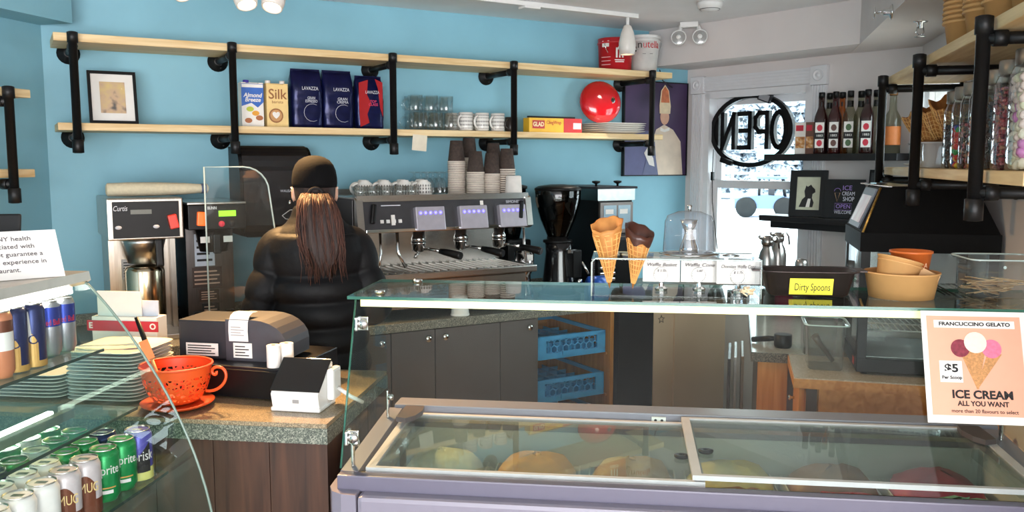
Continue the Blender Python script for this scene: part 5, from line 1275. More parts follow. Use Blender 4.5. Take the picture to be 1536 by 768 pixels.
# notice on top of the case
gs = thing('gluten_notice', 'white gluten warning notice leaning on top of the drinks case', 'notice', (-1.14, 1.95, 1.353), R(40))
NM = Matrix.Rotation(R(-36), 4, 'X')
MB().rng(-.17, .115, -.001, .001, 0, .13).xf(NM).obj('sheet', PAPER, gs)
for k, ln in enumerate(('If you have ANY health', 'concerns associated with', 'gluten, we cannot guarantee a', '100% gluten-free experience in', 'our restaurant.')):
    o = text(ln, .0165, SCRIPT, gs, (0, 0, 0), rot=(0, 0, 0), width=(.16, .17, .2, .205, .095)[k])
    o.data.transform(NM @ Matrix.Translation((-.022, -.0016, .108 - k * .021)) @ Matrix.Rotation(R(90), 4, 'X'))
MB().prism([(.03, 0), (.09, 0), (.075, .1)], -.1, -.096, 'yz').obj('stand_leg', WHITE, gs)
tbx = thing('black_tablet', 'black tablet stand behind the gluten notice', 'tablet', (-1.262, 2.08, 1.353), R(12))
MB().box(-.02, .02, .075, .17, .012, .135, rot=('X', R(-14)), bev=.005).obj('tablet', BLACKP, tbx); MB().rng(-.07, .05, -.005, .05, 0, .015, bev=.004).obj('stand', BLACKP, tbx)
# ================================================================ counters along the right wall
RZC = .90
GRT = speckle('pale_grey_laminate', (176, 172, 164), [(164, 160, 152), (188, 184, 176), (170, 166, 160)], 300, .14)
fc = thing('window_counter', 'oak counter with pale speckled top and dark edge, between window and right wall', 'counter', C.o, C.rz)
MB().rng(.02, 1.226, -.77, -.005, RZC - .035, RZC).obj('worktop', GRT, fc)
MB().rng(.02, 1.23, -.775, -.77, RZC - .036, RZC).rng(1.226, 1.231, -.77, -.64, RZC - .036, RZC).obj('dark_edge', speckle('dark_speckled_edge', (84, 76, 66), [(60, 54, 48), (112, 102, 88)], 320), fc)
MB().rng(.04, 1.20, -.74, -.01, .0, RZC - .036).obj('carcass', mat('taupe_side_board', (118, 106, 98), .5), fc)
MB().rng(1.2, 1.218, -.75, -.64, 0, RZC - .036).obj('end_panel', OAK, fc)
nc = thing('oak_counter', 'honey oak counter under the black display warmer', 'counter', C.o, C.rz)
MB().rng(1.236, 1.595, -.64, -.005, RZC - .004, RZC).obj('worktop', speckle('warm_grey_laminate', (178, 166, 146), [(164, 152, 134), (190, 180, 162)], 340, .25), nc)
MB().rng(1.236, 1.6, -.643, -.005, RZC - .036, RZC - .004).obj('top_edge', OAKX, nc)
MB().rng(1.24, 1.57, -.6, -.01, 0, RZC - .037).obj('carcass', OAK, nc)
MB().rng(1.57, 1.588, -.56, -.01, .0, RZC - .037).obj('front_panel', wood('honey_oak_front', (174, 108, 44), (208, 142, 72), 0, 4, .4), nc)
MB().rng(1.57, 1.584, -.60, -.565, .0, RZC - .037).obj('dark_stile', mat('dark_brown_stile', (72, 58, 48), .5), nc)
d = MB().rng(1.26, 1.55, -.62, -.602, .1, RZC - .05).obj('door', OAK, nc)
MB().lathe([(.005, 0), (.005, .012), (.011, .016), (.009, .022), (.001, .023)], M=Matrix.Rotation(R(90), 4, 'X'), x=1.33, y=-.62, z=.76, seg=12).obj('knob', CHROME, d)
# boards leaning beside the window counter
for k, (dx, cc, nm, lab) in enumerate(((.0, (120, 98, 78), 'brown_board', 'brown board standing against the window counter side'), (.028, (150, 146, 144), 'grey_board', 'grey metal tray standing against the window counter side'), (.052, (60, 56, 58), 'dark_board', 'dark tray standing against the window counter side'))):
    o = MB().rng(-.16, .16, -.006, .006, 0, .84, bev=.002).obj('leaning_board', mat(nm, cc, .4, .4 if k else 0), loc=C.w(.88 + .03 * k, .79 + .006 + dx * 1.0 + .008, 0.0), rz=C.rz)
    tag(o, lab, 'board')
# things on the window counter
def cw2(s, t, z=RZC): return C.w(s, t, z + .0006)
def atcounter(u, v, z, t=None): 
    q = atz(u, v, z); return q
SIL = mat('satin_aluminium', (168, 164, 160), .3, 1.0)
def siphon(u, dep, label, k=1.0):
    x = (u - 768) / FPX * dep
    c = thing('cream_siphon', label, 'siphon', (x, dep * .995, RZC + .0006), 0.4, 'cream siphons by the window')
    MB().lathe([(.04 * k, 0), (.042 * k, .004), (.042 * k, .255), (.034 * k, .29), (.024 * k, .31), (.024 * k, .325)], seg=22).obj('flask', SIL, c)
    hd = MB().lathe([(.028 * k, .325), (.03 * k, .34), (.026 * k, .36), (.012 * k, .37), (.001, .371)], seg=18).obj('head', SIL, c)
    MB().tube([(.02, 0, .355), (.05, 0, .365), (.065, 0, .345), (.07, 0, .305)], .005, 8).obj('lever', SIL, hd)
    MB().tube([(-.02, 0, .353), (-.045, 0, .36), (-.05, 0, .37)], .007, 8).obj('nozzle', SIL, hd)
    MB().tube([(.0, -.02, .355), (.0, -.05, .36)], .01, 10).obj('charger_holder', SIL, hd)
    return c
siphon(1151, 4.15, 'tall satin cream siphon in front of the other by the window')
siphon(1167, 4.35, 'cream siphon standing behind the other, lever raised, by the window', 1.0)
pk = thing('pink_box', 'pink plastic box between the cream siphons and the steel shaker', 'box', ((1180 - 768) / FPX * 4.2, 4.2, RZC + .0006), .3)
sqtub(.1, .08, .11, .09, .2, pk, mat('pink_plastic', (206, 52, 104), .4))
ss = thing('steel_shaker', 'small steel shaker with a green band behind the loaf pan', 'shaker', ((1205 - 768) / FPX * 4.1, 4.1, RZC + .0006), 0)
MB().lathe([(.034, 0), (.034, .2), (.03, .205), (.03, .24), (.024, .258), (.001, .262)], seg=22).obj('body', SIL, ss)
MB().lathe([(.0345, .165), (.0345, .19)], seg=22, cap=(False, False)).obj('green_band', mat('pale_green_band', (150, 190, 160), .4), ss)
bx = thing('black_caddy', 'black open caddy holding steel tongs behind the loaf pan', 'caddy', ((1248 - 768) / FPX * 3.95, 3.95, RZC + .0006), -.2)
sqtub(.19, .12, .2, .13, .2, bx, BLACKP)
tg = tag(MB().tube([(-.06, 0, .05), (.0, -.0, .205), (.05, 0, .19)], .004, 6).obj('steel_tongs', CHROME, loc=((1250 - 768) / FPX * 3.95, 3.95, RZC + .02), rz=-.2), 'steel tongs resting in the black caddy', 'tongs')
# clear tub with scoop on the oak counter
tq = C.atz(1243, 545, RZC)
ft = thing('clear_tub', 'clear deep food tub with a metal scoop, on the oak counter', 'tub', cw2(1.40, .53), C.rz + R(90))
sqtub(.11, .14, .13, .165, .16, ft, TUBC, .72)
rs = [(math.copysign(abs(math.cos(a)) ** .25, math.cos(a)) * .075, math.copysign(abs(math.sin(a)) ** .25, math.sin(a)) * .0925, .16) for a in [2 * math.pi * (i + .5) / 32 for i in range(32)]]
MB().tube(rs, .0025, 6, closed=True).obj('rim_edge', AE, ft)
sc_ = tag(MB().tube([(-.035, -.02, .105), (-.02, -.01, .08), (.03, .01, .012)], [.014, .011, .008], 10).obj('scoop', mat('grey_scoop', (120, 112, 104), .35, .5), loc=cw2(1.40, .53, RZC + .006), rz=C.rz + R(90)), 'grey scoop handle lying slantwise inside the clear deep tub', 'scoop')
ft2 = thing('clear_tub', 'second clear tub behind the one with the scoop', 'tub', cw2(1.16, .53, RZC), C.rz + R(90))
sqtub(.11, .14, .13, .165, .16, ft2, TUBC, .72)
bs = thing('portafilter', 'spare black-handled portafilter lying on the counter by the clear tub', 'portafilter', cw2(1.11, .655), C.rz + R(60))
MB().lathe([(.03, 0), (.034, .01), (.034, .05), (.03, .052)], seg=18).obj('basket', BLACKP, bs)
MB().tube([(-.03, 0, .03), (-.06, 0, .026), (-.13, 0, .012)], [.008, .012, .011], 8).obj('handle', BLACKP, bs)
# black display warmer
wp = C.w(1.29, .225, RZC + .0006)
wm = thing('display_warmer', 'black display warmer with sloped hood, glass sides and wire racks', 'warmer', wp, R(-14.5))
w_, d_ = .42, .42
y0, y1 = -d_ / 2, d_ / 2; xx0, xx1 = -w_ / 2, w_ / 2
MB().rng(xx0, xx1, y0, y1, .008, .055, bev=.003).obj('base', BLACKP, wm)
for x in (xx0 + .03, xx1 - .03):
    for y in (y0 + .03, y1 - .03): MB().lathe([(.012, 0), (.012, .009)], x=x, y=y, seg=10).obj('foot', BLACKP, wm)
for x in (xx0, xx1 - .03):
    for y in (y0, y1 - .03): MB().rng(x, x + .03, y, y + .03, .055, .42).obj('corner_post', BLACKP, wm)
MB().rng(xx0 - .004, xx1 + .004, y0 - .004, y1 + .004, .42, .485, bev=.002).obj('hood_band', mat('matt_black_sheet', (7, 7, 7), .65, var=.2, scale=50, spec=.15), wm)
hz0, hz1 = .485, .632
hoodr = [[(xx0, y0, hz0), (xx1, y0, hz0), (xx1, y1, hz0), (xx0, y1, hz0)], [(xx0 + .06, y0 + .07, hz1), (xx1 - .06, y0 + .07, hz1), (xx1 - .06, y1 - .07, hz1), (xx0 + .06, y1 - .07, hz1)]]
MB().rings(hoodr, smooth=False).obj('hood', mat('matt_black_sheet', (7, 7, 7), .65, var=.2, scale=50, spec=.15), wm)
sl_ = math.atan2(hz1 - hz0, .06)
SMx = Matrix.Translation((xx0 + .03, 0, (hz0 + hz1) / 2)) @ Matrix.Rotation(-(math.pi / 2 - math.atan2(.06, hz1 - hz0)), 4, 'Y')
sgn = MB().box(0, 0, .004, .145, .26, .006).xf(SMx).obj('sign_board', mat('slate_frame', (70, 78, 92), .4), wm)
MB().box(-.005, 0, .008, .1, .2, .003).xf(SMx).obj('sign_picture', blotch('dessert_picture', [(230, 226, 226), (214, 190, 196), (150, 60, 66), (232, 226, 224)], 9), wm)
MB().tube([(xx0 + .002, y0 - .002, hz0), (xx0 + .062, y0 + .068, hz1)], .004, 6).obj('gold_edge', mat('gold_glitter', (180, 140, 70), .4, .8, var=.5, scale=300), wm)
WG = glass('warmer_glass', (244, 247, 247), .5)
MB().rng(xx0 + .03, xx1 - .03, y0 + .004, y0 + .008, .055, .42).obj('front_glass', WG, wm)
MB().rng(xx0 + .03, xx1 - .03, y1 - .008, y1 - .004, .055, .42).obj('rear_glass', WG, wm)
for x in (xx0 + .004, xx1 - .008): MB().rng(x, x + .004, y0 + .03, y1 - .03, .055, .42).obj('side_glass', WG, wm)
MB().rng(xx0 + .03, xx1 - .03, y0 + .03, y1 - .03, .0555, .058).obj('crumb_tray', STEELH, wm)
for z in (.155, .27):
    m = MB()
    for k in range(19): m.tube([(xx0 + .035 + k * .0195, y0 + .02, z), (xx0 + .035 + k * .0195, y1 - .02, z)], .0022, 5)
    for y in (y0 + .02, y0 + .15, y1 - .15, y1 - .02): m.tube([(xx0 + .03, y, z - .003), (xx1 - .03, y, z - .003)], .003, 5)
    m.obj('wire_rack', mat('plated_wire', (206, 204, 200), .35, .5), wm)
MB().rng(xx0 - .001, xx0 + .004, y0 + .06, y0 + .1, .02, .045).obj('switch', REDS, wm)
fo = tag(MB().box(0, 0, .006, .12, .16, .004, rot=('X', .06)).box(-.03, .02, .013, .1, .02, .004, rot=('Z', .5)).box(.02, -.03, .018, .14, .015, .004, rot=('Z', -.3)).obj('steel_tray', CHROME, loc=C.w(1.28, .32, RZC + hz1 + .001), rz=.3), 'crumpled steel tray and blades lying on the warmer hood', 'tray')
# cable and red bottle below
tag(MB().tube([C.w(1.62, .14, .86), C.w(1.625, .16, .80), C.w(1.63, .2, .74), C.w(1.64, .23, .6), C.w(1.66, .24, .005)], .005, 8).obj('white_cable', WHITE), 'white power cable hanging down in front of the oak counter', 'cable')
rb = thing('red_canister', 'red canister standing beside the oak counter and right wall', 'canister', C.w(1.73, .12, 0.0), 0)
MB().lathe([(.06, 0), (.06, .70), (.045, .76), (.02, .78), (.02, .80)], seg=20).obj('cylinder', mat('fire_red', (190, 34, 60), .35), rb)
MB().lathe([(.024, .8), (.024, .83), (.001, .835)], seg=14).obj('valve', BLACKP, rb)

# ================================================================ pipe shelf on the right wall
ZT2, ZL2 = 1.955, 1.60
rs_ = thing('pipe_shelf', 'two-board pine shelf on black pipes, on the right wall above the warmer', 'shelf', C.o, C.rz)
MB().rng(.84, 3.1, -.275, -.006, ZT2 - .03, ZT2, bev=.003).obj('board', PINE, rs_)
MB().rng(.84, 2.60, -.275, -.006, ZL2 - .03, ZL2, bev=.003).obj('board', PINE, rs_)
for s in (.885, 1.59, 2.333): bracket(rs_, s, ZT2, ZL2)
def csh(s, t=.15, z=ZL2): return C.w(s, t, z + .0005)
# jars with steel lids
JG = glass('jar_glass', (240, 244, 242), 1.3)
def jar(s, t, w_, h, label, build, seed):
    j = thing('candy_jar', label, 'jar', csh(s, t), C.rz, 'candy jars on the right shelf')
    P = [(w_ * .94, 0), (w_, .006), (w_, h - .03), (w_ * .9, h - .012), (w_ * .84, h - .004)]
    rs = [[(math.copysign(abs(math.cos(a)) ** .4, math.cos(a)) * q / 2, math.copysign(abs(math.sin(a)) ** .4, math.sin(a)) * q / 2, z) for a in [2 * math.pi * (i + .5) / 24 for i in range(24)]] for q, z in P]
    MB().rings(rs, cap=(True, False)).obj('glass_body', JG, j)
    MB().lathe([(w_ * .46, 0), (w_ * .47, .002), (w_ * .47, .034), (w_ * .45, .037), (.001, .037)], z=h - .008, seg=24).obj('steel_lid', mat('satin_lid', (150, 142, 132), .38, 1.0), j)
    build(j, w_, h, random.Random(seed))
def fill(cols, fillh, size, shape, var=0):
    def f(j, w_, h, rnd):
        by = {}
        step = size * 1.7; n = int(w_ * .9 / step); z = size; lay = 0
        while z < h * fillh:
            for i in range(n + 1):
                for k in range(n + 1):
                    if 0 < i < n and 0 < k < n and z + 2 * step < h * fillh: continue
                    x = (i / n - .5) * (w_ * .92 - 2 * size) + rnd.uniform(-.15, .15) * size; y = (k / n - .5) * (w_ * .92 - 2 * size) + rnd.uniform(-.15, .15) * size
                    by.setdefault(rnd.choice(cols), []).append((x, y, z + rnd.uniform(-.3, .3) * size))
            z += step * .85; lay += 1
        for cnm, pts in by.items():
            m = MB()
            for p in pts:
                if shape == 'ball': m.lathe([(size * .5, -size * .7), (size * .98, -.2 * size), (size * .98, .2 * size), (size * .5, size * .7)], x=p[0], y=p[1], z=p[2], seg=7, M=Matrix.Rotation(rnd.uniform(0, 3), 4, 'X'))
                else: m.box(*p, size * 1.7, size * 1.3, size * .8, rot=('XYZ'[rnd.randrange(3)], rnd.uniform(0, 3)))
            o = m.obj('candy', CM[cnm], j); o['kind'] = 'stuff'
        q = h * fillh - .012
        MB().rng(-w_ * .36, w_ * .36, -w_ * .36, w_ * .36, .004, q).obj('candy_core', CM[cols[0]], j)
    return f
CM = {n: mat('candy_' + n, c, .4, var=.1) for n, c in dict(brown=(74, 46, 36), dark=(50, 34, 30), red=(206, 50, 40), orange=(232, 130, 40), yellow=(236, 196, 60), green=(50, 150, 70), blue=(50, 80, 170), pink=(220, 120, 130), rose=(176, 80, 84), plum=(120, 56, 70), tan=(190, 140, 110), white=(236, 226, 206), mallow=(238, 214, 206), pale=(232, 226, 196), purple=(206, 130, 190)).items()}
jars = [(1.66, .085, .205, 'narrow jar of dark chocolate chips, beside the waffle bowls', fill(['brown', 'dark', 'dark'], .62, .009, 'box')),
        (1.76, .085, .21, 'narrow jar of colourful gummy candies with red and yellow pieces', fill(['red', 'orange', 'yellow', 'green', 'blue', 'red'], .62, .012, 'ball')),
        (1.862, .085, .215, 'narrow jar of brown and red wrapped sweets between colourful candy jars', fill(['brown', 'rose', 'tan', 'brown'], .6, .010, 'box')),
        (1.968, .088, .22, 'narrow jar of yellow and orange coated peanuts', fill(['yellow', 'orange', 'red', 'orange', 'brown'], .64, .010, 'ball')),
        (2.10, .088, .225, 'narrow jar of dark chocolate pieces behind the near pipe', fill(['dark', 'brown'], .75, .009, 'box')),
        (2.235, .10, .235, 'wide jar filled with pinkish brown sprinkles', fill(['rose', 'plum', 'tan', 'rose', 'brown'], .86, .0065, 'box')),
        (2.375, .108, .245, 'wide jar filled with pale and pink marshmallows', fill(['white', 'mallow', 'pale', 'mallow', 'purple', 'white', 'pale', 'white', 'mallow'], .86, .015, 'ball'))]
for k, (s, w_, h, lab, fn_) in enumerate(jars): jar(s, .19, w_, h, lab, fn_, k + 5)
# waffle bowls, tub and small cups at the far end
WB = waffle_mat('dark_waffle', (200, 134, 70), (160, 98, 48))
def waffle_bowl(loc, rz, tilt, label, sc=1.0):
    c = thing('waffle_bowl', label, 'waffle bowl', loc, rz, 'waffle bowls on the right shelf')
    M = Matrix.Rotation(tilt, 4, 'Y'); seg = 30
    rr = lambda f, a: .085 * sc * f * (1 + .07 * math.sin(6 * a) * f)
    rs = [[M @ Vector((rr(f, 2 * math.pi * i / seg), 0, 0)).to_2d().to_3d() if False else M @ Vector((rr(f, 2 * math.pi * i / seg) * math.cos(2 * math.pi * i / seg), rr(f, 2 * math.pi * i / seg) * math.sin(2 * math.pi * i / seg), z * sc + .008 * sc * math.sin(6 * 2 * math.pi * i / seg) * f)) for i in range(seg)] for f, z in ((.45, 0), (.7, .03), (.9, .065), (1, .085), (.97, .085), (.66, .035), (.4, .006))]
    MB().rings(rs).obj('shell', WB, c)
    g = MB()
    P_ = lambda f, z, a: M @ Vector(((rr(f, a) + .0006) * math.cos(a), (rr(f, a) + .0006) * math.sin(a), z * sc + .008 * sc * math.sin(6 * a) * f))
    for k in range(30):
        g.tube([P_(f, z, 2 * math.pi * k / 30) for f, z in ((.47, .0), (.7, .03), (.9, .065), (1, .084))], .0013, 4, smooth=False)
    for f, z in ((.52, .008), (.62, .02), (.71, .032), (.79, .044), (.86, .056), (.93, .069), (.98, .08)):
        g.tube([P_(f, z, 2 * math.pi * i / 30) for i in range(30)], .0013, 4, closed=True, smooth=False)
    g.obj('waffle_ridges', RIDGE, c)
tb3 = thing('white_tub', 'translucent white tub holding the waffle bowls on the right shelf', 'tub', csh(1.36, .17), C.rz)
sqtub(.24, .15, .27, .17, .085, tb3, glass('milky_plastic', (226, 232, 238), 1.0, haze=.55))
waffle_bowl(csh(1.26, .18, ZL2 + .085), C.rz, R(-18), 'waffle bowl tilted toward the window wall, on the white tub', 1.15)
waffle_bowl(csh(1.385, .16, ZL2 + .10), C.rz, R(14), 'waffle bowl in the middle of the white tub', 1.15)
waffle_bowl(csh(1.505, .15, ZL2 + .105), C.rz, R(20), 'waffle bowl on the white tub nearest the candy jars', 1.2)
sm = MB().lathe([(.024, 0), (.033, .06), (.035, .06), (.035, .064), (.031, .063), (.022, .004), (.001, .004)], seg=20, cap=(True, False)).mesh('sample_cup', KR)
for k in range(8):
    o = link('sample_cup', sm, None, csh(1.08, .16, ZL2 + .011 + k * .009)); tag(o, 'small tan paper cup stacked in the dish beside the white tub', 'paper cup', 'small tan cups on the right shelf')
tag(MB().lathe([(.05, 0), (.07, .008), (.085, .012), (.083, .014), (.05, .004), (.001, .004)], seg=26).obj('white_dish', CERAM, loc=csh(1.08, .16), rz=0), 'shallow white dish under the small tan paper cups', 'dish')
# tan paper tubs on the upper board
pc1 = MB().lathe([(.054, 0), (.066, .078), (.0725, .078), (.074, .082), (.0725, .087), (.066, .087), (.052, .005), (.001, .004)], seg=26, cap=(True, False)).mesh('paper_cup', KR)
pc2 = MB().lathe([(.07, 0), (.085, .078), (.0915, .078), (.093, .083), (.0915, .088), (.085, .088), (.068, .005), (.001, .004)], seg=26, cap=(True, False)).mesh('paper_cup', KR)
for s, t, n, me, dz, lab in ((1.66, .18, 17, pc1, .0145, 'tan paper cup in the tallest stack on the upper right shelf'), (1.86, .17, 7, pc1, .0145, 'tan paper cup in the short stack next to the tallest one'), (2.02, .16, 9, pc1, .0145, 'tan paper cup in the stack between short stack and wide bowls'),
                             (2.18, .14, 9, pc1, .0145, 'tan paper cup in the stack beside the wide bowl stack'), (2.36, .13, 9, pc2, .0155, 'wide tan paper bowl in the stack nearest the shelf end')):
    for k in range(n):
        o = link('paper_cup', me, None, csh(s, t, ZT2 + k * dz)); tag(o, lab, 'paper cup', lab.replace('tan paper cup in ', '').replace('wide tan paper bowl in ', ''))
# ================================================================ black shelves on the window wall
def bsh(s, t, z): return B.w(s, t, z + .0005)
BSH = mat('black_shelf_laminate', (26, 25, 27), .4)
tag(MB().rng(.675, 1.42, -.16, -.002, 1.627, 1.662, bev=.002).obj('floating_shelf', BSH, loc=B.o, rz=B.rz), 'black floating shelf with syrup bottles beside the window', 'shelf')
lsf = thing('floating_shelf', 'lower black shelf with framed pictures below the syrup bottles', 'shelf', B.o, B.rz)
MB().rng(.66, 1.36, -.17, -.002, 1.30, 1.332, bev=.004).obj('board', BSH, lsf)
MB().rng(.70, 1.3, -.12, -.002, 1.262, 1.2995, bev=.004).obj('under_rail', BSH, lsf)
SYR = {'dark': mat('dark_syrup', (40, 14, 14), .1, coat=.6), 'red': mat('cola_red_syrup', (56, 16, 18), .1, coat=.6), 'clear': glass('clear_syrup', (226, 226, 214), 1.6), 'amber': mat('amber_syrup', (150, 78, 30), .15, coat=.5)}
def bottle(s, t, kind, label, lc=None, h=.315):
    c = thing('syrup_bottle', label, 'syrup bottle', bsh(s, t, 1.662), B.rz + R(22), 'syrup bottles on the black shelf')
    P = [(.031, 0), (.033, .006), (.033, .175), (.03, .195), (.016, .235), (.0145, .245), (.0145, h - .03)]
    rs = [[(math.copysign(abs(math.cos(a)) ** .6, math.cos(a)) * q, math.copysign(abs(math.sin(a)) ** .6, math.sin(a)) * q, z) for a in [2 * math.pi * (i + .5) / 20 for i in range(20)]] for q, z in P]
    MB().rings(rs).obj('bottle', SYR[kind], c)
    MB().lathe([(.016, 0), (.016, .03), (.014, .034), (.001, .034)], z=h - .034, seg=14).obj('cap', BLACKP, c)
    MB().lathe([(.0152, .235), (.0152, .265)], seg=14, cap=(False, False)).obj('neck_band', BLACKP, c)
    if lc:
        l = MB().rng(-.022, .022, -.0338, -.0328, .03, .16).obj('label', PAPER, c)
        MB().rng(-.022, .022, -.0344, -.0338, .075, .108).obj('label_band', INK, l)
        text('1883', .016, PAPER, c, (0, -.0347, .092), width=.03)
        for z in (.132, .054): MB().prism(arc(0, z, .014, 0, 360, 10, ry=.017)[:-1], -.0344, -.0338).obj('label_fruit', lc, l)
    return c
RF = mat('red_fruit_print', (196, 40, 60), .5); BF = mat('brown_nut_print', (96, 60, 50), .5); GF = mat('vanilla_leaf_print', (70, 100, 60), .5)
for u, t, kd, lc, lab in ((1231, .115, 'dark', RF, 'dark syrup bottle with red fruit label, next to the small cartons'), (1252, .105, 'red', BF, 'deep red syrup bottle with brown nut label'), (1274, .1, 'clear', GF, 'clear syrup bottle with green vanilla leaf label'), (1300, .11, 'dark', RF, 'dark syrup bottle with red fruit label, between vanilla bottle and pipe post'),
                         (1243, .045, 'clear', None, 'clear syrup bottle in the rear row behind the dark one'), (1262, .045, 'amber', None, 'amber syrup bottle in the rear row'), (1290, .042, 'clear', None, 'clear syrup bottle in the rear row behind the vanilla bottle'), (1313, .045, 'clear', None, 'clear syrup bottle in the rear row nearest the black pipe post')):
    bottle(B.px(u, 200, t)[0], t, kd, lab, lc)
ab = thing('spirit_bottle', 'clear bottle with orange label at the shelf end behind the pipe', 'bottle', bsh(B.px(1338, 200, .08)[0], .08, 1.662), B.rz)
MB().lathe([(.04, 0), (.04, .17), (.018, .21), (.016, .27), (.016, .285)], seg=20).obj('bottle', SYR['clear'], ab); MB().lathe([(.0405, .04), (.0405, .13)], seg=20, cap=(False, False)).obj('label', mat('orange_label', (206, 120, 60), .5), ab)
MB().lathe([(.019, .28), (.019, .31), (.001, .312)], seg=14).obj('cap', mat('cork_tan', (150, 110, 70), .7), ab)
for u, w_, mm, lab in ((1203, .06, WCART, 'small white carton with a dessert picture at the shelf end by the window'), (1217, .045, mat('brown_carton', (110, 72, 56), .5), 'narrow brown carton between the white carton and the syrup bottles')):
    c = thing('small_carton', lab, 'carton', bsh(B.px(u, 200, .1)[0], .1, 1.662), B.rz + R(15))
    MB().rng(-w_ / 2, w_ / 2, -.025, .025, 0, .165, bev=.002).obj('box', mm, c)
    MB().rng(-w_ / 2 * .8, w_ / 2 * .8, -.0262, -.0252, .03, .09).obj('picture', blotch('dessert_print', [(240, 220, 190), (210, 150, 80), (150, 80, 40)], 40), c)
    MB().rng(-w_ / 2 * .8, w_ / 2 * .5, -.0262, -.0252, .12, .15).obj('title_print', RF, c)
# framed animal portrait and the neon-style board
def lf(s, t=.09): return bsh(s, t, 1.332)
an = thing('picture_frame', 'black frame with a dark animal in a suit on the lower black shelf', 'picture frame', lf(.925, .12), B.rz + R(20))
AM = Matrix.Rotation(R(-8), 4, 'X'); W_, H_ = .19, .245
MB().rng(-W_/2, W_/2, -.012, .006, 0, .035).rng(-W_/2, W_/2, -.012, .006, H_ - .035, H_).rng(-W_/2, -W_/2 + .035, -.012, .006, .035, H_ - .035).rng(W_/2 - .035, W_/2, -.012, .006, .035, H_ - .035).xf(AM).obj('frame', BLACKP, an)
MB().rng(-W_/2 + .034, W_/2 - .034, -.003, .004, .034, H_ - .034).xf(AM).obj('mat_board', mat('sage_paper', (200, 202, 178), .7), an)
MB().prism([(-.045, .05), (-.03, .09), (-.015, .105), (-.02, .135), (-.012, .165), (-.004, .158), (.012, .17), (.02, .158), (.034, .145), (.036, .13), (.022, .12), (.02, .1), (.03, .075), (.025, .05)], -.0045, -.0032).xf(AM).obj('animal_figure', INK, an)
MB().prism([(-.01, .05), (.0, .095), (.014, .095), (.01, .05)], -.0055, -.0046).xf(AM).obj('shirt_front', WCART, an)
MB().prism([(0, 0), (.07, 0), (.045, .14)], -.02, .02, 'yz').obj('strut', BLACKP, an)
nb = thing('neon_board', 'black board with an ice cream shop welcome drawing, beside the animal portrait', 'sign', lf(1.12, .105), B.rz + R(16))
MB().rng(-.1, .1, -.006, .006, 0, .2).xf(AM).obj('board', BLACKP, nb)
VP_ = mat('violet_chalk', (150, 120, 190), .6); WP_ = mat('pale_chalk', (196, 196, 206), .6)
def nbt(body, size, x, z, width, mm):
    o = text(body, size, mm, nb, (0, 0, 0), rot=(0, 0, 0), width=width); o.data.transform(AM @ Matrix.Translation((x, -.0066, z)) @ Matrix.Rotation(R(90), 4, 'X'))
nbt('ICE', .034, .015, .155, .045, VP_); nbt('CREAM', .028, .022, .126, .062, WP_); nbt('SHOP', .032, .024, .098, .055, WP_); nbt('OPEN', .03, .0, .06, .07, VP_); nbt('WELCOME', .024, .0, .03, .085, WP_)
MB().tube([(-.042, -.0065, .06 + .018 * 0 + z) if False else (x, -.0065, z) for x, z in ((-.046, .13), (-.02, .13), (-.032, .085))], .0014, 4, closed=True, smooth=False).xf(AM).obj('cone_drawing', mat('tan_chalk', (190, 150, 110), .6), nb)
MB().tube([(x, -.0065, z) for x, z in arc(-.033, .138, .016, 0, 180, 8)], .0014, 4).xf(AM).obj('scoop_drawing', VP_, nb)
MB().tube([(x, -.0065, z) for x, z in ((-.042, .042), (.042, .042), (.042, .076), (-.042, .076))], .001, 4, closed=True, smooth=False).xf(AM).obj('box_drawing', VP_, nb)
b3 = thing('picture_frame', 'plain black frame at the wall end of the lower black shelf', 'picture frame', lf(1.285, .08), B.rz + R(5))
MB().rng(-.05, .05, -.01, .006, 0, .25).xf(AM).obj('frame', BLACKP, b3); MB().rng(-.04, .04, -.0115, -.0101, .015, .235).xf(AM).obj('picture', mat('charcoal_print', (40, 40, 44), .3), b3)
# ================================================================ OPEN sign hanging in the window
t_o = -.035
sa, za = B.px(1068, 195, t_o); sb_, _ = B.px(1192, 195, t_o); scx, zt = B.px(1130, 140, t_o); _, zb = B.px(1130, 251, t_o)
os_ = thing('open_sign', 'black oval OPEN sign seen from behind, hanging in the window', 'sign', B.w((sa + sb_) / 2, t_o, (zt + zb) / 2), B.rz)
ra, rbz = (sb_ - sa) / 2, (zt - zb) / 2
def oval(a, b, n=48): return [(a * math.cos(2 * math.pi * i / n), b * math.sin(2 * math.pi * i / n)) for i in range(n)]
O1, O2 = oval(ra, rbz), oval(ra - .028, rbz - .026)
m = MB()
m.rings([[(x, -.018, z) for x, z in O1], [(x, .012, z) for x, z in O1], [(x, .012, z) for x, z in O2], [(x, -.018, z) for x, z in O2]], smooth=False, closed=True)
m.obj('oval_rim', BLACKP, os_)
WT = mat('white_sign_tube', (236, 238, 244), .4)
m = MB(); O3 = oval(ra - .012, rbz - .011)
m.tube([(x, .016, z) for x, z in O3], .006, 8, closed=True); m.obj('white_tube', WT, os_)
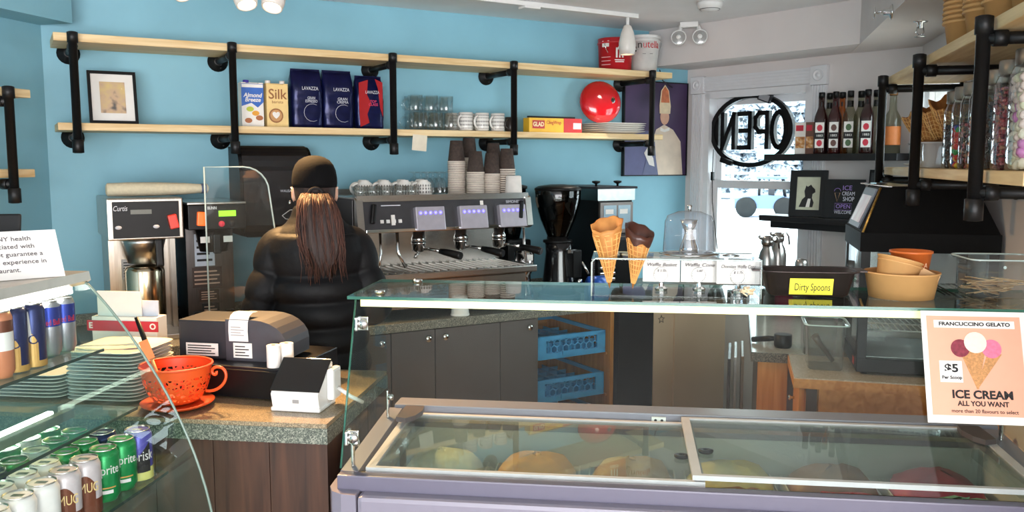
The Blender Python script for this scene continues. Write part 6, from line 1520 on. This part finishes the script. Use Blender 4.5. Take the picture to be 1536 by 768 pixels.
# letters, mirrored, as thick black channels with white tubes on the street side
lh = rbz * .46; wl = ra * .385; th = .026
def stroke(m, x0, z0, x1, z1, y, w2, dpt):
    L = math.hypot(x1 - x0, z1 - z0) + w2 * .9; a = math.atan2(z1 - z0, x1 - x0)
    m.box((x0 + x1) / 2, y, (z0 + z1) / 2, L, dpt, w2, rot=('Y', -a))
gl = [('O', [(math.sin(R(a)) * .95, math.cos(R(a))) for a in range(0, 361, 20)], []),
      ('P', [(-.8, -1), (-.8, 1), (.35, 1), (.85, .72), (.85, .2), (.35, -.08), (-.8, -.08)], []),
      ('E', [(.8, 1), (-.8, 1), (-.8, -1), (.8, -1)], [(-.8, 0), (.6, 0)]),
      ('N', [(-.85, -1), (-.85, 1), (.85, -1), (.85, 1)], [])]
for k, (nm, p1_, p2_) in enumerate(gl):
    cx = (1.5 - k) * wl * 1.06 + ra * .06
    P_ = lambda p: (cx - p[0] * wl * .86 / 2, p[1] * lh)
    m = MB(); mt2 = MB()
    for path_ in (p1_, p2_):
        for q0, q1 in zip(path_[:-1], path_[1:]):
            stroke(m, *P_(q0), *P_(q1), 0, th, .03); stroke(mt2, *P_(q0), *P_(q1), .021, th * .45, .012)
    m.obj('letter_channel', BLACKP, os_); mt2.obj('letter_tube', WT, os_)
for sg in (-1, 1):
    am = 30 if sg > 0 else 34
    pts = [(sg * (ra - .01) * math.cos(R(a)), (rbz - .01) * math.sin(R(a))) for a in range(-am, am + 1, 4)]
    MB().prism(pts, -.012, .006).obj('end_panel', BLACKP, os_)
for x, z, wd, hh_, rr in ((ra * .38, rbz * .86, .085, .05, .35), (-ra * .52, -rbz * .84, .085, .03, .3)):
    o = MB().box(x, -.03, z, wd, .022, hh_, rot=('Y', rr), bev=.003).obj('control_box', DARK if z > 0 else BLACKP, os_)
    if z > 0: MB().box(x, -.0415, z, wd * .8, .001, hh_ * .7, rot=('Y', rr)).obj('box_label', mat('grey_label', (150, 152, 156), .6), o)
for sx, zz in ((-.055, .235), (.055, .235)): pass
MB().tube([(-.1, -.0, rbz * .93), (0, -.0, rbz + .07), (.1, 0, rbz * .93)], .0025, 6).obj('hanging_chain', DARK, os_)
MB().lathe([(.006, 0), (.006, .03)], M=Matrix.Rotation(R(90), 4, 'X'), x=0, y=.028, z=rbz + .07, seg=8).obj('hook', CHROME, os_)
cbx = -ra + .03
MB().tube([(cbx, -.02, -rbz * .5), (cbx - .0, -.025, -.24), (cbx + .005, -.025, -.42), (cbx + .05, -.025, -.7)], .0025, 6).obj('power_cord', BLACKP, os_)
MB().rng(cbx - .007, cbx + .01, -.034, -.016, -.29, -.24, bev=.003).obj('cord_switch', BLACKP, os_)
# ================================================================ ceiling fixtures
def ceil_at(u, v, z): return atz(u, v, z)
ta, tb_ = atz(742, 2, CEIL - .015), atz(955, 26, CEIL - .015)
dv = (tb_ - ta); Lg = dv.length; ang = math.atan2(dv.y, dv.x)
tk = thing('track_light', 'white ceiling track reaching the lamp head above the buckets', 'track light', (ta.x, ta.y, CEIL), ang)
MB().rng(-1.0, Lg, -.018, .018, -.022, -.0005, bev=.002).obj('rail', WHITE, tk)
MB().rng(.15, .24, -.03, .03, -.034, -.022, bev=.003).obj('feed_box', WHITE, tk)
LAMPW = mat('white_lamp_shell', (226, 220, 212), .35, var=.02); BULB = mat('warm_bulb', (255, 222, 170), .4, emit=14.0, var=0)
def head(parent, x, y, tx, ty, L=.15):
    """lamp head; tx, ty tilt the axis"""
    M = Matrix.Translation((x, y, -.06)) @ Matrix.Rotation(tx, 4, 'X') @ Matrix.Rotation(ty, 4, 'Y')
    h = MB().lathe([(.012, .0), (.02, -.004), (.034, -.04), (.044, -.085), (.044, -.12), (.038, -L), (.034, -L), (.034, -L + .02)], seg=22, cap=(True, False), M=M).obj('lamp_head', LAMPW, parent)
    MB().lathe([(.033, -L + .022), (.001, -L + .022)], seg=18, M=M, cap=(False, False)).obj('bulb', BULB, h)
    MB().tube([(x, y, -.02), (x, y, -.062)], .009, 8).obj('stem', WHITE, h)
    return M
inv1 = Matrix.Translation((ta.x, ta.y, CEIL)) @ Matrix.Rotation(ang, 4, 'Z')
spots1 = [inv1 @ head(tk, Lg - .06, 0, 0.0, 0.0, .15)]
# second track, mostly above the frame
t2o = A.w(-1.2, .75, CEIL)
tk2 = thing('track_light', 'white ceiling track with three tilted lamp heads above the brewers', 'track light', t2o, A.rz)
MB().rng(-.25, .75, -.018, .018, -.022, -.0005, bev=.002).obj('rail', WHITE, tk2)
inv = Matrix.Translation(t2o) @ Matrix.Rotation(A.rz, 4, 'Z')
spots = []
for u, v, zt_, tx, ty in ((262, 6, 2.16, R(-34), R(-18)), (380, 12, 2.16, R(-26), R(-4)), (437, 24, 2.15, R(-22), R(16))):
    q = inv.inverted() @ atz(u, v, zt_)
    M = head(tk2, q.x - .075 * math.sin(-ty) * 0, 0.0, tx, ty, .15)
    spots.append(inv @ M)
def in_frame(p):
    d = p - Vector((0, 0, EYE)); f = Vector((0, math.cos(PITCH), -math.sin(PITCH))); up = Vector((0, math.sin(PITCH), math.cos(PITCH)))
    return abs(FPX * d.x / d.dot(f)) < 768 and abs(FPX * d.dot(up) / d.dot(f)) < 384
for k, M in enumerate(spots1 + spots):        # the bulbs of the lamp heads seen under the ceiling
    M = M @ Matrix.Translation((0, 0, -.155))
    nm = 'track_lamp_bulb' + ('' if in_frame(M.translation) else '_offscreen')
    ld = bpy.data.lights.new(nm, 'SPOT'); ld.energy = SPOT_W if k else 12.0; ld.color = (1.0, .58, .24) if k else (1.0, .90, .78)
    ld.spot_size = R(95 if k else 120); ld.spot_blend = .7; ld.shadow_soft_size = .03
    lo = bpy.data.objects.new(nm, ld); COL.objects.link(lo); lo.matrix_world = M
sd = thing('smoke_detector', 'round white smoke detector on the ceiling', 'smoke detector', atz(1065, 3, CEIL), 0)
sd.location.z = CEIL - .0005
MB().lathe([(.062, 0), (.062, -.012), (.055, -.03), (.035, -.04), (.001, -.042)], seg=28).obj('cover', WHITE, sd)
MB().lathe([(.048, -.0355), (.05, -.03)], seg=28, cap=(False, False)).obj('vent_ring', DARK, sd)
el_ = atz(1034, 33, CEIL)
em2 = thing('emergency_light', 'white twin-head emergency light on the ceiling near the corner', 'emergency light', (el_.x, el_.y, CEIL - .0005), R(-15))
MB().rng(-.05, .05, -.025, .025, -.03, 0, bev=.006).obj('bracket', WHITE, em2)
for x in (-.055, .06):
    Mh = Matrix.Translation((x, -.01, -.085)) @ Matrix.Rotation(R(80), 4, 'X') @ Matrix.Scale(.7, 4)
    h = MB().lathe([(.035, -.05), (.055, -.02), (.06, .02), (.054, .022), (.052, .015)], seg=22, M=Mh, cap=(True, False)).obj('lamp_head', WHITE, em2)
    MB().lathe([(.052, .016), (.03, .022), (.001, .025)], seg=20, M=Mh, cap=(False, False)).obj('lens', mat('prismatic_lens', (190, 190, 188), .15, .6), h)
    MB().lathe([(.02, 0), (.018, .012), (.001, .014)], seg=14, M=Mh @ Matrix.Translation((0, 0, .018))).obj('lamp_core', mat('pale_core', (236, 236, 232), .2), h)
    MB().tube([(x * .8, 0, -.02), (x, 0, -.06), (x, .0, -.075)], .012, 8).obj('swivel', WHITE, h)
def sprinkler(loc, M, label):
    c = thing('sprinkler', label, 'sprinkler', loc, 0)
    MB().lathe([(.03, 0), (.026, .006), (.012, .008), (.011, .03)], seg=16, M=M).obj('escutcheon', CHROME, c)
    MB().tube([M @ Vector((-.012, 0, .025)), M @ Vector((-.016, 0, .045)), M @ Vector((0, 0, .06))], .003, 6).tube([M @ Vector((.012, 0, .025)), M @ Vector((.016, 0, .045)), M @ Vector((0, 0, .06))], .003, 6).obj('frame', CHROME, c)
    MB().lathe([(.004, .058), (.022, .06), (.022, .063), (.001, .063)], seg=12, M=M).obj('deflector', CHROME, c)
s_p = C.px(1338, 18, so)
sprinkler(C.w(s_p[0], so + .0005, s_p[1]), Matrix.Rotation(C.rz, 4, 'Z') @ Matrix.Rotation(R(90), 4, 'X'), 'side-wall sprinkler head on the vertical soffit face')
q = atz(1381, 31, bz)
sprinkler((q.x, q.y, bz - .0005), Matrix.Rotation(R(180), 4, 'X'), 'pendent sprinkler head under the right soffit')
# ================================================================ outside the window
SNOW = mat('snow', (240, 243, 248), .8, var=.02, scale=1.0)
og = MB().rng(-70, 70, .6, 110, -.5, -.25).obj('snow_ground', SNOW, loc=B.o, rz=B.rz); struct(og)
FIR = bpy.data.materials.new('snowy_fir'); FIR.use_nodes = True
nt = FIR.node_tree; b = nt.nodes['Principled BSDF']; nz = nt.nodes.new('ShaderNodeTexNoise'); nz.inputs['Scale'].default_value = 3.0; nz.inputs['Detail'].default_value = 8
rp = nt.nodes.new('ShaderNodeValToRGB'); rp.color_ramp.elements[0].position = .40; rp.color_ramp.elements[1].position = .52
rp.color_ramp.elements[0].color = (*lin((58, 70, 82)), 1); rp.color_ramp.elements[1].color = (*lin((226, 232, 240)), 1)
tcn = nt.nodes.new('ShaderNodeTexCoord'); nt.links.new(tcn.outputs['Object'], nz.inputs['Vector']); nt.links.new(nz.outputs['Fac'], rp.inputs[0]); nt.links.new(rp.outputs[0], b.inputs['Base Color']); b.inputs['Roughness'].default_value = .9
BARK = mat('dark_bark', (70, 60, 54), .9)
v0 = ray(1130, 200); vd = Vector((v0.x, v0.y, 0)).normalized(); side = Vector((vd.y, -vd.x, 0)); vang = math.atan2(side.y, side.x)
def outp(dist, off): return vd * dist + side * off
def fir(dist, off, h, seed):
    rnd = random.Random(seed); p = outp(dist, off)
    c = thing('fir_tree', 'snow-covered fir tree outside the window', 'tree', (p.x, p.y, -.25), rnd.uniform(0, 6), 'snowy firs outside the window')
    MB().lathe([(.12, 0), (.03, h * .9)], seg=8).obj('trunk', BARK, c)
    m = MB(); n = 26
    for k in range(n):
        f = k / n; z = h * (.06 + .9 * f); r = h * .17 * (1 - f) + .12
        ph = rnd.uniform(0, 6); seg = 26
        a = []
        for i in range(seg):
            rr = r * (1.0 if i % 2 else .55) * rnd.uniform(.75, 1.15)
            a.append((rr * math.cos(2 * math.pi * i / seg + ph), rr * math.sin(2 * math.pi * i / seg + ph), z - r * .18 + rnd.uniform(-.1, .1)))
        m.rings([a, [(.03 * math.cos(2 * math.pi * i / seg + ph), .03 * math.sin(2 * math.pi * i / seg + ph), z + h * .04) for i in range(seg)]], smooth=False)
    m.obj('boughs', FIR, c)
for k, (dist, off, h) in enumerate(((44, -4.6, 8), (46, -1.9, 10), (44.5, .9, 8.6), (46.5, 3.9, 10), (45, 6.6, 9), (51, -6.2, 12), (52, -3.2, 13), (52.5, -.4, 11.5), (51.5, 2.4, 13), (52, 5.3, 12), (50, 8.4, 12))):
    fir(dist, off, h, k)
fp = outp(38, 0)
fe = thing('rail_fence', 'pale wooden rail fence in the snow outside the window', 'fence', (fp.x, fp.y, -.25), vang)
FW = mat('weathered_wood', (132, 136, 142), .8)
for i in range(13): MB().rng(-4.8 + i * .8 - .07, -4.8 + i * .8 + .07, -.05, .05, 0, 1.5).obj('post', FW, fe)
for z in (.5, .95, 1.4): MB().rng(-5, 5, -.02, .02, z - .06, z + .06).obj('rail', FW, fe)
rf = outp(41, 2.4)
sh_ = thing('shelter', 'pale teal roofed shelter behind the fence outside the window', 'shelter', (rf.x, rf.y, -.25), vang)
MB().prism([(-1.2, 0), (0, .4), (1.2, 0)], -2.2, 2.2, 'yz').xf(Matrix.Translation((0, 0, 2.0))).obj('roof', mat('pale_teal_metal', (150, 196, 190), .5), sh_)
for x in (-2, 2):
    for y in (-.9, .9): MB().rng(x - .08, x + .08, y - .08, y + .08, 0, 2.02).obj('post', FW, sh_)
vp_ = outp(31, .45)
vh = thing('snow_vehicle', 'blue-grey utility buggy parked in the snow outside the window', 'vehicle', (vp_.x, vp_.y, -.25), vang)
VB = mat('blue_grey_body', (92, 112, 146), .4)
MB().prism([(-1.0, .3), (-1.0, .62), (-.6, .7), (-.2, .74), (.1, .76), (.95, .68), (.95, .3)], -.6, .6).obj('body', VB, vh)
for x in (-.2, .65):
    for y in (-.5, .5): MB().tube([(x, y, .7), (x * .9 - .02, y * .9, 1.32)], .04, 6).obj('roll_bar', BLACKP, vh)
MB().rng(-.3, .7, -.5, .5, 1.3, 1.38, bev=.02).obj('canopy', VB, vh)
MB().rng(.1, .3, -.45, .45, .74, 1.05, bev=.03).obj('seat', DARK, vh)
for x in (-.62, .62):
    for y in (-.58, .58):
        w_h = MB().lathe([(.14, -.1), (.32, -.1), (.35, -.05), (.35, .05), (.32, .1), (.14, .1)], seg=20, M=Matrix.Rotation(R(90), 4, 'X'), x=x, y=y, z=.35).obj('wheel', BLACKP, vh)
        MB().lathe([(.14, -.08), (.14, .08)], seg=14, M=Matrix.Rotation(R(90), 4, 'X'), x=x, y=y, z=.35).obj('hub', CS, w_h)
bnp = outp(14.6, -.25)
ba = thing('teal_banner', 'teal banner on short stakes in the snow outside the window', 'banner', (bnp.x, bnp.y, -.25), vang)
MB().rng(-.32, .28, -.005, .005, .03, .21).obj('cloth', mat('teal_cloth', (60, 190, 170), .6), ba)
for x in (-.3, .26): MB().tube([(x, 0.012, 0), (x, 0.012, .25)], .008, 6).obj('stake', FW, ba)
# ================================================================ the person at the espresso machine
PX, PY = (474 - 768) / FPX * 3.06, 3.05
pr_ = R(14)                                    # turned a little to the left of the view line
person = thing('person', 'person seen from behind in a black puffer jacket and cap, long brown ponytail', 'person', (PX, PY, 0), pr_)
def loft(m, path, n=16):
    """path of (x, y, z, rx, ry) rings, horizontal ellipses"""
    m.rings([[(x + rx * math.cos(2 * math.pi * i / n), y + ry * math.sin(2 * math.pi * i / n), z) for i in range(n)] for x, y, z, rx, ry in path])
def fuse(m, name, mm, vox, smooth=4, parent=person):
    me = m.mesh(name, mm); o = link(name, me, parent)
    md = o.modifiers.new('r', 'REMESH'); md.mode = 'VOXEL'; md.voxel_size = vox; md.use_smooth_shade = True
    if smooth:
        s = o.modifiers.new('s', 'SMOOTH'); s.iterations = smooth; s.factor = .5
    dg_ = bpy.context.evaluated_depsgraph_get(); ev = o.evaluated_get(dg_)
    me2 = bpy.data.meshes.new_from_object(ev); o.modifiers.clear(); o.data = me2
    me2.materials.clear(); me2.materials.append(mm)
    for p in me2.polygons: p.use_smooth = True
    return o
SKIN = mat('light_skin', (208, 164, 140), .5, var=.04)
# arm joints: shoulder, elbow, wrist
LA = [Vector((-.136, .0, 1.325)), Vector((-.198, -.02, 1.10)), Vector((-.145, .17, 1.045))]
RA = [Vector((.136, .0, 1.325)), Vector((.2, -.01, 1.10)), Vector((.17, .2, 1.10))]
b = MB()
loft(b, [(0, -.0, .80, .15, .10), (0, -.0, .92, .165, .115), (0, 0, 1.05, .13, .095), (0, 0, 1.2, .13, .09), (0, 0, 1.30, .125, .08), (0, .0, 1.36, .07, .06), (0, .01, 1.43, .052, .055), (0, .02, 1.5, .05, .055)])
# head: skull, jaw, nose, ears
loft(b, [(0, .06, 1.425, .03, .03), (0, .05, 1.44, .048, .06), (0, .04, 1.48, .063, .083), (0, .03, 1.53, .068, .092), (0, .025, 1.57, .066, .09), (0, .02, 1.605, .06, .08), (0, .02, 1.625, .03, .04)])
b.box(0, .135, 1.505, .022, .03, .04, taper=(.5, .5)); b.box(0, .122, 1.468, .045, .012, .012)
for sx in (-1, 1): b.lathe([(.004, -.03), (.014, -.018), (.016, .01), (.01, .026), (.003, .03)], x=sx * .073, y=.02, z=1.51, seg=8, sx=.55)
for sx, J in ((-1, LA), (1, RA)):
    b.tube([J[0] + Vector((-sx * .05, 0, -.01)), J[0] + Vector((0, 0, -.015)), J[1], J[2]], [.035, .04, .034, .026], 12)
    # hand: palm, four fingers and thumb closing round a grip
    d = (J[2] - J[1]).normalized(); up = Vector((0, 0, 1)); sd_ = d.cross(up).normalized(); w0 = J[2]
    b.tube([w0 - d * .02, w0 + d * .02, w0 + d * .075], [.024, .03, .034], 10)
    inw = sd_ * (1 if sx < 0 else -1)
    for k, L in enumerate((.9, 1.0, .95, .75)):
        p0 = w0 + d * .07 + up * (.024 - .0165 * k)
        p1 = p0 + d * .032 * L; p2 = p1 + (d * .35 + inw) * .024 * L; p3 = p2 + (inw * .7 - d * .6) * .02 * L
        b.tube([p0 - d * .02, p0, p1, p2, p3], [.0085, .009, .0088, .008, .007], 8)
    t0 = w0 + d * .025 + up * .022
    b.tube([t0 - d * .01, t0 + (inw * .6 + up * .3 + d * .4) * .03, t0 + (inw * .9 + d * .8 + up * .3) * .05], [.011, .010, .008], 8)
for sx in (-1, 1):
    b.tube([(sx * .08, 0, .86), (sx * .088, .0, .70), (sx * .09, .012, .48), (sx * .09, -.01, .3), (sx * .09, -.015, .09)], [.085, .078, .052, .05, .036], 14)
    b.tube([(sx * .09, -.03, .055), (sx * .093, .03, .045), (sx * .098, .12, .03), (sx * .1, .17, .025)], [.038, .04, .036, .022], 12)
body = fuse(b, 'body', SKIN, .005, 3)
# trousers and shoes
TR = mat('black_trousers', (24, 24, 27), .8)
t = MB()
loft(t, [(0, 0, .80, .16, .11), (0, 0, .88, .178, .125), (0, 0, .97, .165, .115)])
for sx in (-1, 1): t.tube([(sx * .082, 0, .87), (sx * .09, 0, .70), (sx * .092, .012, .48), (sx * .092, -.008, .3), (sx * .092, -.013, .085)], [.095, .088, .064, .062, .058], 14)
fuse(t, 'trousers', TR, .008, 3)
for sx in (-1, 1):
    s = MB(); s.rings([[(sx * .096 + rx * math.cos(2 * math.pi * i / 14), yy, max(.0, hz + rz_ * math.sin(2 * math.pi * i / 14))) for i in range(14)] for yy, rx, hz, rz_ in ((-.085, .02, .05, .045), (-.07, .042, .05, .052), (0, .046, .05, .055), (.08, .05, .04, .042), (.16, .048, .032, .034), (.2, .03, .025, .025))])
    s.obj('shoe', BLACKP, person)
# puffer jacket
JK = mat('black_quilted_nylon', (8, 8, 11), .62, var=.25, bump=.45, scale=30, spec=.25)
j = MB(); path = []
zs = [.76 + i * .01 for i in range(62)]
def shape(z):
    P = [(.76, .185, .145), (.9, .183, .145), (1.05, .172, .138), (1.2, .172, .135), (1.31, .174, .128), (1.36, .155, .115), (1.375, .14, .105)]
    for (z0, a0, b0), (z1, a1, b1) in zip(P[:-1], P[1:]):
        if z <= z1: f = (z - z0) / (z1 - z0); return a0 + (a1 - a0) * f, b0 + (b1 - b0) * f
    return P[-1][1], P[-1][2]
seams = [.76, .86, .955, 1.045, 1.135, 1.225, 1.48]
def puff(z):
    for a, c in zip(seams[:-1], seams[1:]):
        if a <= z <= c: return math.sin(math.pi * (z - a) / (c - a)) ** .55
    return 0
for z in zs:
    a, c = shape(z); p = puff(z)
    path.append((0, 0, z, a - .020 + .026 * p, c - .020 + .028 * p))
loft(j, path, 40)
loft(j, [(0, .01, 1.35, .16, .11), (0, .01, 1.38, .14, .10), (0, .012, 1.405, .105, .092), (0, .015, 1.43, .086, .086), (0, .02, 1.46, .077, .082), (0, .02, 1.468, .068, .072)], 30)
for sx, J in ((-1, LA), (1, RA)):
    pts = []; rad = []
    segs = [(J[0] + Vector((-sx * .06, 0, .012)), J[0]), (J[0], J[1]), (J[1], J[2] - (J[2] - J[1]).normalized() * .02)]
    # a rounded elbow through a sampled curve
    ctrl = [J[0] + Vector((-sx * .065, 0, .022)), J[0] + Vector((sx * .0, 0, .0)), J[0].lerp(J[1], .45), J[0].lerp(J[1], .85) + Vector((sx * .006, -.01, 0)), J[1] + (J[2] - J[1]) * .12 + Vector((0, 0, -.01)), J[1].lerp(J[2], .5), J[2] - (J[2] - J[1]).normalized() * .015]
    N = 64
    for i in range(N + 1):
        f = i / N * (len(ctrl) - 1); k = min(int(f), len(ctrl) - 2); q = f - k
        p0, p1, p2, p3 = ctrl[max(k - 1, 0)], ctrl[k], ctrl[k + 1], ctrl[min(k + 2, len(ctrl) - 1)]
        pt_ = .5 * ((2 * p1) + (p2 - p0) * q + (2 * p0 - 5 * p1 + 4 * p2 - p3) * q * q + (3 * p1 - p0 - 3 * p2 + p3) * q ** 3)
        g = i / N; base = (.061 - .001 * g) * (1 - .15 * max(0, 1 - g / .16))
        pf2 = abs(math.sin(math.pi * (g * 6.0 + .1))) ** .5
        pts.append(pt_); rad.append(base - (.010 - .015 * pf2) * min(1, max(0, (g - .12) / .2)))
    j.tube(pts, rad, 22)
fuse(j, 'puffer_jacket', JK, .0055, 1)
# ponytail and hair
HAIR = mat('brown_hair', (40, 23, 18), .65, var=.55, stretch=(90, 90, 5), scale=2.0, bump=.6)
h = MB()
loft(h, [(0, .0, 1.445, .045, .035), (0, .0, 1.47, .062, .062), (0, .005, 1.5, .07, .08), (0, .01, 1.54, .074, .092), (0, .012, 1.57, .072, .09), (0, .012, 1.59, .06, .08)], 24)
hp = fuse(h, 'hair', HAIR, .006, 3)
pts_t = [(.0, -.07, 1.515), (.0, -.10, 1.512), (.003, -.122, 1.48), (.006, -.136, 1.435), (.010, -.148, 1.385), (.016, -.154, 1.335), (.02, -.157, 1.30), (.022, -.157, 1.262)]
wr = [(.026, .02), (.044, .026), (.06, .03), (.066, .032), (.068, .03), (.066, .026), (.05, .02), (.018, .006)]
m = MB(); n = 40; rnd = random.Random(2); ph = [rnd.uniform(-1, 1) for _ in range(n)]
rs = []
def rs_interp(L, f):
    f *= len(L) - 1; k = min(int(f), len(L) - 2); q = f - k
    return [a + (c - a) * q for a, c in zip(L[k], L[k + 1])]
for sgi in range(25):
    f = sgi / 24; p = rs_interp(pts_t, f); w2 = rs_interp(wr, f)
    rs.append([(p[0] + w2[0] * (1 + .10 * ph[i] * f) * math.cos(2 * math.pi * i / n) + .003 * math.sin(6 * f + i), p[1] + w2[1] * (1 + .35 * ph[(i * 3) % n]) * math.sin(2 * math.pi * i / n), p[2] - .035 * f * f * abs(ph[(i * 7) % n])) for i in range(n)])
m.rings(rs)
pony = m.obj('ponytail', HAIR, person)
st = MB(); 
for k in range(150):
    a = rnd.uniform(0, 2 * math.pi); ft_ = rnd.uniform(.0, .25); e = rnd.uniform(.82, 1.06); pts = []; rad = []
    dx = rnd.uniform(-.03, .03)
    for i in range(8):
        f = ft_ + (min(e, 1.0) - ft_) * i / 7; p = rs_interp(pts_t, f); w2 = rs_interp(wr, min(f, .86)); o_ = 1.02 + .09 * math.sin(8 * f + k * 1.7)
        pts.append((p[0] + w2[0] * o_ * math.cos(a) + dx * f * f, p[1] + w2[1] * o_ * math.sin(a) - .001, p[2] - (.05 * max(0, e - .95) * 10 * f ** 4)))
        rad.append(.0028 * (1 - .75 * i / 7))
    st.tube(pts, rad, 4)
sto = st.obj('hair_strands', mat('chestnut_hair', (72, 40, 28), .65, var=.5, stretch=(60, 60, 6), scale=3), pony)
MB().tube([(.023 * math.cos(R(a)), -.098 - .0 * a, 1.513 + .019 * math.sin(R(a))) for a in range(0, 360, 24)], .005, 8, closed=True).obj('hair_tie', mat('dark_elastic', (24, 16, 14), .8), person)
# cap with a curved peak
CAPM = mat('black_cotton', (8, 7, 8), .9, bump=.2, scale=150, spec=.15)
c = MB(); loft(c, [(0, .012, 1.532, .0765, .098), (0, .012, 1.545, .0785, .1), (0, .012, 1.565, .078, .099), (0, .013, 1.59, .074, .094), (0, .014, 1.61, .066, .084), (0, .014, 1.626, .053, .068), (0, .014, 1.637, .034, .044), (0, .014, 1.642, .016, .02), (0, .014, 1.643, .003, .003)], 28)
cap_ = c.obj('cap', CAPM, person)
c = MB(); rs = []
for i in range(13):
    a = R(20 + 140 * i / 12); x = .082 * math.cos(a); rs.append([(x, .012 + .1 * math.sin(a) - .01, 1.545), (x * 1.02, .012 + (.1 + .07 * math.sin(a)) * math.sin(a), 1.535 - .012 * abs(math.cos(a))), (x * 1.02, .012 + (.1 + .07 * math.sin(a)) * math.sin(a), 1.54 - .012 * abs(math.cos(a))), (x, .012 + .1 * math.sin(a) - .01, 1.551)])
c.rings(rs).obj('cap_peak', CAPM, cap_)
# glasses: temple arms and lenses
gl_ = MB()
for sx in (-1, 1): gl_.tube([(sx * .079, .02, 1.528), (sx * .082, .06, 1.53), (sx * .078, .125, 1.528)], .0024, 6)
for sx in (-1, 1): gl_.tube([(sx * .038 + .028 * math.cos(R(a)), .135 - .012 * abs(math.cos(R(a))), 1.522 + .02 * math.sin(R(a))) for a in range(0, 360, 24)], .002, 6, closed=True)
gl_.tube([(-.012, .135, 1.525), (.012, .135, 1.525)], .002, 6)
gl_.obj('glasses', mat('pale_metal_frame', (180, 176, 172), .3, .8), person)
er = MB().lathe([(.004, -.006), (.005, 0), (.002, .008)], x=-.086, y=.015, z=1.478, seg=8).obj('earring', CHROME, person)
# steel jug in her left hand
wl_ = Matrix.Translation((PX, PY, 0)) @ Matrix.Rotation(pr_, 4, 'Z')
gp = wl_ @ (LA[2] + (LA[2] - LA[1]).normalized() * .085 + Vector((.038, 0, -.06)))
jg = thing('milk_jug', 'small steel milk jug held by the person', 'pitcher', gp, pr_)
MB().lathe([(.036, -.02), (.04, -.015), (.042, .01), (.032, .06), (.031, .075), (.034, .08), (.031, .08), (.029, .06), (.038, .01), (.001, -.012)], seg=22, cap=(True, False)).obj('body', CHROME, jg)
MB().tube([(-.03, 0, .065), (-.05, 0, .06), (-.055, 0, .02), (-.04, 0, -.002)], .004, 8).obj('handle', CHROME, jg)
